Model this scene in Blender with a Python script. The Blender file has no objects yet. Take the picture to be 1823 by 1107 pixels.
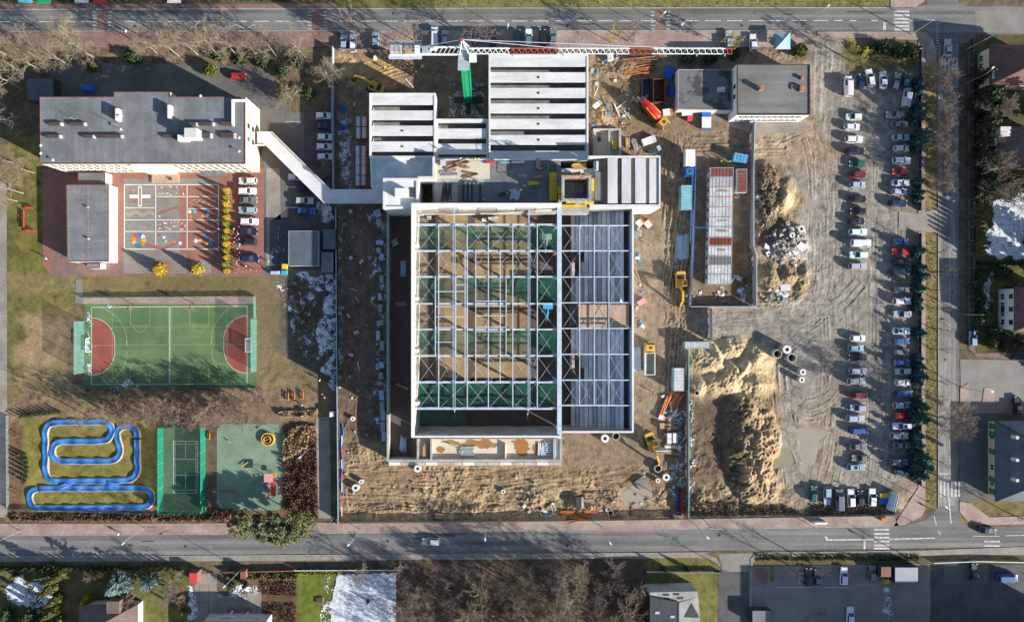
import bpy, math, random
import numpy as np
from mathutils import Vector, Matrix
R = math.radians
rnd = random.Random(7)
# ------------------------------------------------------------------ camera, sky, sun, exposure
S, H = 0.144, 180.0              # metres per photo pixel on the ground, flying height
CX, CY, NX, NY = 911.5, 553.5, 866.0, 550.0   # image centre, point straight below the camera
SC = bpy.context.scene
COL = SC.collection
def W(px, py, z=0.0):            # the place in the world seen at a photo pixel, for a thing at height z
    k = (H - z) / H
    return Vector(((NX - CX + (px - NX) * k) * S, (CY - NY + (NY - py) * k) * S, z))
cam = bpy.data.cameras.new('camera')
co = bpy.data.objects.new('camera', cam); COL.objects.link(co)
co.location = ((NX - CX) * S, (CY - NY) * S, H)
cam.sensor_fit = 'HORIZONTAL'; cam.sensor_width = 36
cam.lens = 36 * H / (1823 * S)
cam.shift_x = (CX - NX) / 1823; cam.shift_y = -(CY - NY) / 1823
cam.clip_start = 1; cam.clip_end = 3000
SC.camera = co
AZ, EL = R(28.0), R(20.5)        # light comes from the lower right of the picture
sdir = Vector((-math.cos(AZ) * math.cos(EL), math.sin(AZ) * math.cos(EL), -math.sin(EL)))
w = bpy.data.worlds.new('World'); SC.world = w; w.use_nodes = True
nt = w.node_tree; bg = nt.nodes['Background']
sky = nt.nodes.new('ShaderNodeTexSky'); sky.sky_type = 'NISHITA'; sky.sun_disc = False
sky.sun_elevation = EL; sky.sun_rotation = R(90) + AZ
sky.air_density = 1.0; sky.dust_density = 0.6; sky.ozone_density = 1.5
nt.links.new(sky.outputs[0], bg.inputs[0]); bg.inputs[1].default_value = 0.088
sl = bpy.data.lights.new('sun', 'SUN'); sl.energy = 5.0; sl.angle = R(0.5); sl.color = (1.0, 0.945, 0.86)
so = bpy.data.objects.new('sun', sl); COL.objects.link(so); so.rotation_euler = sdir.to_track_quat('-Z', 'Y').to_euler()
so.location = (60, -60, 120)
SC.view_settings.view_transform = 'Standard'; SC.view_settings.look = 'None'
SC.view_settings.gamma = 1; SC.view_settings.use_curve_mapping = False
SC.view_settings.exposure = 1.0
SC.cycles.max_bounces = 5; SC.cycles.diffuse_bounces = 3; SC.cycles.transparent_max_bounces = 12

# ------------------------------------------------------------------ helpers
def put(o, parent=None):
    COL.objects.link(o)
    if parent is not None: o.parent = parent
    return o
def tag(o, label=None, cat=None, group=None, kind=None):
    if label: o['label'] = label
    if cat: o['category'] = cat
    if group: o['group'] = group
    if kind: o['kind'] = kind
    return o
def empty(name, loc=(0, 0, 0), label=None, cat=None, group=None, rz=0.0, kind=None):
    o = bpy.data.objects.new(name, None); COL.objects.link(o)
    o.location = loc; o.rotation_euler = (0, 0, rz); o.empty_display_size = .2
    return tag(o, label, cat, group, kind)
class MB:
    def __init__(s): s.v = []; s.f = []; s.mi = []; s.cur = 0
    def add(s, vs, fs):
        b = len(s.v); s.v += [tuple(p) for p in vs]
        for f in fs: s.f.append(tuple(i + b for i in f)); s.mi.append(s.cur)
        return s
    def prism(s, pts, z0, z1, top=1.0):
        n = len(pts)
        a = sum(pts[i][0] * pts[(i + 1) % n][1] - pts[(i + 1) % n][0] * pts[i][1] for i in range(n))
        if a < 0: pts = pts[::-1]
        cx = sum(p[0] for p in pts) / n; cy = sum(p[1] for p in pts) / n
        vs = [(p[0], p[1], z0) for p in pts] + [(cx + (p[0] - cx) * top, cy + (p[1] - cy) * top, z1) for p in pts]
        fs = [tuple(range(n))[::-1], tuple(range(n, 2 * n))] + [(i, (i + 1) % n, n + (i + 1) % n, n + i) for i in range(n)]
        return s.add(vs, fs)
    def box(s, x0, y0, x1, y1, z0, z1):
        if x0 > x1: x0, x1 = x1, x0
        if y0 > y1: y0, y1 = y1, y0
        return s.prism([(x0, y0), (x1, y0), (x1, y1), (x0, y1)], z0, z1)
    def cbox(s, cx, cy, cz, sx, sy, sz, rz=0.0):
        c, q = math.cos(rz), math.sin(rz)
        pts = [(cx + c * x - q * y, cy + q * x + c * y) for x, y in ((-sx / 2, -sy / 2), (sx / 2, -sy / 2), (sx / 2, sy / 2), (-sx / 2, sy / 2))]
        return s.prism(pts, cz - sz / 2, cz + sz / 2)
    def bar(s, p, q, wd, ht=None):
        p = Vector(p); q = Vector(q); d = q - p
        if d.length < 1e-6: return s
        d.normalize(); ht = wd if ht is None else ht
        u = Vector((0, 0, 1)).cross(d)
        if u.length < 1e-3: u = Vector((1, 0, 0))
        u.normalize(); v = d.cross(u)
        a = u * wd / 2; b = v * ht / 2
        vs = [p - a - b, p + a - b, p + a + b, p - a + b, q - a - b, q + a - b, q + a + b, q - a + b]
        return s.add(vs, [(0, 1, 2, 3)[::-1], (4, 5, 6, 7), (0, 1, 5, 4), (1, 2, 6, 5), (2, 3, 7, 6), (3, 0, 4, 7)])
    def tube(s, pts, rad, n=6, cap=True):
        pts = [Vector(p) for p in pts]; m = len(pts); vs = []; u = None
        for i, p in enumerate(pts):
            d = (pts[min(i + 1, m - 1)] - pts[max(i - 1, 0)]).normalized()
            if u is None:
                u = d.cross(Vector((0, 0, 1)) if abs(d.z) < .9 else Vector((1, 0, 0)))
            else: u = u - d * u.dot(d)
            u.normalize(); v = d.cross(u)
            r = rad[i] if hasattr(rad, '__len__') else rad
            for k in range(n):
                t = 2 * math.pi * k / n
                vs.append(p + (u * math.cos(t) + v * math.sin(t)) * r)
        fs = [(i * n + k, i * n + (k + 1) % n, (i + 1) * n + (k + 1) % n, (i + 1) * n + k) for i in range(m - 1) for k in range(n)]
        if cap: fs += [tuple(range(n))[::-1], tuple(range((m - 1) * n, m * n))]
        return s.add(vs, fs)
    def cyl(s, x, y, r, z0, z1, n=14, r1=None):
        r1 = r if r1 is None else r1
        vs = [(x + r * math.cos(2 * math.pi * k / n), y + r * math.sin(2 * math.pi * k / n), z0) for k in range(n)]
        vs += [(x + r1 * math.cos(2 * math.pi * k / n), y + r1 * math.sin(2 * math.pi * k / n), z1) for k in range(n)]
        return s.add(vs, [tuple(range(n))[::-1], tuple(range(n, 2 * n))] + [(k, (k + 1) % n, n + (k + 1) % n, n + k) for k in range(n)])
    def ring(s, x, y, ro, ri, z0, z1, n=20):
        vs = []
        for r, z in ((ro, z0), (ro, z1), (ri, z1), (ri, z0)):
            vs += [(x + r * math.cos(2 * math.pi * k / n), y + r * math.sin(2 * math.pi * k / n), z) for k in range(n)]
        fs = [(a * n + k, a * n + (k + 1) % n, ((a + 1) % 4) * n + (k + 1) % n, ((a + 1) % 4) * n + k) for a in range(4) for k in range(n)]
        return s.add(vs, fs)
    def loft(s, rings, cap0=True, cap1=True):
        n = len(rings[0]); vs = [p for r in rings for p in r]
        fs = [(i * n + k, i * n + (k + 1) % n, (i + 1) * n + (k + 1) % n, (i + 1) * n + k) for i in range(len(rings) - 1) for k in range(n)]
        if cap0: fs.append(tuple(range(n))[::-1])
        if cap1: fs.append(tuple(range((len(rings) - 1) * n, len(rings) * n)))
        return s.add(vs, fs)
    def ball(s, c, r, n=10, m=6, sq=(1, 1, 1), jit=0.0, rg=None):
        rings = []
        for i in range(1, m):
            a = -math.pi / 2 + math.pi * i / m
            ring = []
            for k in range(n):
                t = 2 * math.pi * k / n; j = 1 + (rg.uniform(-jit, jit) if jit else 0)
                ring.append((c[0] + r * j * sq[0] * math.cos(a) * math.cos(t), c[1] + r * j * sq[1] * math.cos(a) * math.sin(t), c[2] + r * j * sq[2] * math.sin(a)))
            rings.append(ring)
        return s.loft(rings)
    def mesh(s, name, mats, smooth=False, off=None):
        me = bpy.data.meshes.new(name)
        v = s.v if off is None else [(a - off[0], b - off[1], c - off[2]) for a, b, c in s.v]
        me.from_pydata(v, [], s.f)
        if not isinstance(mats, (list, tuple)): mats = [mats]
        for m in mats: me.materials.append(m)
        if len(mats) > 1: me.polygons.foreach_set('material_index', s.mi)
        if smooth: me.polygons.foreach_set('use_smooth', [True] * len(s.f))
        me.update(); return me
    def build(s, name, mats, parent=None, label=None, cat=None, group=None, kind=None, smooth=False):
        off = None
        if parent is not None:
            p = parent; off = Vector((0, 0, 0))
            while p is not None: off = off + p.location; p = p.parent
        elif s.v:
            n = len(s.v); off = Vector((sum(p[0] for p in s.v) / n, sum(p[1] for p in s.v) / n, min(p[2] for p in s.v)))
        o = bpy.data.objects.new(name, s.mesh(name, mats, smooth, off))
        if parent is None: o.location = off
        put(o, parent); return tag(o, label, cat, group, kind)
def part(name, me, parent, loc=(0, 0, 0), rz=0.0, sc=None, color=None):
    o = bpy.data.objects.new(name, me); put(o, parent); o.location = loc
    if rz: o.rotation_euler = (0, 0, rz)
    if sc: o.scale = sc
    if color: o.color = (*color, 1)
    return o
def pxy(pts, z=0.0): return [tuple(W(x, y, z)[:2]) for x, y in pts]
def rect(x0, y0, x1, y1): return [(x0, y0), (x1, y0), (x1, y1), (x0, y1)]
def rrect(x0, y0, x1, y1, r, n=5):
    out = []
    for cx, cy, a in ((x1 - r, y0 + r, -90), (x1 - r, y1 - r, 0), (x0 + r, y1 - r, 90), (x0 + r, y0 + r, 180)):
        for k in range(n + 1):
            t = R(a + 90 * k / n); out.append((cx + r * math.cos(t), cy + r * math.sin(t)))
    return out
def ell(cx, cy, rx, ry, n=24): return [(cx + rx * math.cos(2 * math.pi * k / n), cy + ry * math.sin(2 * math.pi * k / n)) for k in range(n)]

# ------------------------------------------------------------------ materials
MATS = {}
def node(nt, t, **kw):
    n = nt.nodes.new(t)
    for k, v in kw.items(): setattr(n, k, v)
    return n
def mat(key, c1, c2=None, scale=.5, rough=.85, bump=0.0, bscale=3.0, metal=0.0, alpha=1.0, fine=.12, coord='Position', stretch=None, spec=.3, objcol=False, lo=.38, hi=.62, coat=0.0, streak=None):
    """two colours mixed by a soft noise, a finer grain over it and optional fine relief"""
    if key in MATS: return MATS[key]
    m = bpy.data.materials.new(key); m.use_nodes = True; t = m.node_tree; L = t.links.new
    b = t.nodes['Principled BSDF']
    b.inputs['Roughness'].default_value = rough; b.inputs['Metallic'].default_value = metal
    b.inputs['Specular IOR Level'].default_value = spec; b.inputs['Coat Weight'].default_value = coat
    if coord == 'Position': src = node(t, 'ShaderNodeNewGeometry').outputs['Position']
    else: src = node(t, 'ShaderNodeTexCoord').outputs['Object']
    if stretch:
        mp = node(t, 'ShaderNodeMapping'); mp.inputs['Scale'].default_value = stretch; L(src, mp.inputs[0]); src = mp.outputs[0]
    if objcol:
        oi = node(t, 'ShaderNodeObjectInfo'); base = oi.outputs['Color']
    else:
        c2 = c2 or tuple(x * .8 for x in c1)
        n1 = node(t, 'ShaderNodeTexNoise'); n1.inputs['Scale'].default_value = scale; n1.inputs['Detail'].default_value = 5; n1.inputs['Roughness'].default_value = .6
        L(src, n1.inputs['Vector'])
        mr = node(t, 'ShaderNodeMapRange'); mr.inputs[1].default_value = lo; mr.inputs[2].default_value = hi
        L(n1.outputs['Fac'], mr.inputs[0])
        mx = node(t, 'ShaderNodeMix', data_type='RGBA'); mx.inputs[6].default_value = (*c1, 1); mx.inputs[7].default_value = (*c2, 1)
        L(mr.outputs[0], mx.inputs[0]); base = mx.outputs[2]
    if fine:
        n2 = node(t, 'ShaderNodeTexNoise'); n2.inputs['Scale'].default_value = max(scale * 7, 2.5); n2.inputs['Detail'].default_value = 3
        L(src, n2.inputs['Vector'])
        m2 = node(t, 'ShaderNodeMapRange'); m2.inputs[1].default_value = .3; m2.inputs[2].default_value = .7; m2.inputs[3].default_value = 1 - fine; m2.inputs[4].default_value = 1 + fine
        L(n2.outputs['Fac'], m2.inputs[0])
        hs = node(t, 'ShaderNodeVectorMath', operation='SCALE'); L(base, hs.inputs[0]); L(m2.outputs[0], hs.inputs['Scale']); base = hs.outputs[0]
    if streak:
        mp2 = node(t, 'ShaderNodeMapping'); mp2.inputs['Scale'].default_value = (streak[0], streak[1], 1); L(node(t, 'ShaderNodeNewGeometry').outputs['Position'], mp2.inputs[0])
        n4 = node(t, 'ShaderNodeTexNoise'); n4.inputs['Scale'].default_value = 1; n4.inputs['Detail'].default_value = 3; L(mp2.outputs[0], n4.inputs['Vector'])
        m4 = node(t, 'ShaderNodeMapRange'); m4.inputs[1].default_value = .3; m4.inputs[2].default_value = .7; m4.inputs[3].default_value = 1 - streak[2]; m4.inputs[4].default_value = 1 + streak[2]; L(n4.outputs['Fac'], m4.inputs[0])
        h4_ = node(t, 'ShaderNodeVectorMath', operation='SCALE'); L(base, h4_.inputs[0]); L(m4.outputs[0], h4_.inputs['Scale']); base = h4_.outputs[0]
    L(base, b.inputs['Base Color'])
    if bump:
        n3 = node(t, 'ShaderNodeTexNoise'); n3.inputs['Scale'].default_value = bscale; n3.inputs['Detail'].default_value = 4
        L(src, n3.inputs['Vector'])
        bp = node(t, 'ShaderNodeBump'); bp.inputs['Strength'].default_value = bump; bp.inputs['Distance'].default_value = .1
        L(n3.outputs['Fac'], bp.inputs['Height']); L(bp.outputs[0], b.inputs['Normal'])
    if alpha < 1:
        b.inputs['Alpha'].default_value = alpha
    MATS[key] = m; return m
def K(k): return MATS[k]
mat('asphalt', (.185, .178, .17), (.135, .13, .126), .12, fine=.14, stretch=(.5, 1, 1), streak=(.012, .75, .34))
mat('asphalt_v', (.25, .235, .215), (.165, .155, .145), .2, fine=.14, stretch=(1, .4, 1), streak=(.8, .015, .34))
mat('asphalt_yard', (.15, .145, .13), (.10, .10, .095), .12, fine=.15)
mat('asphalt_grey', (.24, .22, .195), (.19, .175, .155), .2, fine=.12)
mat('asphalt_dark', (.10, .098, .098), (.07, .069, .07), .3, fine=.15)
mat('paving_red', (.25, .15, .125), (.175, .11, .095), .35, fine=.18)
mat('paving_brick', (.31, .135, .10), (.235, .115, .09), .22, fine=.12)
mat('paving_pink', (.36, .28, .24), (.27, .185, .16), .18, fine=.18)
mat('paving_grey', (.30, .265, .225), (.22, .195, .17), .25, fine=.15)
mat('paving_tan', (.42, .30, .215), (.35, .24, .17), .3)
mat('kerb', (.38, .36, .33), (.28, .26, .24), .8)
mat('paint', (.62, .62, .60), (.34, .34, .33), 1.6, fine=.2)
mat('paint_worn', (.48, .48, .46), (.30, .30, .29), 1.0, fine=.15)
mat('concrete', (.40, .39, .365), (.29, .28, .265), .3, fine=.1, bump=.15)
mat('concrete_pale', (.68, .665, .645), (.58, .565, .545), .18, fine=.05)
mat('concrete_slab', (.66, .65, .64), (.53, .525, .515), .45, fine=.09, stretch=(.25, 1, 1))
mat('concrete_slab_v', (.58, .575, .57), (.47, .47, .47), .25, fine=.07, stretch=(1, .25, 1))
mat('concrete_dark', (.22, .21, .20), (.15, .145, .14), .3, fine=.15)
mat('concrete_floor', (.60, .53, .44), (.50, .42, .33), .2, fine=.08)
mat('precast_dark', (.44, .46, .48), (.34, .36, .38), .4)
mat('precast_pale', (.80, .81, .81), (.68, .69, .70), .4)
mat('precast', (.68, .70, .72), (.52, .545, .57), .4, fine=.12)
mat('blind', (.50, .49, .46), (.40, .40, .39), .6, rough=.3, fine=.1)
mat('wall_blue', (.62, .70, .78), (.52, .60, .68), .3)
mat('render_white', (.78, .75, .70), (.70, .67, .62), .3, fine=.04)
mat('render_cream', (.72, .58, .42), (.66, .52, .37), .3, fine=.04)
mat('render_pale', (.62, .60, .55), (.54, .52, .48), .3, fine=.04)
mat('trim_red', (.24, .10, .085), (.18, .08, .07), .5)
mat('felt', (.18, .188, .198), (.132, .139, .147), .22, fine=.12, streak=(1.0, .05, .12))
mat('felt_grey', (.195, .198, .205), (.15, .153, .16), .35, fine=.10, streak=(.05, 1.0, .12))
mat('felt_brown', (.185, .182, .178), (.145, .135, .125), .12, fine=.12, streak=(.04, 1.1, .15))
mat('felt_patched', (.145, .145, .14), (.055, .058, .062), .18, fine=.12, lo=.47, hi=.53)
mat('brick', (.085, .06, .052), (.06, .045, .04), 1.0)
mat('chimney_brick', (.38, .20, .14), (.28, .15, .10), 1.0)
mat('glass', (.02, .03, .04), (.03, .045, .06), .5, rough=.12, spec=.5, fine=0)
mat('glass_sky', (.05, .10, .14), (.07, .13, .18), .5, rough=.1, spec=.6, fine=0)
mat('steel_white', (.52, .59, .66), (.40, .47, .54), .8, rough=.5, fine=.06)
mat('steel_blue', (.42, .52, .62), (.34, .44, .54), .8, rough=.5)
mat('galvanised', (.45, .47, .49), (.35, .37, .39), .6, rough=.45, metal=.3)
mat('dark_metal', (.05, .055, .06), (.035, .04, .045), 1.0, rough=.6)
mat('rust', (.32, .13, .055), (.22, .085, .04), 1.0)
mat('rust_dark', (.13, .05, .03), (.08, .035, .025), 1.0)
mat('yellow_machine', (.62, .36, .05), (.52, .29, .04), .8, rough=.5)
mat('yellow_form', (.68, .47, .04), (.55, .36, .03), 1.0)
mat('orange_pipe', (.55, .19, .06), (.45, .15, .05), 1.0, rough=.5)
mat('wood', (.42, .29, .17), (.32, .21, .12), 1.5, stretch=(1, .2, 1))
mat('wood_old', (.27, .20, .14), (.20, .15, .10), 1.5)
mat('crane_green', (.015, .33, .15), (.012, .26, .12), .8, rough=.5)
mat('crane_white', (.78, .79, .79), (.66, .68, .68), .8, rough=.5)
mat('crane_red', (.40, .09, .07), (.30, .075, .06), .8, rough=.5)
mat('crane_grey', (.36, .42, .46), (.27, .32, .36), .8, rough=.5)
mat('container_white', (.55, .555, .555), (.38, .385, .385), .6, rough=.6)
mat('container_grey', (.40, .41, .42), (.30, .31, .31), .35, rough=.6)
mat('container_brown', (.21, .075, .07), (.16, .055, .05), .5, rough=.6)
mat('container_rust', (.20, .05, .02), (.14, .035, .015), .5, rough=.6)
mat('container_teal', (.20, .44, .48), (.16, .36, .41), .5, rough=.6)
mat('container_blue', (.06, .36, .62), (.05, .28, .52), .6, rough=.6)
mat('blue', (.03, .16, .50), (.025, .12, .40), .8, rough=.5)
mat('blue_tarp', (.02, .11, .45), (.015, .07, .32), 1.2, rough=.55, bump=.5, bscale=2)
mat('track_blue', (.02, .115, .37), (.045, .20, .52), .5, rough=.5, fine=.2, streak=(.35, .35, .2))
mat('red', (.55, .025, .03), (.45, .02, .025), .8, rough=.45)
mat('white_paint', (.78, .78, .77), (.68, .68, .67), .8, rough=.5)
mat('skin', (.55, .36, .27), (.5, .32, .24), 2)
mat('hair', (.05, .03, .02), (.10, .06, .03), 2)
mat('trousers', (.035, .04, .06), (.06, .06, .07), 2)
mat('jacket', (.5, .5, .5), objcol=True, fine=0)
mat('rubber', (.02, .02, .022), (.03, .03, .03), 2)
mat('car_paint', (.5, .5, .5), objcol=True, fine=0, rough=.32, spec=.5, coat=.6)
mat('lamp_red', (.35, .02, .02), (.3, .015, .015), 2, rough=.3)
mat('lamp_white', (.7, .7, .7), (.6, .6, .6), 2, rough=.2)
mat('turf', (.125, .195, .085), (.085, .145, .06), .12, fine=.14, streak=(.03, .5, .12))
mat('turf_red', (.30, .085, .06), (.235, .07, .05), .25, fine=.10)
mat('turf_line', (.52, .55, .44), (.42, .45, .36), .8)
mat('turf_line_thin', (.28, .35, .18), (.22, .30, .14), .8)
mat('court_green', (.095, .15, .085), (.065, .12, .065), .2, fine=.12)
mat('rubber_green', (.21, .28, .195), (.15, .22, .15), .2, fine=.1)
mat('net_emerald', (.008, .30, .19), (.008, .23, .15), .5, alpha=.45)
mat('net_teal', (.20, .44, .37), (.15, .36, .31), .5, alpha=.26)
mat('net_safety', (.010, .115, .078), (.012, .09, .062), .3, alpha=.52)
mat('fence_mesh', (.20, .24, .26), (.15, .18, .2), .5, alpha=.5)
mat('bark', (.33, .285, .225), (.22, .19, .14), 1.2)
mat('bark_dark', (.16, .125, .095), (.11, .085, .065), 1.2)
mat('twig_tan', (.27, .22, .15), (.18, .145, .10), .5, fine=.1)
mat('twig_brown', (.25, .20, .16), (.155, .12, .095), .4, fine=.12)
mat('twig_pink', (.27, .18, .145), (.19, .13, .105), .4, fine=.12)
mat('twig_gold', (.42, .36, .06), (.27, .235, .06), .5, fine=.12)
mat('needle_dark', (.022, .066, .060), (.050, .105, .088), .5)
mat('needle_green', (.038, .060, .026), (.062, .082, .032), .5)
mat('needle_pine', (.205, .215, .095), (.14, .16, .065), .35)
mat('needle_blue', (.13, .19, .18), (.095, .15, .145), .5)
mat('thuja', (.135, .135, .035), (.095, .10, .028), .5)
mat('leaf_lime', (.26, .27, .02), (.20, .21, .02), .8)
mat('leaf_yellow', (.50, .35, .02), (.36, .26, .025), .8)
mat('leaf_rust', (.135, .075, .048), (.095, .055, .036), .8)
mat('reed', (.47, .33, .19), (.36, .245, .13), .8)
mat('snow', (.70, .72, .76), (.42, .44, .47), 1.1, fine=.16, bump=.3, bscale=4)
mat('stone', (.42, .37, .31), (.30, .26, .21), 1.2, bump=.3)
mat('puddle', (.34, .30, .235), (.31, .275, .215), .15, rough=.22, fine=.02, spec=.35)
mat('puddle_green', (.28, .26, .165), (.25, .23, .145), .15, rough=.22, fine=.02, spec=.35)
mat('stain_rust', (.33, .125, .04), (.26, .17, .06), .25)
mat('cement', (.46, .44, .40), (.34, .32, .29), .5)
mat('roof_tile_red', (.17, .085, .075), (.135, .07, .062), .5)
mat('roof_tile_brown', (.17, .125, .105), (.14, .10, .085), .5)
mat('roof_metal', (.10, .125, .145), (.085, .108, .125), .3, rough=.5)
mat('roof_metal_light', (.30, .32, .33), (.26, .28, .29), .3, rough=.5)
for nm, c in (('p_yellow', (.70, .42, .08)), ('p_orange', (.62, .22, .06)), ('p_blue', (.04, .18, .48)), ('p_red', (.55, .06, .06)), ('p_green', (.05, .22, .08)), ('p_white', (.72, .71, .68)), ('p_pink', (.60, .30, .28)), ('p_cyan', (.10, .42, .55)), ('hivis', (.45, .75, .05))):
    mat(nm, c, tuple(x * .85 for x in c), 1.5)
# ------------------------------------------------------------------ the ground: one sheet, relief and soil colours from numpy
RX0, RY0, RW, RH = -60, -60, 1950, 1230
rng = np.random.default_rng(5)
def fnoise(lo, hi, beta=1.0, sx=1.0, sy=1.0):
    """band-limited noise on the raster, wavelengths lo..hi photo pixels, unit spread"""
    fy = np.fft.fftfreq(RH)[:, None]; fx = np.fft.rfftfreq(RW)[None, :]
    f = np.sqrt((fx * sx) ** 2 + (fy * sy) ** 2); f[0, 0] = 1
    a = np.where((f > 1 / hi) & (f < 1 / lo), f ** -beta, 0)
    sp = a * np.exp(2j * np.pi * rng.random(a.shape))
    n = np.fft.irfft2(sp, s=(RH, RW)); return (n / n.std()).astype(np.float32)
NB, NM, NF, NG = fnoise(40, 500, 1.3), fnoise(12, 60, 1.2), fnoise(5, 22, 1.0), fnoise(3, 9, .8)
NS = fnoise(2.2, 6, .4)
def inpoly(pts, X, Y):
    r = np.zeros(X.shape, bool); n = len(pts)
    for i in range(n):
        (x0, y0), (x1, y1) = pts[i], pts[(i + 1) % n]
        if y0 == y1: continue
        c = (Y >= min(y0, y1)) & (Y < max(y0, y1)) & (X < (x1 - x0) * (Y - y0) / (y1 - y0) + x0)
        r ^= c
    return r
YY, XX = np.mgrid[RY0:RY0 + RH, RX0:RX0 + RW].astype(np.float32)
def blur(a, r):
    r = int(r)
    if r < 1: return a
    for ax in (0, 1):
        for _ in range(2):
            p = np.pad(a, [(r + 1, r) if i == ax else (0, 0) for i in (0, 1)], mode='edge'); c = np.cumsum(p, ax)
            n = a.shape[ax]; i1 = [slice(None)] * 2; i0 = [slice(None)] * 2
            i1[ax] = slice(2 * r + 1, 2 * r + 1 + n); i0[ax] = slice(0, n)
            a = (c[tuple(i1)] - c[tuple(i0)]) / (2 * r + 1)
    return a
def zmask(pts, feather=3, wob=3, pad=20):
    """soft mask of a polygon on its own window of the raster; returns (slice, mask)"""
    xs = [p[0] for p in pts]; ys = [p[1] for p in pts]; g = int(feather * 2 + wob * 3 + pad)
    x0 = max(int(min(xs)) - g - RX0, 0); x1 = min(int(max(xs)) + g - RX0, RW); y0 = max(int(min(ys)) - g - RY0, 0); y1 = min(int(max(ys)) + g - RY0, RH)
    sl = (slice(y0, y1), slice(x0, x1))
    m = inpoly(pts, XX[sl] + wob * NM[sl], YY[sl] + wob * np.roll(NM, 300, 1)[sl]).astype(np.float32)
    return sl, blur(m, feather)
GC = np.zeros((RH, RW, 3), np.float32); GC[:] = (.15, .12, .08)
GH = np.zeros((RH, RW), np.float32)
ROUGH = np.full((RH, RW), .25, np.float32)          # how rough the relief is
def zone(pts, col, feather=3, wob=3, amt=1.0, speck=0.0, rough=None):
    sl, m = zmask(pts, feather, wob); m = m * amt
    if speck: m = m * np.clip(.5 + speck * (NF[sl] * .7 + NM[sl] * .6), 0, 1)
    GC[sl] = GC[sl] * (1 - m[..., None]) + np.array(col, np.float32) * m[..., None]
    if rough is not None: ROUGH[sl] = ROUGH[sl] * (1 - m) + rough * m
GRASS, DRY, MUD, SAND, LITTER = (.155, .145, .045), (.205, .17, .08), (.10, .075, .055), (.40, .285, .165), (.155, .115, .075)
DIRT, PARK, WET = (.25, .19, .135), (.285, .262, .235), (.20, .155, .11)
# west: wood strip, lawns, play areas
zone(rect(-60, 56, 612, 172), LITTER, 4, 4); zone(rect(0, 60, 610, 110), (.23, .175, .115), 6, 5, .7, 1.0)
zone(rect(12, 240, 84, 745), GRASS, 2, 3); zone(rect(12, 240, 70, 345), (.22, .17, .09), 8, 6, .8, .8)
zone(rect(12, 488, 500, 530), DRY, 2, 2); zone(rect(150, 492, 500, 524), (.16, .125, .065), 6, 6, .8, 1.0)
zone(rect(15, 525, 134, 580), (.165, .155, .055), 4, 5); zone([(35, 565), (130, 558), (132, 640), (95, 660), (60, 740), (35, 730)], (.33, .245, .15), 7, 7)
zone(rect(15, 640, 132, 740), (.27, .21, .115), 8, 8, .7)
zone(rect(455, 488, 600, 780), (.205, .165, .095), 4, 3, rough=.35); zone([(458, 500), (492, 500), (496, 690), (455, 690)], (.17, .12, .07), 6, 6, .8, .8)
zone([(498, 490), (600, 490), (600, 690), (498, 630)], (.12, .105, .085), 3, 3); zone(ell(538, 540, 26, 45), (.105, .08, .05), 8, 8, .9)  # first zone paints the hall's cast shadow into the soil colour
zone(rect(15, 690, 600, 752), (.23, .165, .11), 4, 5, .9, rough=.5); zone(rect(140, 700, 300, 748), (.26, .21, .075), 8, 8, .6, 1.5)
zone([(42, 745), (276, 745), (278, 915), (40, 912)], (.215, .195, .058), 3, 3); zone(rect(16, 745, 40, 905), (.17, .10, .065), 3, 3)
zone(rect(12, 908, 560, 932), (.22, .125, .07), 3, 3, .9, .8, rough=.6); zone(rect(370, 752, 390, 910), (.14, .095, .07), 2, 2); zone(rect(502, 752, 566, 925), (.155, .085, .055), 2, 2, rough=.9)
# the construction site and the earth car park
site = [(604, 92), (1200, 96), (1210, 120), (1300, 110), (1445, 60), (1500, 62), (1632, 100), (1634, 870), (1600, 916), (1215, 920), (604, 925)]
zone(site, DIRT, 2, 2, rough=1.0)
zone(rect(604, 95, 872, 175), (.245, .18, .11), 6, 8, rough=.9); zone(rect(608, 108, 716, 152), (.43, .30, .165), 4, 6)
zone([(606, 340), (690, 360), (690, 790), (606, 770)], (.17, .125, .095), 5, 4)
zone([(606, 770), (690, 800), (1000, 825), (1130, 780), (1210, 830), (1215, 918), (606, 922)], (.295, .215, .135), 5, 6, rough=1.1)
zone([(700, 860), (1000, 850), (1130, 870), (1190, 905), (700, 905)], (.37, .28, .175), 10, 14, .8, .9)
zone([(640, 800), (760, 840), (1010, 830), (1010, 850), (640, 880)], (.285, .20, .125), 8, 10, .8, .6)
zone([(1048, 95), (1200, 95), (1215, 250), (1048, 250)], (.26, .195, .13), 5, 5); zone([(1052, 180), (1110, 170), (1110, 235), (1052, 235)], (.36, .27, .17), 8, 8, .8, .8)
zone([(1128, 370), (1215, 250), (1226, 600), (1215, 840), (1000, 835), (1003, 780), (1130, 770)], (.255, .195, .14), 5, 4)
zone([(1228, 560), (1640, 480), (1634, 870), (1400, 900), (1380, 700)], PARK, 10, 6, rough=.45)
zone([(1440, 62), (1634, 100), (1636, 500), (1450, 560), (1345, 545), (1340, 225), (1440, 215)], PARK, 6, 6, rough=.45)
zone([(1340, 225), (1450, 215), (1500, 260), (1470, 310), (1340, 290)], (.36, .27, .18), 12, 8, .8)
zone([(1410, 740), (1490, 700), (1500, 830), (1420, 870)], (.31, .26, .195), 10, 10, .8)
zone([(1470, 620), (1510, 600), (1500, 720), (1440, 730)], (.20, .165, .13), 14, 10, .7, .8)
zone([(1225, 610), (1300, 598), (1375, 615), (1392, 690), (1340, 715), (1226, 715)], (.54, .415, .26), 6, 6, rough=.5)
zone([(1226, 715), (1385, 700), (1390, 860), (1340, 900), (1226, 905)], (.155, .115, .08), 5, 5, rough=1.0)
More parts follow.
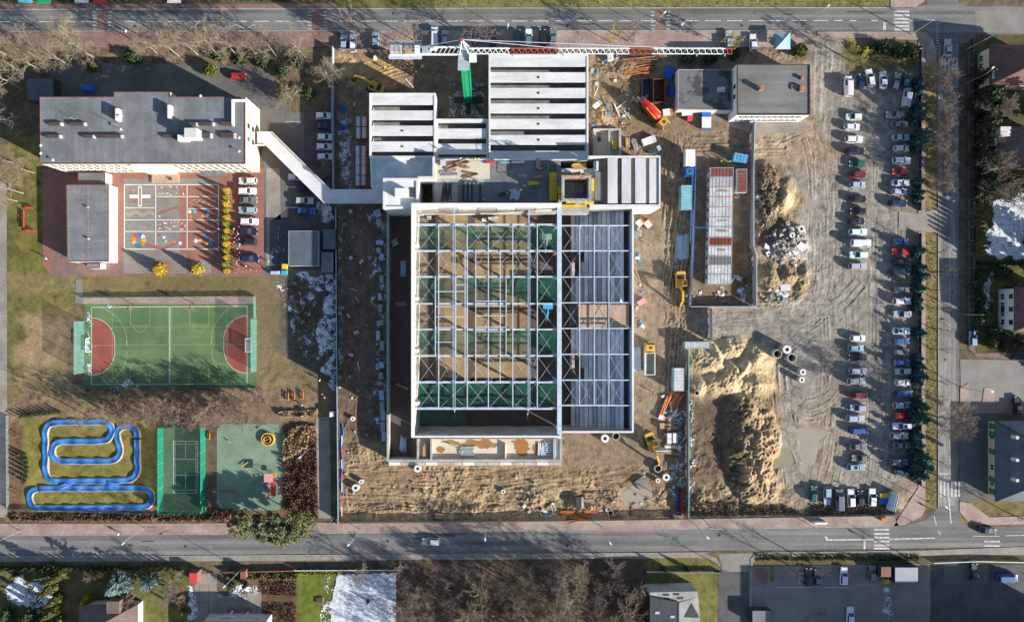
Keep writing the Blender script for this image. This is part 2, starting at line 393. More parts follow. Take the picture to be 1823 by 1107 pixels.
zone([(1335, 700), (1385, 712), (1388, 860), (1340, 890), (1318, 820)], (.40, .29, .18), 6, 8, .9)
zone([(1226, 860), (1440, 870), (1440, 915), (1226, 915)], (.32, .25, .155), 8, 10, .9, .8, rough=.9)
zone([(1340, 285), (1400, 300), (1412, 420), (1345, 440)], (.16, .12, .07), 6, 8, .9, rough=.8)
zone([(1372, 310), (1420, 330), (1425, 390), (1385, 395)], (.46, .35, .21), 5, 8, .8)
zone([(1342, 440), (1440, 470), (1440, 520), (1390, 545), (1344, 540)], (.27, .205, .13), 6, 6, rough=1.0)
zone([(1232, 420), (1336, 420), (1336, 545), (1226, 545)], (.24, .185, .125), 3, 3); zone(rect(1300, 430, 1322, 520), (.20, .11, .055), 4, 4, .8)
zone([(1470, 880), (1610, 870), (1600, 918), (1440, 918)], (.24, .175, .125), 4, 4, rough=.5)
zone(rect(1608, 150, 1635, 850), (.20, .165, .095), 5, 4, .8, .6); zone([(1610, 850), (1634, 850), (1640, 920), (1600, 918)], (.33, .25, .20), 4, 3)
# east verge and gardens
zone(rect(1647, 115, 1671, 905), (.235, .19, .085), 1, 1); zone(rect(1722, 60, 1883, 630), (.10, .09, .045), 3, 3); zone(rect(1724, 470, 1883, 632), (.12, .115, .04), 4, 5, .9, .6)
zone(rect(1500, 74, 1632, 128), (.15, .125, .06), 5, 5); zone(rect(1707, 860, 1883, 935), (.20, .165, .08), 3, 3)
# north verge, south gardens and thicket
zone(rect(600, -60, 1585, 17), (.215, .195, .075), 1, 1); zone(rect(600, -60, 1585, 4), (.15, .135, .055), 4, 6, .8, .8); zone(rect(-60, -60, 600, 4), (.10, .085, .05), 3, 3)
zone(rect(-60, 1002, 345, 1170), (.135, .115, .055), 3, 3); zone(rect(240, 1030, 330, 1110), (.16, .17, .05), 6, 6, .8)
zone(rect(700, 995, 1160, 1170), (.125, .092, .066), 3, 4, rough=.5); zone(rect(1150, 990, 1282, 1110), (.17, .165, .055), 3, 3); zone(rect(466, 1028, 530, 1110), (.14, .085, .05), 3, 3)
zone(rect(530, 1020, 600, 1170), (.135, .165, .035), 2, 2); zone(rect(1338, 984, 1640, 1008), (.14, .115, .06), 2, 2); zone(rect(1660, 990, 1830, 1010), (.10, .10, .05), 2, 2)
GC *= (1 + .10 * NM + .09 * NF + .07 * NG + .06 * NB)[..., None]; GC *= np.array((.90, .87, .815), np.float32); GC = np.clip(GC, .02, .7)
# relief
amp = blur(ROUGH, 5)
NAH, NAV = fnoise(4, 16, .6, 7, 1), fnoise(4, 16, .6, 1, 7)
wv_ = np.zeros_like(GH); wh_ = np.zeros_like(GH)
for p, a_ in ((rect(1128, 250, 1228, 770), wv_), (rect(604, 780, 1215, 922), wh_), (rect(1228, 548, 1480, 600), wh_), (rect(1440, 200, 1505, 560), wv_)):
    sl, m = zmask(p, 12, 6); a_[sl] = np.maximum(a_[sl], m)
GH += np.clip(amp, 0, 1.2) * (.045 * wv_ * NAV + .040 * wh_ * NAH)
GH += amp * (.050 * NM + .026 * NF + .018 * NG) * np.clip(.9 + .5 * NB, .25, 2)
NM2 = 1.6 - 2.0 * np.abs(fnoise(24, 130, 1.8))
GB = GH.copy()
def heap(cx, cy, rx, ry, h, rot=0, ridge=.35, p=1.0):
    c, s = math.cos(R(rot)), math.sin(R(rot)); dx, dy = XX - cx, YY - cy
    d = np.sqrt(((c * dx + s * dy) / rx) ** 2 + ((-s * dx + c * dy) / ry) ** 2)
    m = np.clip(1 - d, 0, 1) ** p
    global GH
    GH = np.maximum(GH, m * h * (1 + ridge * (.13 * NM2 + .07 * NF + .05 * NM)) + GB + m * .07 * NG * (ridge > .45))
for a in ((1262, 645, 40, 30, 1.5, 20, .9), (1300, 622, 34, 24, 1.6, -20, .9), (1345, 640, 34, 36, 1.9, 10, .7), (1290, 680, 50, 34, 2.2, 0, 1.0), (1340, 685, 40, 30, 1.9, 0, .9), (1245, 685, 26, 22, 1.2, 0, .8), (1322, 655, 14, 34, 2.4, 35, .5), (1275, 630, 12, 30, 2.0, -30, .5), (1305, 655, 12, 34, 2.2, -50, .5),
          (1339, 800, 52, 98, 3.0, 0, 1.0, .45), (1320, 735, 30, 40, 2.8, 15, .9, .5), (1345, 770, 30, 60, 3.2, 5, 1.1, .7), (1332, 840, 34, 50, 3.1, 0, 1.1, .7), (1372, 870, 20, 26, 1.6, 0, .8),
          (1360, 350, 30, 66, 2.4, 0, 1.2, .7), (1395, 350, 20, 40, 1.8, 20, .6), (1400, 435, 44, 44, 2.0, 0, .9), (1372, 495, 24, 30, 1.8, 0, .6), (1400, 490, 26, 24, 1.6, 0, .6), (1428, 500, 14, 40, 1.2, 15, .6), (1390, 535, 40, 10, .8, 0, .6),
          (1240, 890, 40, 20, 1.0, 0, .7), (950, 885, 28, 22, .9, 0, .6), (1090, 885, 34, 22, .8, 0, .6), (1060, 905, 30, 10, .8, 0, .6), (1020, 800, 20, 16, .6, 0, .8), (1070, 205, 22, 30, .9, 0, .8), (1112, 120, 50, 22, 1.0, 0, .8), (640, 800, 20, 26, .7, 0, .8), (700, 905, 60, 12, .5, 0, .8), (840, 905, 70, 9, .7, 0, .9), (1150, 875, 40, 26, .5, 30, .2), (640, 430, 30, 60, 1.1, 0, .3)):
    heap(*a)
GH[zmask(ell(1010, 885, 20, 12), 4, 2)[0]] -= .9 * zmask(ell(1010, 885, 20, 12), 4, 2)[1]
def crom(pts, step=1.5):
    P = [np.array(p, float) for p in pts]; P = [2 * P[0] - P[1]] + P + [2 * P[-1] - P[-2]]; out = []
    for i in range(1, len(P) - 2):
        n = max(2, int(np.linalg.norm(P[i + 1] - P[i]) / step))
        for k in range(n):
            t = k / n
            out.append(.5 * (2 * P[i] + (P[i + 1] - P[i - 1]) * t + (2 * P[i - 1] - 5 * P[i] + 4 * P[i + 1] - P[i + 2]) * t * t + (-P[i - 1] + 3 * P[i] - 3 * P[i + 1] + P[i + 2]) * t ** 3))
    return np.array(out)
ky, kx = np.mgrid[-4:5, -4:5]; kr = np.sqrt(kx ** 2 + ky ** 2)
KER = (np.exp(-(kr / 1.25) ** 2) - .4 * np.exp(-((kr - 2.7) / .9) ** 2)).astype(np.float32)
RUT = np.zeros_like(GH)
def ruts(path, n=6, spread=14, depth=.12, gauge=13, jit=6):
    n = int(n * 2.4)
    base = crom(path); d = np.gradient(base, axis=0); d /= np.linalg.norm(d, axis=1)[:, None] + 1e-9; nrm = np.stack([-d[:, 1], d[:, 0]], 1)
    t = np.linspace(0, 1, len(base))
    for _ in range(n):
        o = rng.normal(0, spread); wv = rng.normal(0, jit) * np.sin(t * math.pi * rng.uniform(.6, 2.2) + rng.uniform(0, 6))
        a, b = sorted(rng.uniform(-.25, 1.25, 2)); 
        if b - a < .45: a, b = 0, 1
        dep = depth * 1.75 * rng.uniform(.4, 1.25)
        for s in (-.5, .5):
            q = base + nrm * (o + wv + s * gauge)[:, None]
            for (x, y), tt in zip(q, t):
                if tt < a or tt > b: continue
                i, j = int(y) - RY0, int(x) - RX0
                if 5 < i < RH - 6 and 5 < j < RW - 6:
                    pt = RUT[i - 4:i + 5, j - 4:j + 5]; nw = -dep * KER; pt[:] = np.where(KER > .05, np.minimum(pt, nw), np.where(pt < -.01, pt, np.maximum(pt, nw)))
for a in (([(1215, 240), (1200, 330), (1185, 430), (1170, 540), (1165, 650), (1160, 740)], 10, 12, .13), ([(1160, 740), (1140, 800), (1060, 830), (960, 850), (820, 870), (660, 870)], 11, 13, .13),
          ([(1228, 560), (1300, 565), (1400, 560), (1480, 545), (1530, 500)], 9, 9, .085), ([(1235, 590), (1330, 585), (1420, 570), (1465, 520), (1472, 420), (1468, 300), (1440, 225), (1380, 240)], 10, 9, .075), ([(1300, 600), (1360, 590), (1430, 600), (1480, 640), (1490, 700), (1440, 730), (1400, 700)], 7, 8, .075),
          ([(1050, 110), (1085, 150), (1130, 200), (1215, 245), (1300, 250), (1400, 250)], 9, 10, .12), ([(1180, 560), (1210, 590), (1225, 570)], 6, 12, .12), ([(1140, 590), (1150, 560), (1190, 545), (1240, 560)], 7, 10, .11), ([(1490, 60), (1485, 200), (1490, 330), (1492, 480), (1500, 640), (1490, 800), (1480, 860)], 8, 14, .045), ([(1565, 160), (1568, 350), (1570, 560), (1568, 760), (1560, 850)], 9, 14, .04),
          ([(880, 130), (760, 140), (680, 160), (620, 200)], 8, 10, .09), ([(640, 360), (645, 480), (650, 620), (640, 740), (650, 830)], 5, 10, .07), ([(1180, 850), (1150, 880), (1060, 870)], 5, 10, .10), ([(1410, 870), (1400, 760), (1390, 640), (1420, 590)], 6, 8, .09), ([(1570, 390), (1640, 385), (1690, 390)], 5, 6, .04), ([(620, 890), (700, 880), (800, 890), (900, 885)], 12, 12, .12), ([(620, 850), (760, 850), (900, 840), (1040, 815), (1130, 790)], 12, 8, .12), ([(900, 895), (1000, 860), (1100, 850), (1180, 800)], 9, 10, .12), ([(1140, 380), (1150, 460), (1140, 560), (1150, 600)], 8, 8, .12), ([(1060, 100), (1080, 180), (1110, 230)], 8, 10, .13)):
    ruts(*a)
GH += RUT
PUD = {'large brown puddle in the earth car park': [(1405, 762), (1430, 760), (1455, 768), (1482, 770), (1468, 785), (1455, 800), (1450, 822), (1440, 845), (1425, 835), (1412, 800)], 'greenish puddle at the edge of the earth mound': [(1388, 792), (1402, 790), (1412, 820), (1400, 835), (1376, 838), (1382, 810)], 'brown puddle beside the rubble heap': [(1434, 352), (1450, 345), (1456, 360), (1448, 378), (1434, 370)], 'small puddle by the car park entrance': [(1568, 384), (1582, 380), (1586, 390), (1572, 394)], 'brown puddle in the southern sand': [(1105, 880), (1135, 862), (1165, 870), (1170, 895), (1130, 902), (1108, 895)]}
for p in PUD.values():
    sl, m = zmask(p, 5, 5); m = np.clip(m * 1.6, 0, 1); GH[sl] = np.where(m > 0, np.maximum(GH[sl], -.02), GH[sl]) * (1 - m) + m * (-.16 + .04 * NM[sl])
# flat beds below roads, paving, pitches and buildings
for p in (rect(-60, 5, 1890, 84), rect(-60, 932, 1890, 1002), rect(1634, 60, 1728, 990), rect(76, 150, 600, 494), rect(100, 524, 462, 694), rect(276, 750, 506, 914), rect(650, 160, 880, 372), rect(866, 90, 1052, 300), rect(684, 300, 1180, 830), rect(1196, 112, 1340, 232), rect(1296, 108, 1446, 240), rect(562, 745, 602, 930), rect(1280, 985, 1830, 1170), rect(-60, 320, 18, 930), rect(40, 740, 280, 915), rect(1250, 290, 1334, 510), rect(1722, 60, 1890, 1000)):
    sl, m = zmask(p, 2, 0); GH[sl] = GH[sl] * (1 - m) + m * np.clip(GH[sl] * .1, -.02, .005)
def axis(f0, f1, lo, hi):
    a = list(np.arange(lo, f0, 2.9)) + list(np.arange(f0, f1, 1.42)) + list(np.arange(f1, hi, 2.9)) + [hi]
    return np.array([-4500, -2500, -1200, -500, -200] + a + [hi + 150, hi + 500, hi + 1500, hi + 4000])
gx, gy = axis(604, 1640, -55, 1880), axis(92, 925, -55, 1160)
def samp(A, X, Y):
    x = np.clip(X - RX0, 0, RW - 1.01); y = np.clip(Y - RY0, 0, RH - 1.01); i = y.astype(int); j = x.astype(int); u = x - j; v = y - i
    if A.ndim == 3: u = u[..., None]; v = v[..., None]
    return (A[i, j] * (1 - u) + A[i, j + 1] * u) * (1 - v) + (A[i + 1, j] * (1 - u) + A[i + 1, j + 1] * u) * v
VX, VY = np.meshgrid(gx, gy); ZV = samp(GH, VX, VY)
far = (VX < -56) | (VX > 1885) | (VY < -56) | (VY > 1165); ZV = np.where(far, -.02, ZV)
def gz(px, py): return float(samp(GH, np.array([px], float), np.array([py], float))[0])
nx, ny = len(gx), len(gy); nv = nx * ny
co3 = np.stack([(VX - CX) * S, (CY - VY) * S, ZV], -1).reshape(-1, 3).astype(np.float32)
idx = np.arange(nv).reshape(ny, nx); q = np.stack([idx[1:, :-1], idx[1:, 1:], idx[:-1, 1:], idx[:-1, :-1]], -1).reshape(-1, 4)
def npmesh(name, co3, q, m, smooth=True):
    me = bpy.data.meshes.new(name); me.vertices.add(len(co3)); me.vertices.foreach_set('co', np.ascontiguousarray(co3, np.float32).ravel())
    k = q.shape[1]; me.loops.add(q.size); me.loops.foreach_set('vertex_index', q.ravel().astype(np.int32)); me.polygons.add(len(q))
    me.polygons.foreach_set('loop_start', np.arange(0, q.size, k, dtype=np.int32))
    me.polygons.foreach_set('use_smooth', np.full(len(q), smooth)); me.update(calc_edges=True); me.materials.append(m); return me
gm = bpy.data.materials.new('soil'); gm.use_nodes = True; t = gm.node_tree; b = t.nodes['Principled BSDF']; b.inputs['Roughness'].default_value = .95; b.inputs['Specular IOR Level'].default_value = .1
at = node(t, 'ShaderNodeAttribute', attribute_name='soil'); ps = node(t, 'ShaderNodeNewGeometry')
n2 = node(t, 'ShaderNodeTexNoise'); n2.inputs['Scale'].default_value = 2.2; n2.inputs['Detail'].default_value = 6; n2.inputs['Roughness'].default_value = .7; t.links.new(ps.outputs['Position'], n2.inputs['Vector'])
mr = node(t, 'ShaderNodeMapRange'); mr.inputs[1].default_value = .3; mr.inputs[2].default_value = .7; mr.inputs[3].default_value = .78; mr.inputs[4].default_value = 1.22; t.links.new(n2.outputs['Fac'], mr.inputs[0])
vs = node(t, 'ShaderNodeVectorMath', operation='SCALE'); t.links.new(at.outputs['Color'], vs.inputs[0]); t.links.new(mr.outputs[0], vs.inputs['Scale']); t.links.new(vs.outputs[0], b.inputs['Base Color'])
bp = node(t, 'ShaderNodeBump'); bp.inputs['Strength'].default_value = .35; bp.inputs['Distance'].default_value = .12; t.links.new(n2.outputs['Fac'], bp.inputs['Height']); t.links.new(bp.outputs[0], b.inputs['Normal'])
gme = npmesh('ground', co3, q, gm)
ca = gme.attributes.new('soil', 'FLOAT_COLOR', 'POINT'); cc = np.ones((nv, 4), np.float32); cc[:, :3] = np.where(far[..., None], np.array((.135, .12, .06), np.float32), samp(GC, VX, VY)).reshape(-1, 3); ca.data.foreach_set('color', cc.ravel())
go = bpy.data.objects.new('ground', gme); put(go); tag(go, 'bare earth, grass and soil of the whole neighbourhood', 'ground', kind='structure')

def sheet(name, pts, z, m, kind='structure', label=None, cat=None, parent=None, th=.0):
    mb = MB(); p = pxy(pts)
    if th: mb.prism(p, z - th, z)
    else:
        a = sum(p[i][0] * p[(i + 1) % len(p)][1] - p[(i + 1) % len(p)][0] * p[i][1] for i in range(len(p)))
        if a < 0: p = p[::-1]
        mb.add([(x, y, z) for x, y in p], [tuple(range(len(p)))])
    return mb.build(name, K(m), parent, label, cat, kind=kind if parent is None else None)
def marks(parent, rects, z, m='paint', name='lane_marking'):
    for r in rects:
        p = rect(*r) if len(r) == 4 and not hasattr(r[0], '__len__') else r
        sheet(name, p, z, m, parent=parent)
def line(x0, y0, x1, y1, wd):   # a painted stripe as a polygon
    d = math.hypot(x1 - x0, y1 - y0); ux, uy = -(y1 - y0) / d * wd / 2, (x1 - x0) / d * wd / 2
    return [(x0 + ux, y0 + uy), (x1 + ux, y1 + uy), (x1 - ux, y1 - uy), (x0 - ux, y0 - uy)]
# ------------------------------------------------------------------ roads and pavements
rt = sheet('road', [(-900, 21), (300, 18), (900, 16), (1625, 15), (1650, 8), (1655, -200), (1702, -200), (1706, 6), (1722, 12), (2600, 12), (2600, 62), (1725, 62), (1707, 75), (1707, 930), (1730, 938), (2600, 925), (2600, 966), (1823, 972), (900, 984.5), (300, 988), (-900, 990), (-900, 955), (0, 954), (600, 950), (1200, 943.5), (1600, 938), (1648, 925), (1669, 905), (1669, 80), (1650, 55), (900, 54), (-900, 56)], .02, 'asphalt', label='grey asphalt streets running round the building site', cat='road')
sheet('road', [(1671, 78), (1706, 78), (1706, 900), (1671, 900)], .026, 'asphalt_v', label='paler worn asphalt street along the eastern edge of the car park', cat='road')
cy_ = lambda x: 39.2 - (x / 1823) * 2.6
dsh = []
x = -8
while x < 1590:
    if not (160 < x < 200 or 545 < x < 580 or 1150 < x < 1195): dsh.append((x, cy_(x) - .75, x + 27, cy_(x) + .75))
    x += 38.3
marks(rt, dsh, .03)
marks(rt, [line(1500, 37.4, 1590, 37.2, 1.8), line(1619, 37.2, 1664, 36.5, 1.3), (1572, 41, 1577, 54)], .03)
marks(rt, [(1592, y, 1619, y + 3.6) for y in (19.5, 26, 32.5, 39, 45.5, 51.5)], .034, name='zebra_bar')
marks(rt, [(1674 + 7 * i, 104, 1677 + 7 * i, 130) for i in range(5)], .034, name='zebra_bar')
marks(rt, [(1673 + 6.6 * i, 857, 1676.4 + 6.6 * i, 884) for i in range(6)], .034, name='zebra_bar')
marks(rt, [(1556, y, 1583, y + 3.2) for y in (940.5, 948, 954.5, 961.5, 968.5, 974)], .034, name='zebra_bar')
marks(rt, [(1752, y, 1780, y + 2.6) for y in (962, 970)], .034, name='zebra_bar')
marks(rt, [line(1470, 960.6, 1556, 959.6, 2.4), line(1583, 959.4, 1664, 957, 2.2), line(1539, 962, 1539, 977, 3.6), line(1689, 884, 1693, 931, 2), line(1663, 918, 1667, 935, 1.8), line(1670, 944, 1674, 951, 1.6), line(1732, 954, 1780, 954, 1.2), line(1790, 953, 1840, 952, 1.2), line(1673, 843, 1690, 843, 2), line(14, 976, 40, 976, 1.2)], .03)
marks(rt, [line(1690.4, y, 1690.4, y + 16, 1.0) for y in range(420, 840, 26)], .032, 'paint_worn')
marks(rt, [(1666, y, 1671, y + 1.6) for y in range(42, 98, 5)], .032, 'paint_worn')
zz = [(346, 52), (362, 51), (381, 44), (402, 53), (420, 44), (438, 52.5), (453, 43), (455, 52)]
marks(rt, [line(*zz[i], *zz[i + 1], 1.1) for i in range(1, 7)], .032, 'paint_worn')
for x0, x1 in ((173, 191), (556, 575), (1166, 1185)):
    sheet('crossing', rect(x0, 19, x1, 55), .028, 'paving_red', parent=rt)
    marks(rt, [(xx, y, xx + 6.5, y + 2) for xx in (x0 - 7.5, x1 + 1) for y in range(21, 54, 6)], .032, 'paint_worn')
rp = random.Random(8)
for i in range(26):
    top_ = i % 2; x_ = rp.uniform(20, 1560); y_ = rp.uniform(20, 48) if top_ else 950 - x_ * .008 + rp.uniform(2, 24); sheet('asphalt_patch', rect(x_, y_, x_ + rp.uniform(6, 40), y_ + rp.uniform(2, 7)), .0275 + i * .0001, rp.choice(('asphalt_grey', 'asphalt_yard', 'asphalt_dark')), parent=rt)
for x_, y_ in ((240, 47), (700, 24), (1010, 46), (1320, 46), (330, 972), (690, 962), (1010, 970), (1280, 952), (1700, 940), (1680, 300), (1696, 520), (1682, 640)): sheet('manhole', ell(x_, y_, 2.6, 2.6, 12), .036, 'dark_metal', parent=rt)
sheet('asphalt_patch', [(1735, 20), (1823, 14), (1823, 60), (1740, 58)], .03, 'asphalt_grey', parent=rt)
def pave(pts, m, z=.12, label=None): return sheet('pavement', pts, z, m, th=.14, label=label, cat='pavement')
def kerb(pts, label):
    mb = MB(); P = pxy(pts)
    for a, b in zip(P, P[1:]): mb.bar((a[0], a[1], .07), (b[0], b[1], .07), .2, .15)
    mb.build('kerb', K('kerb'), label=label, cat='kerb', kind='structure')
pave([(-900, 58), (600, 57.5), (606, 84), (-900, 84)], 'paving_red', label='red brick footway under the bare trees by the school')
pave([(-900, 8), (-900, 18.5), (300, 16), (598, 15.2), (598, 7)], 'paving_red', label='red brick footway on the far side of the northern street')
pave([(606, 56), (1445, 56), (1440, 84), (606, 90)], 'paving_pink', label='parking bays and footway along the northern street')
pave([(1455, 57), (1648, 57), (1660, 70), (1667, 90), (1667, 118), (1648, 118), (1648, 72), (1455, 66)], 'paving_pink', label='pale footway at the zebra crossing corner')
pave([(1634.5, 72), (1647, 72), (1647, 378), (1634.5, 380)], 'paving_pink', label='pale footway north of the car park entrance')
pave([(1634.5, 412), (1647, 412), (1647, 905), (1640, 918), (1610, 934), (1590, 936), (1634.5, 868)], 'paving_pink', label='pale footway south of the car park entrance')
sheet('driveway', [(1600, 376), (1636, 380), (1669, 372), (1669, 415), (1636, 411), (1600, 408)], .05, 'paving_grey', label='pale concrete entrance to the earth car park', cat='driveway')
pave([(1708, 78), (1724, 78), (1724, 620), (1737, 634), (1823, 640), (1823, 628), (1735, 628), (1735, 60), (1708, 64)], 'paving_red', label='red footway along the eastern gardens')
pave([(1585, -200), (1648, -200), (1645, 4), (1630, 13.5), (1585, 14)], 'paving_pink', label='footway beyond the northern zebra crossing')
sheet('driveway', [(1709, 640), (1740, 640), (2400, 650), (2400, 742), (1712, 735)], .035, 'asphalt_grey', label='grey paved side street leading east', cat='driveway')
pave([(1709, 690), (1724, 682), (1726, 720), (1747, 720), (1752, 690), (1770, 690), (1770, 735), (1709, 735)], 'paving_pink', label='pale corner footway by the side street')
sheet('driveway', rect(1709, 736, 1772, 892), .04, 'asphalt_yard', label='dark paved yard before the grey metal roofed house', cat='driveway')
pave([(1708, 892), (1728, 895), (1760, 920), (2400, 905), (2400, 922), (1740, 934), (1722, 928), (1708, 910)], 'paving_pink', label='footway along the southeastern junction')
pave([(-900, 931), (300, 931), (600, 929), (1200, 924), (1590, 918), (1600, 935.5), (1200, 941), (600, 947.5), (0, 951.5), (-900, 953)], 'paving_pink', label='worn brick footway south of the building site')
kerb([(-900, 953.6), (0, 952.6), (600, 948.4), (1200, 942), (1598, 936.5)], 'pale kerb along the southern street')
kerb([(-900, 991), (300, 989), (900, 985.5), (1262, 983)], 'pale kerb on the garden side of the southern street')
kerb([(-900, 57), (1440, 55)], 'pale kerb along the northern street'); kerb([(-900, 19.5), (300, 17), (900, 15), (1585, 14.2)], 'pale kerb on the verge side of the northern street')
kerb([(1670.2, 118), (1670.2, 370)], 'kerb along the northern half of the grass verge'); kerb([(1670.2, 416), (1670.2, 905)], 'kerb along the southern half of the grass verge')
pave([(-900, 992), (300, 990), (900, 986.5), (1255, 984), (1275, 993), (1283, 1008), (1278, 1008), (1262, 994), (1240, 992), (900, 995), (300, 998.5), (-900, 1001)], 'paving_grey', label='narrow grey footway along the southern gardens')
pave([(1336, 994), (1345, 984), (1360, 982.5), (1640, 979), (1824, 972.5), (2400, 968), (2400, 980), (1824, 987), (1640, 989), (1352, 990.5), (1340, 1000), (1338, 1170), (1333, 1170)], 'paving_grey', label='pale footway before the southeastern parking lots')
sheet('driveway', [(1278, 985), (1348, 984), (1336, 1000), (1333, 1400), (1279, 1400), (1285, 1005)], .024, 'asphalt_grey', label='side street branching south between the gardens', cat='driveway')
sheet('driveway', rect(1279, 1017, 1333, 1400), .03, 'asphalt_dark', label='darker resurfaced stretch of the southern side street', cat='driveway')
pk = sheet('driveway', [(1340, 1008), (1640, 1003), (1656, 1003), (1656, 1400), (1340, 1400)], .03, 'asphalt_grey', label='asphalt parking lot south of the zebra crossing', cat='driveway')
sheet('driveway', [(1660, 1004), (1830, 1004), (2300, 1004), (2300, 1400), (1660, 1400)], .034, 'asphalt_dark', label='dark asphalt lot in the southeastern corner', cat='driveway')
sheet('driveway', [(1680, 1004), (1760, 1004), (1760, 1038), (1680, 1038)], .04, 'asphalt_yard', label='lighter parking bays at the edge of the dark southeastern lot', cat='driveway')
marks(pk, [(1380, 1044, 1520, 1045.4), (1522, 1040, 1560, 1041)], .036, 'paint_worn'); sheet('paved_patch', rect(1344, 1010, 1368, 1040), .04, 'paving_red', parent=pk); sheet('grass_strip', rect(1370, 1008, 1379, 1034), .05, 'thuja', parent=pk)
marks(pk, [[(1425, 1107), (1440, 1093), (1470, 1085), (1471, 1093), (1446, 1100), (1436, 1112)]], .045, 'paving_red', 'kerb_island')
sheet('path', [(-400, 318), (12, 322), (13.5, 920), (-400, 922)], .05, 'paving_grey', label='pale paved lane along the western edge', cat='path')
# ------------------------------------------------------------------ buildings: helpers
def windows_on(parent, a, b, rows, n, wd, m='glass', frame=None, margin=.06, name='window', sill=False):
    """n windows in each row (z0, z1) on the wall from a to b (counter-clockwise outline, outside on the right)"""
    a = Vector((a[0], a[1], 0)); b = Vector((b[0], b[1], 0)); d = b - a; Ln = d.length; d.normalize(); o = Vector((d.y, -d.x, 0))
    for z0, z1 in rows:
        for i in range(n):
            c = a + d * (Ln * (margin + (1 - 2 * margin) * (i + .5) / n))
            mb = MB(); p = c - d * wd / 2 + o * .02; r = c + d * wd / 2 + o * .02
            mb.bar((p.x, p.y, (z0 + z1) / 2), (r.x, r.y, (z0 + z1) / 2), .1, z1 - z0)
            wo = mb.build(name, K(m), parent)
            if frame:
                f = MB(); e = o * .05
                for z in (z0, z1): f.bar((p.x + e.x, p.y + e.y, z), (r.x + e.x, r.y + e.y, z), .1, .12)
                q2 = c + e; f.bar((q2.x, q2.y, z0), (q2.x, q2.y, z1), .08, .1)
                f.build('frame', K(frame), wo)
def outline(px, z):
    p = pxy(px, z); n = len(p)
    if sum(p[i][0] * p[(i + 1) % n][1] - p[(i + 1) % n][0] * p[i][1] for i in range(n)) < 0: p = p[::-1]
    return p
def flat_building(name, label, cat, px, z, wall, roof, trim=None, par=.0, z0=0.0, group=None, pw=.35):
    p = outline(px, z); n = len(p); c = Vector((sum(a[0] for a in p) / n, sum(a[1] for a in p) / n, z0))
    e = empty(name, c, label, cat, group)
    MB().prism(p, z0 - .1, z - .15).build('wall', K(wall), e)
    ins = []
    for i in range(n):
        a, b, d = Vector(p[i - 1]), Vector(p[i]), Vector(p[(i + 1) % n])
        u = (b - a).normalized(); v = (d - b).normalized(); nu = Vector((-u.y, u.x)); nv_ = Vector((-v.y, v.x)); k = 1 + nu.dot(nv_)
        ins.append(b + (nu + nv_) * (pw / max(k, .3)))
    MB().prism([tuple(a) for a in ins], z - .14, z - .02).build('roof', K(roof), e)
    if trim:
        mb = MB()
        for i in range(n):
            a, b = p[i], p[(i + 1) % n]; ia, ib = ins[i], ins[(i + 1) % n]
            mb.prism([a, b, tuple(ib), tuple(ia)], z - .2, z + par)
        mb.build('parapet', K(trim), e)
    return e, p
def pbx(mb, x0, y0, x1, y1, z0, z1):      # box whose top is seen at these pixels
    a = W(x0, y1, z1); b = W(x1, y0, z1); return mb.box(a.x, a.y, b.x, b.y, z0, z1)
# ------------------------------------------------------------------ the school
sheet('paving', [(76, 300), (470, 300), (470, 492), (92, 493), (76, 470)], .03, 'paving_brick', label='red brick paved school courtyard', cat='paving')
sheet('paving', [(92, 440), (470, 492), (92, 493)], .034, 'paving_red', label='darker red paving at the foot of the courtyard', cat='paving')
yard = sheet('asphalt_yard', [(88, 110), (470, 118), (520, 200), (596, 200), (596, 480), (470, 490), (470, 300), (463, 200), (88, 200)], .026, 'asphalt_yard', label='grey asphalt school car park and drive', cat='yard')
sheet('concrete_lane', [(474, 300), (498, 300), (500, 390), (480, 392), (480, 480), (474, 480)], .034, 'paving_grey', parent=yard)
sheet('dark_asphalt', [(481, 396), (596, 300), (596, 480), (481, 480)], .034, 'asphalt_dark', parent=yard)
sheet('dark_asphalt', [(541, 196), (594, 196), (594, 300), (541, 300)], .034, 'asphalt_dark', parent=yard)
sheet('painted_box', line(508, 217, 536, 217, 1), .04, 'paint_worn', parent=yard); sheet('painted_box', line(510, 219, 521, 227, 1), .042, 'paint_worn', parent=yard); sheet('painted_box', line(521, 227, 533, 219, 1), .046, 'paint_worn', parent=yard)
for y in (333, 369.5): sheet('bay_line', line(510, y, 531, y, 1.2), .04, 'paint', parent=yard)
Z = 10.7
sc, sp = flat_building('school_building', 'long flat roofed cream school with red roof edge and many roof vents', 'school', [(71, 173), (203, 173), (203, 164), (303, 164), (303, 173), (437, 173), (437, 292), (72, 292)], Z, 'render_cream', 'felt', 'trim_red', .1, pw=.14)
S0, S1 = W(72, 292, Z), W(437, 292, Z); rows3 = ((1.3, 3.1), (4.6, 6.4), (7.8, 9.6))
windows_on(sc, (S0.x, S0.y), (S0.x + (S1.x - S0.x) * .40, S0.y), rows3, 11, 2.1, 'blind', 'white_paint', .02)
windows_on(sc, (S0.x + (S1.x - S0.x) * .60, S0.y), (S1.x, S0.y), rows3, 11, 2.1, 'blind', 'white_paint', .02)
mb = MB(); pbx(mb, 232, 292.6, 283, 297, 0, 10.2); bay = mb.build('stair_bay', K('render_white'), sc)
E0 = W(437, 292, Z); E1 = W(437, 173, Z)
windows_on(sc, (E0.x, E0.y), (E1.x, E1.y), ((4.6, 6.2), (7.8, 9.4)), 2, 1.2, 'glass', None, .3)
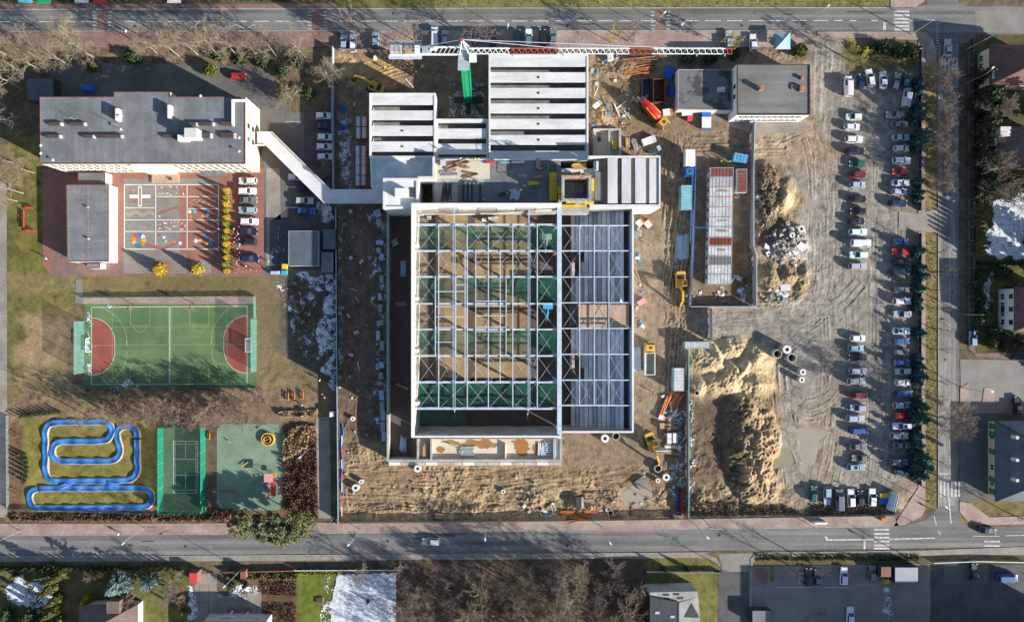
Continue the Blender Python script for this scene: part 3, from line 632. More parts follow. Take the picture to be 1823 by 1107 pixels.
for x0, x1, y0, y1, h in ((86, 109, 217, 223, .9), (122.5, 151, 217, 223, .9), (80, 107, 239, 245, .9), (147, 167, 239, 245, .9), (171, 217, 239, 245, .9), (290, 320, 239, 245, .9), (336, 351, 217, 223, .9), (351.6, 380, 217, 223, .9), (393, 415, 216, 223, 1.1), (354, 376, 236, 245, .9), (393, 418, 236, 245, .9)):
    mb = MB(); h *= .75; pbx(mb, x0, y0 + .8, x1, y1, Z - .1, Z + h); v = mb.build('vent', K('brick'), sc)
    mb = MB(); pbx(mb, x1 - 2.4, y0 + 1.6, x1 + .6, y1 + .5, Z - .08, Z + h + .05); mb.build('vent_end', K('render_pale'), v)
for x0, x1, y0, y1, h in ((205, 210, 193, 214, 1.7), (298, 302.5, 187, 210, 1.7)):
    mb = MB(); pbx(mb, x0, y0, x1, y1, Z - .1, Z + h); v = mb.build('chimney', K('render_white'), sc); mb = MB(); pbx(mb, x0 - .6, y0, x0, y1, Z, Z + h + .08); mb.build('chimney_edge', K('trim_red'), v)
mb = MB(); pbx(mb, 328, 228, 350, 245, Z - .1, Z + 3.4); v = mb.build('rooftop_hut', K('render_pale'), sc); mb = MB(); pbx(mb, 316, 240, 334, 251, Z - .09, Z + 1.4); mb.build('hut_annex', K('render_white'), v)
mb = MB(); pbx(mb, 412, 177, 415, 221, Z, Z + .9); pbx(mb, 415.5, 177, 436, 179.5, Z, Z + .9); mb.build('roof_upstand', K('render_white'), sc)
for x, y, h in ((215, 208, 1.6), (208, 224, 2.5), (75, 260, .8), (75, 274, .8), (97, 286, .9), (428, 247, 1.2), (428, 271, 1.2), (360, 173.5, 1.3), (133, 213, 2.0), (220, 233, 1.6)):
    p = W(x, y, Z); mb = MB(); mb.tube([(p.x, p.y, Z - .05), (p.x, p.y, Z + h)], .06, 5); a = mb.build('antenna', K('galvanised'), sc)
    if h < 1.7: mb = MB(); mb.cyl(p.x, p.y, .35, Z + h - .2, Z + h, 8, .1); mb.build('cowl', K('white_paint'), a)
p = W(215, 208, Z + 1.2); mb = MB(); mb.ball((p.x, p.y, Z + 1.5), .6, 10, 5, (1, .5, 1)); mb.build('dish', K('white_paint'), sc)
mb = MB(); pbx(mb, 356, 306, 401, 313, 2.6, 2.9); mb.build('entrance_canopy', K('felt'), sc); mb = MB(); pbx(mb, 270, 309, 318, 326, .0, .5); tr = mb.build('entrance_terrace', K('paving_tan'), sc); mb = MB(); pbx(mb, 300, 316, 305, 320, .5, .9); mb.build('hatch', K('dark_metal'), tr)
kb, kp = flat_building('school_annex', 'low grey roofed white annex beside the painted playground', 'school annex', [(118, 329), (193.5, 329), (193.5, 466), (120, 466)], 4.3, 'render_white', 'felt_grey', 'trim_red', .05, pw=.14)
A0 = W(193.5, 466, 4.3); A1 = W(193.5, 329, 4.3); windows_on(kb, (A0.x, A0.y), (A1.x, A1.y), ((1.2, 2.7),), 7, 1.7, 'blind', 'white_paint')
for k in range(26):
    for x in (122, 156.5, 190): 
        if k % 1 == 0:
            q_ = W(x, 331 + k * 5.2, 4.3); mb = MB(); mb.cbox(q_.x, q_.y, 4.31, .22, .22, .1); mb.build('roof_fixing', K('galvanised'), kb)
for x, y in ((157, 369), (158, 425)):
    q_ = W(x, y, 4.3); mb = MB(); mb.cyl(q_.x, q_.y, .3, 4.2, 4.9, 8, .2); mb.build('cowl', K('galvanised'), kb)
lk, lp = flat_building('school_link', 'low link roof between the school and its annex', 'link building', [(139, 307.5), (187, 307.5), (187, 328), (139, 328)], 3.3, 'render_white', 'felt_brown', 'trim_red', .05, pw=.12)
po, pp = flat_building('porch', 'small grey roofed porch at the south end of the annex', 'porch', [(155, 469), (178, 469), (178, 478), (155, 478)], 2.8, 'render_white', 'felt_grey', 'trim_red', .04, pw=.1)
# footbridge
bz0, bz1 = 3.1, 4.5; e = empty('footbridge', W(540, 300), 'pale concrete footbridge bending from the school to the new hall', 'footbridge')
bp_ = [(457, 235.5), (484, 235.5), (588, 338), (683, 338), (683, 361), (577, 361), (473, 258), (457, 258)]
pts = pxy(bp_, bz1); mb = MB()
segs = ((0, 1, 6, 7), (1, 2, 5, 6), (2, 3, 4, 5))
for s_ in segs: MB().prism([pts[i] for i in s_], bz0, bz1 - .35).build('deck', K('concrete_pale'), e)
for ch in ((0, 1, 2, 3), (7, 6, 5, 4)):
    for i, j in zip(ch, ch[1:]): MB().bar((*pts[i], bz1 - .3), (*pts[j], bz1 - .3), .25, .6).build('parapet', K('concrete_pale'), e)
for x, y in ((492, 262), (525, 295), (560, 330), (610, 350), (650, 350)):
    q_ = W(x, y, 2); MB().cbox(q_.x, q_.y, bz0 / 2, .5, .5, bz0).build('pillar', K('concrete'), e)
# painted playground: grey ground, a white grid and coloured game figures
pg = sheet('play_yard', rect(220, 318, 320, 487), .036, 'asphalt_grey', label='grey painted play yard with white grid and coloured game figures', cat='play yard')
sheet('asphalt_strip', rect(314, 318, 390, 330), .041, 'asphalt_grey', parent=pg)
marks(pg, [(221.5, 328.4, 389.5, 329.8), (221.5, 443, 390, 444.4), (220.9, 329, 222.3, 444), (388.4, 329, 389.8, 444), (276.6, 329, 278, 444), (332.6, 329, 334, 444), (222, 369.5, 277, 370.8), (222, 391, 389, 392.3), (222, 411.5, 389, 412.8), (277, 349.5, 389, 350.8), (333, 371, 389, 372.3)], .046, 'p_white', 'grid_line')
marks(pg, [(246, 332, 253, 368)], .05, 'p_white', 'game_figure'); marks(pg, [(231, 347, 268, 353)], .055, 'p_white', 'game_figure'); marks(pg, [(247.6, 334, 251.4, 366)], .06, 'paving_grey', 'game_figure')
rg = random.Random(3)
def figs(lst, z=.052):
    for i, (x, y, s, c) in enumerate(lst): marks(pg, [[(x + s * math.cos(a + .4 * i), y + s * math.sin(a + .4 * i)) for a in (0, 1.57, 3.14, 4.71)]], z + .003 * (i % 4), c, 'game_figure')
figs([(238, 339, 3.4, 'p_orange'), (240, 359, 3.2, 'p_red'), (232, 360, 1.5, 'p_red')])
figs([(247.5 + 9 * math.cos(a * .7), 428 + 10 * math.sin(a * .7), 5, c) for a, c in enumerate(('p_yellow', 'p_orange', 'p_green', 'p_blue', 'p_yellow', 'p_orange', 'p_red', 'p_blue', 'p_white'))])
figs([(284, 419, 3, 'p_red'), (291, 427, 4, 'p_blue'), (292, 423, 3.4, 'p_white'), (295, 430, 3.4, 'p_yellow'), (310, 431, 4, 'p_orange'), (309, 435, 3, 'p_red'), (321, 433, 4, 'p_white'), (349, 429, 4.4, 'p_white'), (356, 429, 4, 'p_yellow'), (369, 423, 4, 'p_blue'), (368, 434, 3.6, 'p_yellow'), (375, 429, 3.6, 'p_cyan'), (379, 432, 4, 'p_blue'), (338, 377, 4, 'p_white'), (347, 377, 4.4, 'p_cyan'), (340, 386, 3.6, 'p_orange'), (360, 386.5, 4, 'p_yellow'), (368, 376, 4.4, 'p_blue'), (370, 383, 3.4, 'p_white'), (382, 379, 5, 'p_red'), (357, 377, 3, 'p_red'), (383, 335, 3, 'p_red'), (284, 385, 1.8, 'p_white')])
figs([(rg.uniform(281, 331), rg.uniform(395, 409), rg.uniform(.9, 1.6), rg.choice(('p_white', 'p_white', 'p_pink', 'p_white', 'p_orange'))) for _ in range(70)])
figs([(rg.uniform(225, 275), rg.uniform(395, 409), .8, rg.choice(('p_pink', 'paint_worn'))) for _ in range(45)])
figs([(rg.uniform(281, 331), rg.choice((333, 346)) + rg.uniform(-2, 2), 1.5, rg.choice(('p_white', 'p_yellow'))) for _ in range(22)]); figs([(rg.uniform(337, 386), rg.uniform(353, 368), 1.0, rg.choice(('p_pink', 'p_white'))) for _ in range(30)])
for c, o_ in (('p_yellow', 0), ('p_cyan', 2.5), ('p_pink', -3)):
    pts_ = [(224 + i * 7.3, 381 + o_ + 4 * math.sin(i * 1.9)) for i in range(8)]; marks(pg, [line(*pts_[i], *pts_[i + 1], 1.1) for i in range(7)], .05 + o_ * .0015, c, 'game_figure')
marks(pg, [[(245, 440), (262, 433), (290, 440), (318, 430), (318, 434), (290, 446), (262, 440)], [(280, 378), (316, 366), (318, 370), (282, 382)]], .049, 'paving_brick', 'game_figure')
sheet('paved_patch', rect(318, 452, 332, 487), .041, 'asphalt_grey', parent=pg); sheet('paved_patch', rect(272, 464, 305, 487), .041, 'paving_brick', parent=pg); sheet('paved_patch', rect(340, 464, 376, 487), .038, 'asphalt_grey', parent=pg)
# sheds
def shed(name, label, px, z, wall='dark_metal', roof='felt', trim=None): return flat_building(name, label, 'shed', px, z, wall, roof, trim, .05, pw=.12)[0]
shed('garage', 'dark flat roofed garage beside the school car park', [(513.5, 411), (567, 411), (567, 473.5), (513.5, 473.5)], 3.0, 'concrete', 'roof_metal', 'kerb')
shed('shed', 'dark blue flat roofed shed northwest of the school', [(48, 139), (95.5, 139), (95.5, 180), (48, 180)], 3.0, 'dark_metal', 'roof_metal')
shed('shed', 'small dark hut between the garage and the site fence', [(574, 407), (598, 407), (598, 444), (574, 444)], 2.6, 'dark_metal', 'roof_metal')
shed('shed', 'small dark lean-to south of the hut by the site fence', [(571, 448), (594, 448), (594, 486), (571, 486)], 2.2, 'dark_metal', 'felt')
shed('skip', 'blue waste container in the shade north of the school', [(143.5, 150), (164.5, 150), (164.5, 161.5), (143.5, 161.5)], 1.5, 'blue', 'blue')
shed('storage_box', 'yellow storage box at the garage corner', rect(501, 469, 510, 479), 1.3, 'yellow_form', 'yellow_form'); shed('storage_box', 'pale blue storage box at the garage corner', rect(500, 481, 510, 489), 1.2, 'container_blue', 'container_blue'); shed('storage_box', 'blue grey bin beside the pale blue box', rect(481, 482, 498, 488), 1.2, 'steel_blue', 'steel_blue')
shed('kiosk', 'small white box by the site fence below the snowy yard', rect(586, 733, 595, 742), 1.8, 'white_paint', 'white_paint')
# ------------------------------------------------------------------ sports pitch
pt = sheet('sports_pitch', rect(150, 541, 455, 690), .04, 'turf', label='green artificial turf pitch with red goal areas', cat='pitch')
sheet('path', rect(147, 528, 455, 541), .045, 'paving_pink', label='pale path along the north side of the green pitch', cat='path')
sheet('path', [(135, 497), (147, 497), (148, 540), (134, 540)], .05, 'asphalt_grey', label='short grey path joining the courtyard and the pitch', cat='path')
for cx_, s_ in ((163, 1), (440, -1)):
    cyy = 617 if s_ > 0 else 613; D = [(cx_, cyy - 51)] + [(cx_ + s_ * 41.5 * math.cos(R(t_)), cyy - 9 - 42 * math.sin(R(t_))) for t_ in range(85, -1, -8)] + [(cx_ + s_ * 41.5 * math.cos(R(t_)), cyy + 9 + 42 * math.sin(R(t_))) for t_ in range(0, 90, 8)] + [(cx_, cyy + 51)]
    sheet('goal_area', D, .046, 'turf_red', parent=pt)
    marks(pt, [line(*D[i], *D[i + 1], 1.1) for i in range(len(D) - 1)], .05, 'turf_line', 'pitch_line')
    q9 = [(cx_ + s_ * 63 * math.cos(R(t_)), cyy - 9 - 62 * math.sin(R(t_))) for t_ in range(74, -1, -4)] + [(cx_ + s_ * 63 * math.cos(R(t_)), cyy + 9 + 62 * math.sin(R(t_))) for t_ in range(0, 75, 4)]
    marks(pt, [line(q9[i][0], q9[i][1], (q9[i][0] + q9[i + 1][0]) / 2, (q9[i][1] + q9[i + 1][1]) / 2, .9) for i in range(len(q9) - 1)], .05, 'turf_line', 'pitch_line')
marks(pt, [line(163, 547, 440, 545, 1.5), line(163, 684, 440, 683, 1.1), line(163, 547, 163, 684, 1.2), line(440, 545, 440, 683, 1.2), line(302.5, 546, 302.5, 684, 1.8)], .054, 'turf_line', 'pitch_line')
marks(pt, [line(200, 547, 200, 684, .8), line(404, 545, 404, 684, .8), line(306, 545, 306, 684, .7), line(300, 545, 300, 684, .7), line(163, 615, 440, 613, .7), line(200, 648, 404, 648, .6), line(200, 582, 404, 582, .6)], .05, 'turf_line_thin', 'pitch_line')
for bx in (232.5, 337.5):
    for (y0, y1) in ((547, 579), (651, 683)):
        marks(pt, [line(bx, y0, bx, y1, .9), line(bx + 34.5, y0, bx + 34.5, y1, .9), line(bx, y1 if y0 < 600 else y0, bx + 34.5, y1 if y0 < 600 else y0, .9)], .052, 'turf_line_thin', 'pitch_line')
        yc = y1 if y0 < 600 else y0; sg = 1 if y0 < 600 else -1; arc = [(bx + 17.2 + 11.5 * math.cos(R(a)), yc + sg * 12 * math.sin(R(a))) for a in range(0, 181, 15)]
        marks(pt, [line(*arc[i], *arc[i + 1], .8) for i in range(12)], .052, 'turf_line_thin', 'pitch_line')
def net_fence(label, a, b, h, m, z0=0.0, step=3.0, cat='ball net', nm='ball_net', post='galvanised'):
    A, B = W(*a), W(*b); n = max(1, round((B - A).length / step)); e = empty(nm, A, label, cat)
    for i in range(n + 1):
        q_ = A.lerp(B, i / n); MB().tube([(q_.x, q_.y, z0), (q_.x, q_.y, h)], .05, 5).build('post', K(post), e)
        if i < n:
            r_ = A.lerp(B, (i + 1) / n); d_ = (r_ - q_).normalized() * .06
            MB().bar((q_.x + d_.x, q_.y + d_.y, z0 + h / 2), (r_.x - d_.x, r_.y - d_.y, z0 + h / 2), .03, h - .05).build('net_panel', K(m), e)
    return e
net_fence('tall teal ball net behind the western goal', (150, 572), (150, 663), 4.6, 'net_teal'); net_fence('tall teal ball net behind the eastern goal', (457, 568), (457, 660), 4.6, 'net_teal')
net_fence('low green mesh fence along the north path of the pitch', (147, 530.5), (455, 527), 1.2, 'net_emerald', cat='fence', nm='mesh_fence'); net_fence('green mesh fence at the northeast corner of the pitch', (455, 529), (456, 566), 2.0, 'net_teal', cat='fence', nm='mesh_fence')
net_fence('mesh fence below the southern line of the pitch', (152, 690), (455, 690), 1.1, 'fence_mesh', cat='fence', nm='mesh_fence')
for x, lb in ((160.5, 'white goal frame at the west end of the pitch'), (441.5, 'white goal frame at the east end of the pitch')):
    s_ = -1 if x < 300 else 1; a, b = W(x, 602), W(x, 626); e = empty('goal', (a + b) / 2, lb, 'goal')
    MB().bar((a.x, a.y, 0), (a.x, a.y, 2), .12).build('goal_post', K('white_paint'), e); MB().bar((b.x, b.y, 0), (b.x, b.y, 2), .12).build('goal_post', K('white_paint'), e); MB().bar((a.x, a.y, 2), (b.x, b.y, 2), .12).build('crossbar', K('white_paint'), e)
    MB().bar((a.x + s_ * .9, a.y, 0), (a.x, a.y, 2), .07).bar((b.x + s_ * .9, b.y, 0), (b.x, b.y, 2), .07).bar((a.x + s_ * .9, a.y, .04), (b.x + s_ * .9, b.y, .04), .07).build('back_frame', K('white_paint'), e)
    MB().add([(a.x, a.y, 1.98), (b.x, b.y, 1.98), (b.x + s_ * .9, b.y, .05), (a.x + s_ * .9, a.y, .05)], [(0, 1, 2, 3)]).build('net', K('fence_mesh'), e)
for x, y, lb in ((239, 544, 'basketball hoop at the northwest side of the pitch'), (347, 543, 'basketball hoop at the northeast side of the pitch'), (347, 688, 'basketball hoop at the south side of the pitch')):
    q_ = W(x, y); e = empty('basketball_hoop', q_, lb, 'hoop'); s_ = -1 if y < 600 else 1
    MB().tube([(q_.x, q_.y - s_ * .2, 0), (q_.x, q_.y - s_ * .2, 3.0), (q_.x, q_.y + s_ * 1.0, 3.3)], .09, 6).build('post', K('dark_metal'), e)
    MB().cbox(q_.x, q_.y + s_ * 1.05, 3.4, 1.8, .06, 1.05).build('backboard', K('p_orange'), e); MB().ring(q_.x, q_.y + s_ * 1.4, .25, .21, 3.0, 3.04, 12).build('rim', K('p_red'), e)
# ------------------------------------------------------------------ pump track
def ribbon(path, wd, name, m, parent, z, edge=True, closed=False):
    b = crom(path, 3.0); b = np.vstack([b, b[:1]]) if closed else b; d = np.gradient(b, axis=0); d /= np.linalg.norm(d, axis=1)[:, None]; n_ = np.stack([-d[:, 1], d[:, 0]], 1); t_ = np.cumsum(np.r_[0, np.linalg.norm(np.diff(b, axis=0), axis=1)])
    mb = MB(); rings = []
    for i in range(len(b)):
        hz = z + .16 * (1 + math.sin(t_[i] / 30 * 2 * math.pi)); l, r_ = b[i] + n_[i] * wd / 2, b[i] - n_[i] * wd / 2; lo, ro = b[i] + n_[i] * (wd / 2 + 1.6), b[i] - n_[i] * (wd / 2 + 1.6)
        P = [W(*lo), W(*l), W(*b[i]), W(*r_), W(*ro)]; rings.append([(P[0].x, P[0].y, -.05), (P[1].x, P[1].y, hz + .13), (P[2].x, P[2].y, hz + .02), (P[3].x, P[3].y, hz + .13), (P[4].x, P[4].y, -.05)])
    vs_ = [p for r_ in rings for p in r_]; fs = []; mi = []
    for i in range(len(rings) - 1):
        for k in range(4): fs.append((i * 5 + k, i * 5 + k + 1, i * 5 + 6 + k, i * 5 + 5 + k)); mi.append(1 if k in (0, 3) else 0)
    mb.v = vs_; mb.f = fs; mb.mi = mi
    return mb.build(name, [K(m), K('paving_tan')], parent, smooth=False)
tz = lambda x, y: (x / 4.6125, 660 + y / 4.6125)
e = empty('pump_track', W(165, 830), 'bright blue winding pump track on the lawn', 'pump track')
ribbon([tz(*p) for p in ((1130, 560), (1130, 700), (1130, 820), (1085, 885), (980, 900), (760, 902), (560, 905), (440, 900), (385, 850), (378, 740), (378, 620), (376, 510), (400, 445), (470, 424), (600, 420), (740, 420), (860, 420), (912, 450), (922, 505), (890, 560), (800, 576), (640, 578), (500, 582), (442, 620), (440, 690), (490, 735), (620, 740), (780, 740), (920, 736), (978, 700), (990, 630), (970, 560), (966, 500), (1010, 462), (1080, 462), (1126, 500), (1130, 560))], 9.2, 'track_ribbon', 'track_blue', e, .12)
ribbon([tz(*p) for p in ((330, 964), (560, 962), (760, 962), (960, 960), (1150, 962), (1215, 975), (1252, 1030), (1235, 1085), (1180, 1115), (1000, 1118), (760, 1122), (520, 1124), (330, 1124), (270, 1100), (246, 1040), (270, 985), (330, 964))], 9.2, 'track_ribbon', 'track_blue', e, .12)
ribbon([tz(*p) for p in ((490, 955), (545, 935), (610, 915))], 6, 'track_link', 'track_blue', e, .17); ribbon([tz(*p) for p in ((880, 912), (930, 928), (985, 950))], 6, 'track_link', 'track_blue', e, .17)
# ------------------------------------------------------------------ badminton court and play area
cu = sheet('badminton_court', rect(284, 760, 366, 911), .04, 'court_green', label='green badminton court with white lines inside emerald netting', cat='court')
marks(cu, [line(309, 785, 352, 785, 1), line(309, 877, 352, 877, 1), line(309, 785, 309, 877, 1), line(352, 785, 352, 877, 1), line(312, 785, 312, 877, .8), line(349, 785, 349, 877, .8), line(309, 790, 352, 790, .8), line(309, 872, 352, 872, .8), line(309, 817, 352, 817, .8), line(309, 845, 352, 845, .8), line(330.5, 785, 330.5, 817, .8), line(330.5, 845, 330.5, 877, .8)], .046, 'paint', 'court_line')
for a, b, lb in (((366, 758), (366, 908), 'emerald netting on the east side of the badminton court'), ((291, 758), (291, 908), 'emerald netting on the west side of the badminton court'), ((291, 758), (366, 758), 'emerald netting on the north side of the badminton court'), ((291, 908), (366, 908), 'emerald netting on the south side of the badminton court')): net_fence(lb, a, b, 3.4, 'net_emerald')
pa = sheet('play_area', rrect(386, 754, 503.5, 908, 14), .04, 'rubber_green', label='pale green rubber play area with rounded corners', cat='play area')
q_ = W(478, 781); e = empty('round_trampoline', q_, 'round brown roundabout with yellow rim on the rubber play area', 'roundabout')
MB().ring(q_.x, q_.y, 1.7, 1.45, .05, .75).build('rim', K('p_yellow'), e); MB().cyl(q_.x, q_.y, 1.45, .05, .45, 20).build('platform', K('rust_dark'), e); MB().ring(q_.x - .1, q_.y - .1, .95, .85, .45, .9).build('handrail', K('p_yellow'), e); MB().bar((q_.x - .7, q_.y - .4, .85), (q_.x + .6, q_.y + .3, .85), .12).build('handle_bar', K('p_yellow'), e)
e = empty('climbing_frame', W(482, 868), 'red climbing frame with slide and purple roof', 'climbing frame')
for x, y in ((471, 843), (484, 843), (471, 856), (484, 856), (481, 868), (491, 868), (481, 880), (491, 880), (491, 843), (491, 856)):
    q_ = W(x, y); MB().tube([(q_.x, q_.y, 0), (q_.x, q_.y, 2.3)], .09, 6).build('post', K('p_red'), e)
for (x0, y0, x1, y1, z_, m_) in ((470, 843, 485, 858, 2.6, 'p_pink'), (482, 858, 491, 882, 1.3, 'p_red'), (484, 841, 492, 850, 1.4, 'p_orange')):
    mb = MB(); pbx(mb, x0, y0, x1, y1, z_ - .12, z_); mb.build('platform', K(m_), e)
for i in range(6): a, b = W(482, 860 + i * 4.4), W(492, 860 + i * 4.4); MB().bar((a.x, a.y, 1.9), (b.x, b.y, 1.9), .1).build('rung', K('p_orange'), e)
for x in (482, 491): a, b = W(x, 858), W(x, 882); MB().bar((a.x, a.y, 1.9), (b.x, b.y, 1.9), .12).build('rail', K('p_red'), e)
a, b = W(474, 862), W(474, 871); MB().bar((a.x, a.y, 1.2), (b.x, b.y, .15), .5, .1).build('slide', K('p_blue'), e); a, b = W(480, 882), W(474, 890); MB().bar((a.x, a.y, 1.2), (b.x, b.y, .1), .7, .1).build('ramp', K('p_pink'), e)
def simple_bar_thing(name, label, cat, a, b, z, m, w_=.25, h_=.12, legs=True, legm='dark_metal'):
    A, B = W(*a, z), W(*b, z); e = empty(name, ((A.x + B.x) / 2, (A.y + B.y) / 2, 0), label, cat)
    MB().bar(A, B, w_, h_).build('beam', K(m), e)
    if legs:
        for t_ in (.2, .8): q_ = A.lerp(B, t_); MB().bar((q_.x, q_.y, 0), (q_.x, q_.y, z - h_ / 2), .1).build('leg', K(legm), e)
    return e
simple_bar_thing('seesaw', 'yellow seesaw at the middle of the rubber play area', 'seesaw', (431, 830), (442, 822), .55, 'p_yellow')
simple_bar_thing('spring_rider', 'small yellow spring rider in the northwest of the play area', 'spring rider', (406, 784), (411, 788), .6, 'p_yellow'); simple_bar_thing('balance_beam', 'low red balance beam in the shade of the play area', 'balance beam', (390, 874), (420, 875), .35, 'p_red')
def bench(label, x0, y0, x1, y1, m='p_orange', grp=None):
    A, B = W(x0, y0, .45), W(x1, y1, .45); c = (A + B) / 2; d = (B - A); L_ = d.length; rz = math.atan2(d.y, d.x); e = empty('bench', (c.x, c.y, 0), label, 'bench', grp)
    d.normalize(); n_ = Vector((-d.y, d.x, 0))
    for o_ in (-.2, 0, .2): MB().bar(A + n_ * o_, B + n_ * o_, .17, .05).build('seat_slat', K(m), e)
    for z_ in (.65, .85): k_ = n_ * .33 + Vector((0, 0, z_ - .45)); MB().bar(A + k_, B + k_, .05, .14).build('back_slat', K(m), e)
    for t_ in (.12, .88): q_ = A.lerp(B, t_); MB().bar((q_.x - n_.x * .25, q_.y - n_.y * .25, .2), (q_.x + n_.x * .3, q_.y + n_.y * .3, .2), .08, .42).build('leg', K('dark_metal'), e)
for a in (('red bench on the western lawn, upper of the upright pair', 41, 375, 41.5, 389), ('red bench on the western lawn, lower of the upright pair', 41, 391, 41.5, 405), ('dark red bench lying crosswise above the upright pair', 44, 370, 60, 371), ('red bench lying crosswise below the upright pair', 44, 411, 62, 411.5), ('orange bench on the dead grass, leftmost by the pitch', 512, 699, 512, 713), ('brown orange bench, middle of three by the pitch', 523, 698, 523, 711), ('orange bench on the dead grass, rightmost by the pitch', 538, 697, 538, 711), ('orange bench between the badminton court and the play area', 372, 770, 372, 782)):
    bench(a[0], *a[1:], m='p_red' if 'red bench' in a[0] else 'p_orange')
sheet('path', [(562, 742), (586, 742), (588, 790), (589, 922), (567, 922), (563, 800)], .05, 'paving_grey', label='pale concrete path beside the site fence', cat='path')
def lamp(label, x, y, dx, dy, h=7.5, arm=1.6, m='galvanised', name='street_lamp'):
    q_ = W(x, y); e = empty(name, q_, label, 'street lamp'); d = Vector((dx, -dy, 0)).normalized() * arm
    MB().tube([(q_.x, q_.y, 0), (q_.x, q_.y, h * .5), (q_.x, q_.y, h)], [.1, .08, .06], 6).build('pole', K(m), e)
    MB().tube([(q_.x, q_.y, h), (q_.x + d.x * .6, q_.y + d.y * .6, h + .3), (q_.x + d.x, q_.y + d.y, h + .35)], .05, 5).build('arm', K(m), e)
    MB().cbox(q_.x + d.x * 1.15, q_.y + d.y * 1.15, h + .34, .75, .32, .16, math.atan2(d.y, d.x)).build('lamp_head', K('white_paint'), e)
for i, a in enumerate(((553, 797, -1, 1, 5), (258, 939, -1, 1), (641, 941, -1, 1), (864, 928, 0, 1), (1071, 936, 1, 2), (1233, 929, 1, 1), (1434, 929, 1, 1), (1656, 895, -1, -1), (1208, 58, -1, 1), (903, 56, 0, 1), (1438, 45, 1, -1), (1712, 690, 1, 0), (1740, 250, 1, 0), (1800, 640, 1, 0), (37, 944, -1, 1), (1717, 150, 1, -1), (430, 1012, -1, 1), (1160, 56, 1, -1))):
    lb = ('grey lamp post beside the mulch bed', 'grey street lamp by the pump track footway', 'grey street lamp by the foot of the site path', 'grey street lamp below the dug sand', 'grey street lamp south of the excavated pit', 'grey street lamp by the stacked red pipes', 'grey street lamp south of the earth mound', 'grey lamp by the eastern zebra crossing', 'grey street lamp at the pale northern crossing', 'grey street lamp above the crane', 'grey street lamp near the blue gazebo', 'grey lamp on the corner of the side street', 'grey lamp pole at the shaded gardens', 'grey lamp on the eastern side street', 'grey street lamp at the western lane', 'grey lamp near the red roofed house', 'cream lamp by the red gate', 'slanting grey lamp by the northern bays')[i]
    lamp(lb, *a[:4], h=a[4] if len(a) > 4 else 8)
# ------------------------------------------------------------------ the new sports centre under construction
ZL, ZR, ZC, ZDK = 14.0, 9.5, 8.0, 9.5
def wpx(e, name, m, x0, y0, x1, y1, z0, z1):
    mb = MB(); pbx(mb, x0, y0, x1, y1, z0, z1); return mb.build(name, K(m), e)
# three roofs of white slabs with open slots between them
def slab_roof(label, px, z, slabs, floor_z, holes=()):
    x0, y0, x1, y1 = px; e = empty('concrete_building', W((x0 + x1) / 2, (y0 + y1) / 2), label, 'building shell')
    a, b = W(x0, y1, z), W(x1, y0, z); tk = .45
    for q_ in ((a.x, a.y, a.x + tk, b.y), (b.x - tk, a.y, b.x, b.y), (a.x + tk + .01, a.y, b.x - tk - .01, a.y + tk), (a.x + tk + .01, b.y - tk, b.x - tk - .01, b.y)): MB().box(*q_, 0, z + .12).build('wall', K('concrete_pale'), e)
    MB().box(a.x + tk, a.y + tk, b.x - tk, b.y - tk, floor_z - .2, floor_z).build('floor', K('concrete_dark'), e)
    for i, (s0, s1) in enumerate(slabs):
        c, d = W(x0, s1 - (1.1 if i < len(slabs) - 1 else 0), z), W(x1, s0 + (1.1 if i else 0), z); s = MB().box(a.x + tk + .02, max(c.y, a.y + tk + .01), b.x - tk - .02, min(d.y, b.y - tk - .01), z - .25, z).build('roof_slab', K('concrete_slab'), e)
        if i in holes:
            h = W(958.5, (s0 + s1) / 2, z); MB().cbox(h.x, h.y, z + .03, .5, .5, .1).build('roof_outlet', K('dark_metal'), s)
    return e
slab_roof('white slab roof with six dark slots, widest roof below the crane', (870, 97, 1047.5, 285), ZC, ((97, 120), (128, 148), (156, 175.6), (183.7, 203), (211, 231), (239.5, 259), (267.7, 285)), ZC - 3.6, (1, 2, 3, 4, 5))
eA = slab_roof('white slab roof with four dark slots at the west end of the shell', (657.5, 166, 775.5, 281), ZC, ((166, 188), (196, 215), (223, 243), (251, 270)), ZC - 3.6)
for y in (233, 261): h = W(716, y, ZC); MB().cbox(h.x, h.y, ZC + .03, .6, .35, .1).build('roof_outlet', K('dark_metal'), eA)
slab_roof('lower white slab roof between the two larger slotted roofs', (776, 212, 869, 284), ZC - .6, ((212, 220), (228, 248), (255, 275)), ZC - 4.2)
e, _ = flat_building('concrete_building', 'plain bluish concrete roof south of the western slotted roof', 'building shell', [(659, 281.5), (771, 281.5), (771, 318), (745, 318), (745, 334), (661, 334)], 7.2, 'concrete_pale', 'precast', 'concrete_pale', .35, pw=.5)
e, _ = flat_building('stair_tower', 'square white roofed stair block at the bridge end', 'stair tower', [(682, 317.5), (745.5, 317.5), (745.5, 372), (682, 372)], 13.0, 'concrete_pale', 'concrete_slab', 'concrete_pale', .25, pw=.6)
wpx(e, 'roof_hut', 'concrete_pale', 703, 335, 725, 350, 12.9, 14.6); wpx(e, 'hatch', 'dark_metal', 729, 334, 739, 351, 12.95, 13.1)
wpx(e, 'low_wall', 'concrete_pale', 744, 314, 775, 319, 6, 13.0)
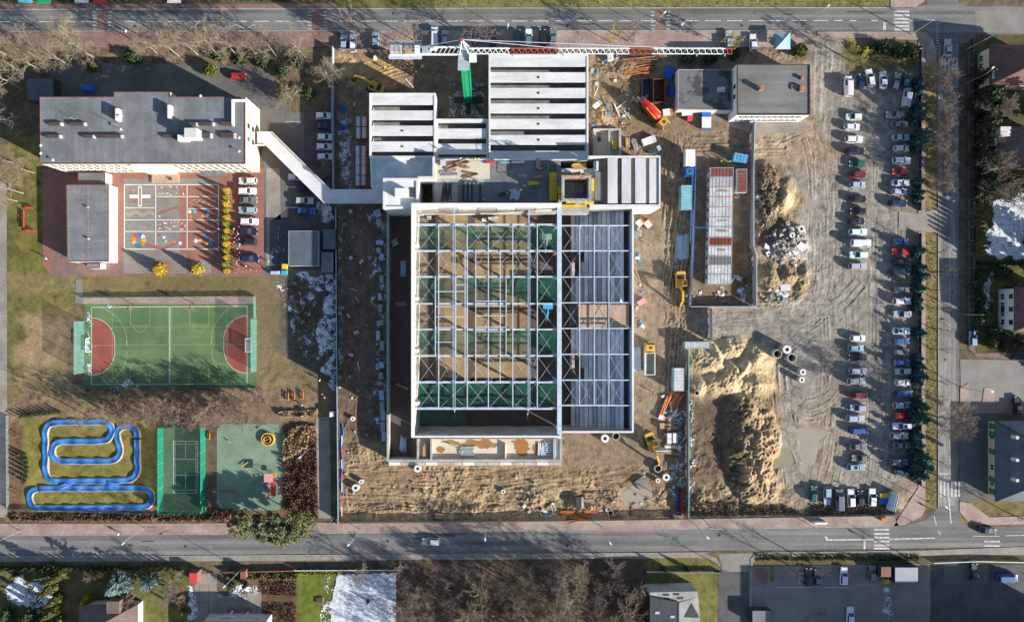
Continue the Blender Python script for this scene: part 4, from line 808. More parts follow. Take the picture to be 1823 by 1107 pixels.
# upper deck with building materials
dk = empty('construction_deck', W(890, 325), 'cluttered upper concrete deck between the slotted roofs and the steel hall', 'deck')
a, b = W(771, 361, ZDK), W(998, 285, ZDK); MB().box(a.x, a.y, b.x, b.y, 0, ZDK - .3).build('wall', K('concrete_pale'), dk); MB().box(a.x - .1, a.y - .02, b.x, b.y + .1, ZDK - .28, ZDK).build('slab', K('concrete_dark'), dk)
wpx(dk, 'screed', 'concrete_floor', 774, 287, 872, 319, ZDK - .1, ZDK + .02); wpx(dk, 'screed', 'concrete', 774, 319.2, 862, 360, ZDK - .1, ZDK + .016)  # pale screed for the sunlit part, greyer where the hall shades it
wpx(dk, 'shade_patch', 'concrete_dark', 815, 330, 864, 360, ZDK, ZDK + .03); wpx(dk, 'shade_patch', 'felt', 860, 319, 1000, 360, ZDK - .1, ZDK + .012); wpx(dk, 'edge_upstand', 'concrete_pale', 770, 279, 774.5, 318, ZDK, ZDK + .5); wpx(dk, 'edge_upstand', 'concrete_pale', 776, 283.5, 1046, 285.5, ZDK - 1.3, ZDK + .25)  # dark patches paint the hall's shade onto the deck
def stack(name, label, cat, x, y, z, n, L_, rz, m, r=.12, lay=2, box=False, grp=None, pn='bar', jit=.03):
    """a pile of n bars of length L_ lying side by side in layers"""
    q_ = W(x, y, z); e = empty(name, (q_.x, q_.y, z), label, cat, grp); per = max(1, math.ceil(n / lay)); rg = random.Random(int(x * 31 + y)); d = Vector((math.cos(rz), math.sin(rz), 0)); s_ = Vector((-d.y, d.x, 0))
    for i in range(n):
        o_ = s_ * ((i % per) - per / 2 + .5) * r * 2.1 + d * rg.uniform(-.1, .1) * L_; h_ = z + r + (i // per) * r * 2 + .01; t_ = rg.uniform(-jit, jit); dd = (d + s_ * t_).normalized(); c = Vector((q_.x, q_.y, h_)) + o_
        mb = MB(); p0, p1 = c - dd * L_ / 2, c + dd * L_ / 2
        (mb.bar(p0, p1, r * 1.9) if box else mb.tube([p0, p1], r, 7)).build(pn, K(m if isinstance(m, str) else rg.choice(m)), e)
    return e
stack('timber_pile', 'jumbled rust brown boards on the sunlit part of the deck', 'timber', 812, 293, ZDK, 9, 6, .15, ('wood_old', 'rust', 'wood'), .13, 2, True, pn='board', jit=.4)
stack('timber_pile', 'thin brown boards scattered at the deck middle', 'timber', 838, 312, ZDK, 6, 3.6, -.2, ('wood_old', 'rust'), .11, 1, True, pn='board', jit=.6)
stack('rebar_bundle', 'grey trestle and bars at the deck west end', 'rebar', 800, 308, ZDK, 7, 4.0, .0, ('galvanised', 'concrete_dark'), .1, 1, pn='bar', jit=.1)
stack('rebar_bundle', 'dark reinforcement bars lying upright in the deck shade', 'rebar', 795, 342, ZDK, 10, 4.2, 1.5, ('dark_metal', 'rust_dark'), .11, 1, pn='bar', jit=.15)
stack('formwork_pile', 'dark square of formwork panels on the shaded deck', 'formwork', 840, 343, ZDK + .03, 9, 4.6, 1.57, ('dark_metal', 'felt'), .24, 1, True, pn='panel', jit=.01)
stack('pipe_bundle', 'white pipes lying at the north edge of the deck', 'pipes', 923, 289, ZDK, 4, 3.0, 0, 'white_paint', .12, 2, pn='pipe'); stack('prop_bundle', 'red steel props at the north edge of the deck', 'props', 873, 288.5, ZDK, 6, 2.4, .05, 'p_red', .12, 2, pn='prop')
stack('pipe_bundle', 'pale teal tubes beside the red props', 'pipes', 898, 288.5, ZDK, 5, 2.6, -.1, 'container_teal', .1, 2, pn='pipe'); stack('timber_pile', 'pinkish planks stacked at the deck north edge', 'timber', 958, 291, ZDK, 8, 2.4, 1.57, ('wood', 'p_pink'), .12, 2, True, pn='board')
stack('timber_pile', 'ochre planks stacked near the lift shaft', 'timber', 1030, 297, ZDK, 10, 3.2, 0, ('wood', 'yellow_form'), .14, 2, True, pn='board'); stack('pipe_bundle', 'grey tubes lying on the shaded deck middle', 'pipes', 931, 313, ZDK, 5, 2.2, 0, 'galvanised', .1, 2, pn='pipe'); stack('timber_pile', 'pale boards on the shaded deck middle', 'timber', 958, 315, ZDK, 6, 2.2, 0, 'wood', .1, 2, True, pn='board')
stack('formwork_pile', 'yellow formwork beams on the shaded deck', 'formwork', 949, 326, ZDK, 7, 2.6, .05, ('yellow_form', 'wood'), .13, 2, True, pn='beam'); stack('formwork_pile', 'blue formwork panels leaning in the deck shade', 'formwork', 917, 347, ZDK, 5, 2.4, 1.4, 'steel_blue', .22, 1, True, pn='panel'); stack('formwork_pile', 'black bundle of props on the deck beside the blue panels', 'formwork', 894, 346, ZDK, 7, 1.6, .3, 'dark_metal', .11, 2, pn='prop')
q_ = W(789, 291, ZDK); e = empty('crate', (q_.x, q_.y, ZDK), 'white wrapped crate at the deck northwest corner', 'crate'); MB().cbox(q_.x, q_.y, ZDK + .45, 1.3, 1.3, .9).build('box', K('white_paint'), e); MB().cbox(q_.x, q_.y, ZDK + .93, 1.36, 1.36, .05).build('lid', K('container_white'), e)
q_ = W(984, 298, ZDK); e = empty('rack', (q_.x, q_.y, ZDK), 'grey steel rack frame northwest of the lift shaft', 'rack')
for dx in (-1.1, 1.1): MB().bar((q_.x + dx, q_.y - .8, ZDK + .6), (q_.x + dx, q_.y + .8, ZDK + .6), .1, 1.1).build('side', K('galvanised'), e)
for i in range(5): MB().bar((q_.x - .9 + i * .45, q_.y - .8, ZDK + .3), (q_.x - .9 + i * .45, q_.y + .8, ZDK + .3), .08, .5).build('slat', K('galvanised'), e)
# lift shaft with yellow formwork
sh = empty('lift_shaft', W(1027, 335), 'dark open lift shaft ringed by yellow formwork and working platforms', 'lift shaft'); zs = 15.0
for r_ in ((1001, 313, 1005, 357), (1048, 313, 1052, 357), (1005.2, 313, 1047.8, 316.5), (1005.2, 353.5, 1047.8, 357)): wpx(sh, 'wall', 'concrete', *r_, 0, zs)
wpx(sh, 'floor', 'dark_metal', 1004, 315, 1049, 355, zs - 6.2, zs - 6); wpx(sh, 'inner_platform', 'concrete_dark', 1016, 328, 1038, 345, zs - 4, zs - 3.2)
for r_, m_ in (((993, 306, 1000.5, 330), 'wood_old'), ((993, 331, 1000.5, 345), 'yellow_form'), ((994, 346, 1000.5, 360), 'yellow_form'), ((978, 307, 991, 321), 'yellow_form'), ((978, 322, 991, 357), 'yellow_form'), ((1052.6, 318, 1058, 340), 'yellow_form'), ((1052.6, 341, 1057, 352), 'wood_old'), ((1008, 357.6, 1024, 362), 'yellow_form'), ((1024.5, 357.6, 1040, 363), 'concrete'), ((1040.5, 358, 1057, 364), 'yellow_form'), ((1000, 364.5, 1045, 369.5), 'yellow_form'), ((1001, 308, 1020, 312.6), 'wood_old'), ((1021, 306, 1034, 312.6), 'wood'), ((1035, 308, 1050, 312.6), 'wood_old'), ((1059, 306, 1074, 360), 'concrete_dark')): wpx(sh, 'platform', m_, *r_, zs - (4.2 if r_[0] < 990 else 1.7 if r_[0] < 1058 else 5.0), zs - (4.0 if r_[0] < 990 else 1.5 if r_[0] < 1058 else 4.8))
wpx(sh, 'hoarding', 'concrete', 1000, 370, 1049, 379, zs - 6, zs - 1.6); wpx(sh, 'base_block', 'concrete_pale', 979, 300, 1074, 361, 0, ZDK - .4)
a = [W(*p, zs + .9) for p in ((1000, 312), (1053, 312), (1053, 358), (1000, 358))]
for i in range(4):
    p, r_ = a[i], a[(i + 1) % 4]; MB().bar(p, r_, .08).build('guard_rail', K('orange_pipe' if i == 0 else 'galvanised'), sh)
    for k in range(5): s_ = p.lerp(r_, k / 5); MB().bar((s_.x, s_.y, zs - 1.5), (s_.x, s_.y, zs + .95), .07).build('guard_post', K('galvanised'), sh)
wpx(sh, 'lintel', 'orange_pipe', 1003, 316.7, 1049, 319, zs - .5, zs - .2)
# eastern block of white planks
eb = empty('concrete_building', W(1125, 325), 'shell with four pale upright roof planks, right of the lift shaft', 'building shell'); zd = 11.0
for r_ in ((1047.5, 277.5, 1176, 280.5), (1173, 280.7, 1176, 364), (1050, 364.2, 1176, 370)): wpx(eb, 'wall', 'concrete_pale', *r_, 0, zd + .15)
wpx(eb, 'floor', 'concrete_dark', 1058, 280, 1174, 366, 0, zd - 1.6)
for x0, x1 in ((1082, 1099.5), (1107, 1123.5), (1131, 1150), (1156, 1171)): wpx(eb, 'roof_plank', 'concrete_slab_v', x0, 282, x1, 362, zd - .5, zd - .1)
for x0, x1, m_ in ((1124, 1130.5, 'paving_tan'), (1150.5, 1155.5, 'cement'), (1075, 1081.5, 'wood_old')): wpx(eb, 'filler_board', m_, x0, 282, x1, 362, zd - 1.5, zd - .8)
MB().tube([W(1061, 288, 11), W(1061, 304, 11)], .6, 8).build('tank', K('galvanised'), eb)
# foundation trench north of it
fb = empty('foundation', W(1080, 254), 'small unfinished foundation with white floor beside the roof planks', 'foundation')
for r_ in ((1056, 229, 1106, 232), (1056, 232.2, 1059, 277), (1102, 232.2, 1106, 277), (1083, 232.2, 1086, 277)): wpx(fb, 'wall', 'cement', *r_, 0, 1.2)
wpx(fb, 'floor', 'concrete_floor', 1059, 232, 1083, 277, 0, .3); wpx(fb, 'floor', 'cement', 1086, 232, 1102, 277, 0, .25); wpx(fb, 'form_panel', 'yellow_form', 1090, 250, 1099, 266, .3, .6); wpx(fb, 'form_panel', 'rust_dark', 1064, 236, 1070, 252, .3, .5)
# ---- the hall
hall = empty('sports_hall', W(930, 570), 'large white walled steel hall frame without roof above green nets and grandstand', 'sports hall')
X0, Y0, X1, Y1 = 732.5, 362, 1000, 778.5
for r_ in ((X0, Y0, X0 + 5, Y1), (X0 + 5.2, Y0, 998, Y0 + 7)): wpx(hall, 'wall', 'render_pale', *r_, 0, ZL)
wpx(hall, 'wall', 'concrete', X0 + 5.2, Y1 - 3, 998, Y1, 0, ZL)
wpx(hall, 'wall_cap', 'render_white', X0 - .4, Y0 - .4, X0 + 5.6, Y1 + .4, ZL + .01, ZL + .12); wpx(hall, 'wall_cap', 'render_white', X0 + 5.8, Y0 - .4, 998, Y0 + 7.2, ZL + .01, ZL + .12); wpx(hall, 'wall_cap', 'concrete_pale', X0 + 5.8, Y1 - 3.2, 998, Y1 + .3, ZL + .01, ZL + .1)
for r_ in ((1050, 370, 1128, 372.5), (1125.6, 372.7, 1128, 542), (1125.6, 586, 1128, 770), (1001, 767.4, 1125.4, 770)): wpx(hall, 'wall', 'wall_blue' if r_[0] > 1100 else 'concrete', *r_, 0, ZR)
wpx(hall, 'wall', 'wall_blue', 1125.7, 540, 1127.2, 584, 0, 7.8); wpx(hall, 'wall_cap', 'concrete_pale', 1125.2, 370, 1128.4, 770, ZR + .01, ZR + .1); wpx(hall, 'wall_cap', 'concrete_pale', 1001, 767, 1125, 770.3, ZR + .01, ZR + .1)  # first wall piece kept low to let the sun into this bay
# inner wall panels and openings
for i in range(7):
    x = 745 + i * 35; wpx(hall, 'wall_panel', 'cement' if i % 2 else 'render_pale', x, Y0 + 7.2, x + 33, Y0 + 8.6, 5, ZL - .6)
for i in range(8): wpx(hall, 'wall_panel', 'cement' if i % 2 else 'render_pale', X0 + 5.2, 385 + i * 47, X0 + 6.6, 429 + i * 47, 3.5, ZL - .8)
a, b = W(X0 + 5, Y1 - 3, ZL), W(1000, Y1, ZL)
for k, x in enumerate((.09, .13, .21, .48, .75, .83, .88, .92)): c = a.x + (b.x - a.x) * x; wy = W(900, Y1 - 3, ZL).y; MB().box(c - .6, wy - .02, c + .6, wy + .06, ZL - 1.1, ZL - .55).build('vent_opening', K('white_paint'), hall)
for k, x in enumerate((.24, .42, .72)): c = a.x + (b.x - a.x) * x; MB().box(c - 1.5, wy - .02, c + 1.5, wy + .05, .2, .9).build('recess', K('dark_metal'), hall)
# floor of the hall
fl = MB(); pbx(fl, 745, 383, 988, 760, -.05, .06); fl.build('floor', K('wood_old'), hall)
mat('hall_sand', (.34, .24, .125), (.23, .16, .09), .12, fine=.15); mat('hall_soil_shade', (.115, .085, .068), (.09, .065, .05), .3)  # the dark tone serves both soil and shade on the floor
for r_, m_ in (((846, 384, 942, 672), 'hall_sand'), ((790, 384, 833, 672), 'hall_sand'), ((834, 384, 845, 700), 'hall_soil_shade'), ((943, 384, 990, 760), 'hall_soil_shade'), ((748, 672.5, 942, 760), 'hall_soil_shade'), ((763, 384, 775, 672), 'hall_soil_shade')): wpx(hall, 'floor_strip', m_, *r_, 0, .09 + (.005 if m_ == 'hall_soil_shade' else 0))  # dark strips carry the shade of wall and frame over the sand
for y in (415, 425, 455, 462, 505, 512, 550, 610, 640): wpx(hall, 'floor_batten', 'hall_soil_shade', 847, y, 941, y + 2.2, .06, .3)
for x, y, h_ in ((862, 391, 1.2), (873, 389, 1.5), (882, 389, 1.5), (764, 388, .7)): wpx(hall, 'block_stack', 'concrete_pale', x - 4, y - 3, x + 4, y + 3, .1, h_)
# girder, columns, trusses, purlins, braces, nets
gx_ = 996; g0, g1 = W(gx_, 362, 13.6), W(gx_, 779, 13.6)
MB().bar((g0.x, g0.y + .3, 13.2), (g1.x, g1.y - .2, 13.2), 1.05, .8).build('girder', K('steel_white'), hall)
TY = (399.7, 446.6, 492.7, 540.7, 586.5, 633.5, 680.5, 727.5); TX0, TX1 = W(739, 500, 13), W(994, 500, 13)
RY = (401.7, 446.6, 493, 539, 584.6, 630.5, 676.5, 721.5)
for i, y in enumerate(TY):
    wy_ = W(900, y, 13.1).y; mb = MB(); mb.bar((TX0.x, wy_, 13.0), (TX1.x - .1, wy_, 13.0), .36, .3).bar((TX0.x, wy_, 11.4), (TX1.x, wy_, 11.4), .3, .25); n_ = 16
    for k in range(n_):
        xa, xb = TX0.x + (TX1.x - TX0.x) * k / n_, TX0.x + (TX1.x - TX0.x) * (k + 1) / n_; mb.bar((xa, wy_, 11.5 if k % 2 else 12.9), (xb, wy_, 12.9 if k % 2 else 11.5), .14)
    mb.build('truss', K('steel_white'), hall)
    MB().cbox(g0.x - .25, wy_, 6.4, .5, .5, 12.8).build('column', K('p_orange' if i % 3 == 1 else 'steel_blue'), hall)
    wr = W(1060, RY[i], 9.1).y; xr = W(1125.6, RY[i], 9.1).x; mb = MB(); mb.bar((g0.x + .3, wr, 9.1), (xr, wr, 9.1), .25, .28).bar((g0.x + .3, wr, 8.2), (xr - 4, wr, 8.2), .2, .2)
    for k in range(8): xa = g0.x + .3 + (xr - 4 - g0.x) * k / 8; xb = g0.x + .3 + (xr - 4 - g0.x) * (k + 1) / 8; mb.bar((xa, wr, 8.3 if k % 2 else 9.0), (xb, wr, 9.0 if k % 2 else 8.3), .1)
    mb.build('wing_truss', K('steel_white'), hall)
    if i % 2: 
        wpx(hall, 'wall_bracket', 'render_white', X0 + 6, y - 12, X0 + 13, y - 6, 9.5, 12.8)
ty = [W(900, y, 13.2).y for y in TY]; ry_ = [W(1060, y, 9.2).y for y in RY]
def purlin(x, i0, i1, z, wd, m='steel_white', ys=None, nm='purlin'):
    X = W(x, 500, z).x; ys = ys or ty; MB().bar((X, ys[i0], z), (X, ys[i1], z), wd, .2).build(nm, K(m), hall)
for x in (781, 832, 869.5, 913, 956.6): purlin(x, 0, 7, 13.28, .22)
for x in (806.8, 810.2, 940.2, 943.4): purlin(x, 0, 7, 13.3, .13, 'steel_blue'); 
for x in (808.5, 941.8):
    X = W(x, 500, 13.3).x; mb = MB(); n_ = 60
    for k in range(n_): y_ = ty[0] + (ty[7] - ty[0]) * k / n_; mb.bar((X - .22, y_, 13.2), (X + .22, y_ + (ty[7] - ty[0]) / n_ * (1 if k % 2 else -0), 13.2), .07)
    mb.build('ladder_truss', K('steel_blue'), hall); q2 = W(x, 757, 13.2).y; MB().bar((X, ty[7], 12.4), (X, q2, 4), .2).build('tie_rod', K('steel_blue'), hall); q3 = W(x, 372, 13.2).y; MB().bar((X, ty[0], 13.0), (X, q3, 13.0), .25).build('tie_rod', K('steel_blue'), hall)
for x in (828, 847, 890.5): purlin(x, 1, 6, 13.28, .19)
for x in (775, 811.5, 901): purlin(x, 2, 5, 13.3, .19)
for y, x0, x1 in ((536, 848, 901), (545, 848, 901), (546, 775, 811), (583, 775, 811), (582, 848, 901), (590, 848, 901), (519, 775, 828), (564, 775, 828), (507, 811, 828), (562, 848, 901), (609, 775, 811)): p, r_ = W(x0, y, 13.25), W(x1, y, 13.25); MB().bar(p, r_, .18, .15).build('trimmer', K('steel_white'), hall)
def xbrace(x0, x1, ya, yb, z, wd=.055, m='steel_white'):
    a_, b_ = W(x0, 500, z).x, W(x1, 500, z).x
    MB().bar((a_, ya, z), (b_, yb, z), wd).build('brace', K(m), hall); MB().bar((a_, yb, z - .1), (b_, ya, z - .1), wd).build('brace', K(m), hall)
cells = (746, 781, 808.5, 832, 869.5, 913, 941.8, 956.6, 990)
for i in range(7):
    for k in range(8):
        if i in (0, 6) or k in (0, 7) or (i in (1, 5)): 
            if k in (2, 6) and i in (0, 6): continue
            x0, x1 = cells[k], cells[k + 1]
            if i in (0, 6) and k in (1, 5): x1 = cells[k + 2]
            xbrace(x0, x1, ty[i], ty[i + 1], 12.9)
    for k, (x0, x1) in enumerate(((1001, 1032), (1032, 1058), (1058, 1084), (1084, 1110))):
        if k in (0, 3) or i in (0, 6): xbrace(x0, x1, ry_[i], ry_[i + 1], 8.95)
for x in (1032, 1058, 1084): purlin(x, 0, 7, 9.25, .18, ys=ry_, nm='wing_purlin')
for i in (0, 2, 4, 6):
    x0, x1 = W(745, 500, 11).x, W(990, 500, 11).x; n_ = 12; mb = MB(); vs_ = []
    for k in range(n_ + 1):
        for j in range(4): vs_.append((x0 + (x1 - x0) * k / n_, ty[i] - .3 + (ty[i + 1] - ty[i] + .6) * j / 3, 11.1 - (.35 if j in (1, 2) else 0) - .2 * math.sin(k * 1.3)))
    mb.add(vs_, [(k * 4 + j, k * 4 + 4 + j, k * 4 + 5 + j, k * 4 + 1 + j) for k in range(n_) for j in range(3)]); mb.build('safety_net', K('net_safety'), hall)
a, b = W(748, 757, 9), W(830, 730, 9); MB().add([(a.x, a.y, 8.8), (b.x, a.y, 8.6), (b.x, b.y, 9.0), (a.x, b.y, 9)], [(0, 1, 2, 3)]).build('safety_net', K('net_safety'), hall)
# grandstand of precast planks
for st in range(12):
    x0 = 1017 + st * 7.9; zt = 1.8 + st * .46
    for i in range(9):
        ya = 374 if i == 0 else RY[i - 1] + .4; yb = 764 if i == 8 else RY[i] - .4
        if i == 4 or (i in (2, 6) and st < 3): continue
        A_, B_ = W(x0, yb, zt), W(x0 + 6.5, ya, zt); MB().box(A_.x, A_.y, B_.x, B_.y, zt - .55, zt).build('terrace_plank', K(('precast', 'precast_pale', 'precast', 'precast_dark')[(st * 3 + i * 5 + st * i) % 4]), hall)
for i, (y0, y1) in enumerate(((467, 491), (633, 655))):
    for x in (1018, 1036): wpx(hall, 'stair_wall', 'cement', x, y0, x + 5, y1, 0, 4.3)
wpx(hall, 'wing_floor', 'hall_soil_shade', 1000, 374, 1016, 764, -.02, .08); wpx(hall, 'upper_landing', 'paving_tan', 1030, 542, 1120, 583, 6.6, 7.2)  # landing raised so that sunlight falls on it
for y in (542, 582): wpx(hall, 'bay_wall', 'concrete', 1031, y, 1112, y + 2.2, 0, 6.5)
for y in (541.5,): wpx(hall, 'ramp', 'concrete_dark', 1014, 544, 1029, 580, 0, 1.2)
# lifting platforms inside
for lb, x, y in (('pale lifting platform in the northeast corner of the hall', 973, 422), ('blue lifting platform beside the girder of the hall', 975, 545)):
    q_ = W(x, y, 9); e = empty('lift_platform', (q_.x, q_.y, .1), lb, 'lift platform'); m_ = 'container_white' if y < 500 else 'container_blue'
    MB().cbox(q_.x, q_.y, .9, 2.2, 3.4, 1.0).build('chassis', K('dark_metal'), e)
    for dx in (-1, 1):
        for dy in (-1.2, 1.2): MB().tube([(q_.x + dx * 1.0, q_.y + dy, .55), (q_.x + dx * 1.35, q_.y + dy, .55)], .45, 10).build('wheel', K('rubber'), e)
    MB().bar((q_.x, q_.y, 1.4), (q_.x, q_.y - 3.5, 6.5), .35).bar((q_.x, q_.y - 3.5, 6.5), (q_.x + .2, q_.y - .5, 9.3), .3).build('boom', K(m_), e); MB().cbox(q_.x, q_.y, 9.6, 2.4, 1.4, .25).build('basket', K(m_), e)
# low rooms round the hall
lr = empty('annex_walls', W(715, 690), 'low roofless concrete walls wrapping the west and south side of the hall', 'annex walls'); zq = 3.4
for r_ in ((688.5, 374, 692, 822), (692.2, 817.5, 1001, 822), (985, 780, 989, 817.3), (996.5, 779.5, 1001, 817.3), (742, 781, 745.5, 817.3), (766, 781, 769.5, 817.3)): wpx(lr, 'wall', 'concrete', *r_, 0, zq)
wpx(lr, 'floor', 'hall_soil_shade', 692, 374, 733, 818, -.05, .08); wpx(lr, 'floor', 'concrete_floor', 770, 781, 985, 817, -.05, 2.35); wpx(lr, 'floor', 'paving_pink', 745.8, 781, 765.8, 817, -.05, 2.3); wpx(lr, 'floor', 'concrete_pale', 989, 781, 996.5, 817.3, -.05, zq - .4)
def blob(cx, cy, rx, ry, seed, n=18, k=.35):
    rg = random.Random(seed); return [(cx + rx * (1 + rg.uniform(-k, k)) * math.cos(2 * math.pi * i / n), cy + ry * (1 + rg.uniform(-k, k)) * math.sin(2 * math.pi * i / n)) for i in range(n)]
for i, (x, y, rx, ry) in enumerate(((800, 786, 12, 3), (813, 789, 7, 4), (845, 788, 22, 6), (862, 790, 14, 9), (877, 792, 10, 5), (925, 788, 14, 7), (930, 798, 12, 10), (930, 805, 10, 8), (955, 800, 8, 10), (785, 800, 8, 6))): sheet('rust_stain', [(NX + (a_ - NX) * (1 - 2.4 / H), NY + (b_ - NY) * (1 - 2.4 / H)) for a_, b_ in blob(x, y, rx, ry, i)], 2.36 + .004 * i, 'stain_rust', parent=lr)
wpx(lr, 'cross_wall', 'concrete_pale', 899, 790, 901.5, 817, 2.3, 3.2)
for i in range(14): wpx(lr, 'footing_block', 'cement' if i % 3 else 'concrete_pale', 692 + i * 22, 822.6, 713 + i * 22, 828, 0, .35 + .05 * (i % 2))
stack('timber_pile', 'tan boards stacked in the narrow room south of the hall', 'timber', 757, 803, 2.3, 8, 3.4, 1.55, ('wood', 'p_pink'), .14, 2, True, pn='board'); stack('beam_stack', 'bluish steel beams in the west trench corner', 'steel beams', 718, 789, .1, 4, 3.6, 1.45, 'steel_blue', .2, 1, True, pn='beam', jit=.12); stack('beam_stack', 'white steel beams fanned out at the southeast room', 'steel beams', 964, 800, 2.36, 6, 3.6, 1.6, 'steel_white', .16, 1, pn='beam', jit=.12); stack('pipe_bundle', 'short white pipes beside the fanned beams', 'pipes', 980, 796, 2.36, 5, 2.6, 0, 'steel_white', .25, 1, pn='pipe')
stack('sheet_pile', 'grey ribbed sheets with a worker on the pale south room floor', 'sheet pile', 831, 803, 2.36, 8, 3.6, 0, 'galvanised', .16, 1, pn='sheet', jit=.01)
stack('ladder_frame', 'grey steel ladder frame in the dark west trench', 'frame', 718, 480, .1, 3, 4, 1.57, 'steel_blue', .22, 1, pn='bar', jit=.02); stack('block_row', 'pale frame blocks in the upper west trench', 'blocks', 703, 432, .1, 4, 1.5, .3, 'galvanised', .2, 1, True, pn='block', jit=.3)
stack('bar_bundle', 'short red and blue bars in the dark west trench', 'bars', 714, 541, .1, 4, 2.6, .05, ('p_red', 'steel_blue'), .1, 1, pn='bar'); simple_bar_thing('plank', 'tan plank lit by the sun in the west trench', 'plank', (705, 683), (728, 693), .3, 'wood', .6, .15)
# ------------------------------------------------------------------ the tower crane
cb = W(834, 179); cr = empty('tower_crane', cb, 'green tower crane with long white and red jib', 'crane'); zm = 32.8
def lattice(mb, p, q, u, v, n, chord, web):
    """four-chord lattice between p and q with half sizes u, v (vectors)"""
    C4 = [u + v, u - v, -u - v, -u + v]
    for c in C4: mb.bar(p + c, q + c, chord)
    for k in range(n):
        a_, b_ = p.lerp(q, k / n), p.lerp(q, (k + 1) / n)
        for i in range(4): mb.bar(a_ + C4[i], b_ + C4[(i + 1) % 4], web); mb.bar(a_ + C4[i], a_ + C4[(i + 1) % 4], web)
    return mb
for k in range(8):
    z0_, z1_ = 1 + (zm - 1) * k / 8, 1 + (zm - 1) * (k + 1) / 8
    lattice(MB(), Vector((cb.x, cb.y, z0_)), Vector((cb.x, cb.y, z1_)), Vector((.85, 0, 0)), Vector((0, .85, 0)), 3, .26, .15).build('mast_section', K('crane_green'), cr)
for d_ in ((1, 1), (1, -1), (-1, 1), (-1, -1)): MB().bar((cb.x + d_[0] * .7, cb.y + d_[1] * .7, 4), (cb.x + d_[0] * 3.2, cb.y + d_[1] * 3.2, .4), .3).build('base_strut', K('dark_metal'), cr)
MB().cbox(cb.x, cb.y, .4, 7, 1.2, .8).cbox(cb.x, cb.y, .3, 1.2, 7, .6).build('base_cross', K('dark_metal'), cr)
MB().cyl(cb.x, cb.y, 1.4, zm, zm + .7, 16).build('slewing_ring', K('crane_grey'), cr)
zj = 34.5; J = lambda x, y=91, z=zj: W(x, y, z)
MB().cbox(cb.x - .2, cb.y - 1.9, zm + .5, 2.3, 3.4, .25).build('slewing_platform', K('crane_grey'), cr); MB().cbox(cb.x, cb.y, zm + 1.2, 2.4, 2.6, 1.1).build('turntable', K('crane_grey'), cr); jy = cb.y
top = Vector((cb.x - .3, jy + .1, 40.4)); mb = MB()
for dx, dy in ((-1, -.8), (1, -.8), (-1, .8), (1, .8)): mb.bar((cb.x + dx, jy + dy, zm + 1.7), top, .2)
mb.build('tower_head', K('crane_white'), cr); MB().cbox(top.x, top.y, top.z, .6, .5, .5).build('head_cap', K('crane_red'), cr)
MB().cbox(cb.x + 1.8, jy - 1.3, zm + 1.4, 1.5, 1.3, 1.9).build('cab', K('crane_white'), cr); MB().cbox(cb.x + 2.6, jy - 1.3, zm + 1.5, .1, 1.1, 1.2).build('cab_window', K('glass_sky'), cr)
def jib_piece(x0, x1, m, nm='jib_section'):
    a_, b_ = J(x0).x, J(x1).x; n_ = max(2, round((b_ - a_) / 1.25)); mb = MB(); hw = .62; th = 1.2
    for dy in (-hw, hw): mb.bar((a_, jy + dy, zj), (b_, jy + dy, zj), .15)
    mb.bar((a_, jy, zj + th), (b_, jy, zj + th), .14)
    for k in range(n_):
        xa, xb = a_ + (b_ - a_) * k / n_, a_ + (b_ - a_) * (k + 1) / n_; xm = (xa + xb) / 2
        for dy in (-hw, hw): mb.bar((xa, jy + dy, zj), (xm, jy, zj + th), .07); mb.bar((xm, jy, zj + th), (xb, jy + dy, zj), .07)
        mb.bar((xa, jy - hw, zj), (xb, jy + hw, zj), .06)
    mb.build(nm, K(m), cr)
for x0, x1, m_ in ((836, 907, 'crane_white'), (907, 992, 'crane_red'), (992, 1056, 'crane_white'), (1056, 1120, 'crane_white'), (1120, 1161, 'crane_red'), (1161, 1225, 'crane_white'), (1225, 1288, 'crane_white'), (1288, 1303, 'crane_red')): jib_piece(x0, x1, m_)
a_, b_ = J(694).x, J(820).x
for dy in (-.75, .75): MB().bar((a_, jy + dy, zj), (b_, jy + dy, zj), .28, .4).build('counter_jib_beam', K('crane_white'), cr)
mb = MB()
for k in range(16): xa = a_ + (b_ - a_) * k / 16; mb.bar((xa, jy - .75, zj), (xa + .9, jy + .75, zj), .1)
mb.build('counter_jib_lattice', K('crane_white'), cr)
for x0, x1, m_, h_ in ((696, 703, 'concrete', 1.6), (704, 711, 'concrete', 1.6), (712, 716, 'concrete', 1.6), (722, 738, 'wood', 1.0), (739, 748, 'crane_white', 1.2), (752, 766, 'crane_grey', .9)): p, r_ = J(x0).x, J(x1).x; MB().box(p, jy - .7, r_, jy + .7, zj - 1.2 if h_ > 1.3 else zj + .2, zj + h_).build('counterweight' if h_ > 1.3 else 'winch', K(m_), cr)
for dy in (-1.25, 1.25): p, r_ = J(692).x, J(751).x; MB().box(p, jy + dy - .45, r_, jy + dy + .45, zj - .1, zj + .0).build('walkway', K('steel_white'), cr); MB().bar((p, jy + dy * 1.35, zj + 1), (r_, jy + dy * 1.35, zj + 1), .07).build('handrail', K('galvanised'), cr)
p = J(771).x; MB().box(p - .9, jy - .15, p + .9, jy + .35, zj + .5, zj + .9).build('name_plate', K('p_white'), cr)
for x, zz_ in ((1000, zj + 1.2), (1230, zj + 1.2), (715, zj + .2)): MB().bar(top, (J(x).x, jy, zz_), .09).build('tie_bar', K('steel_white'), cr)
for x in (912, 1003, 1098, 1240, 1290): p = J(x).x; MB().cbox(p, jy - .9, zj + .1, .25, .5, .25).build('jib_light', K('galvanised'), cr)
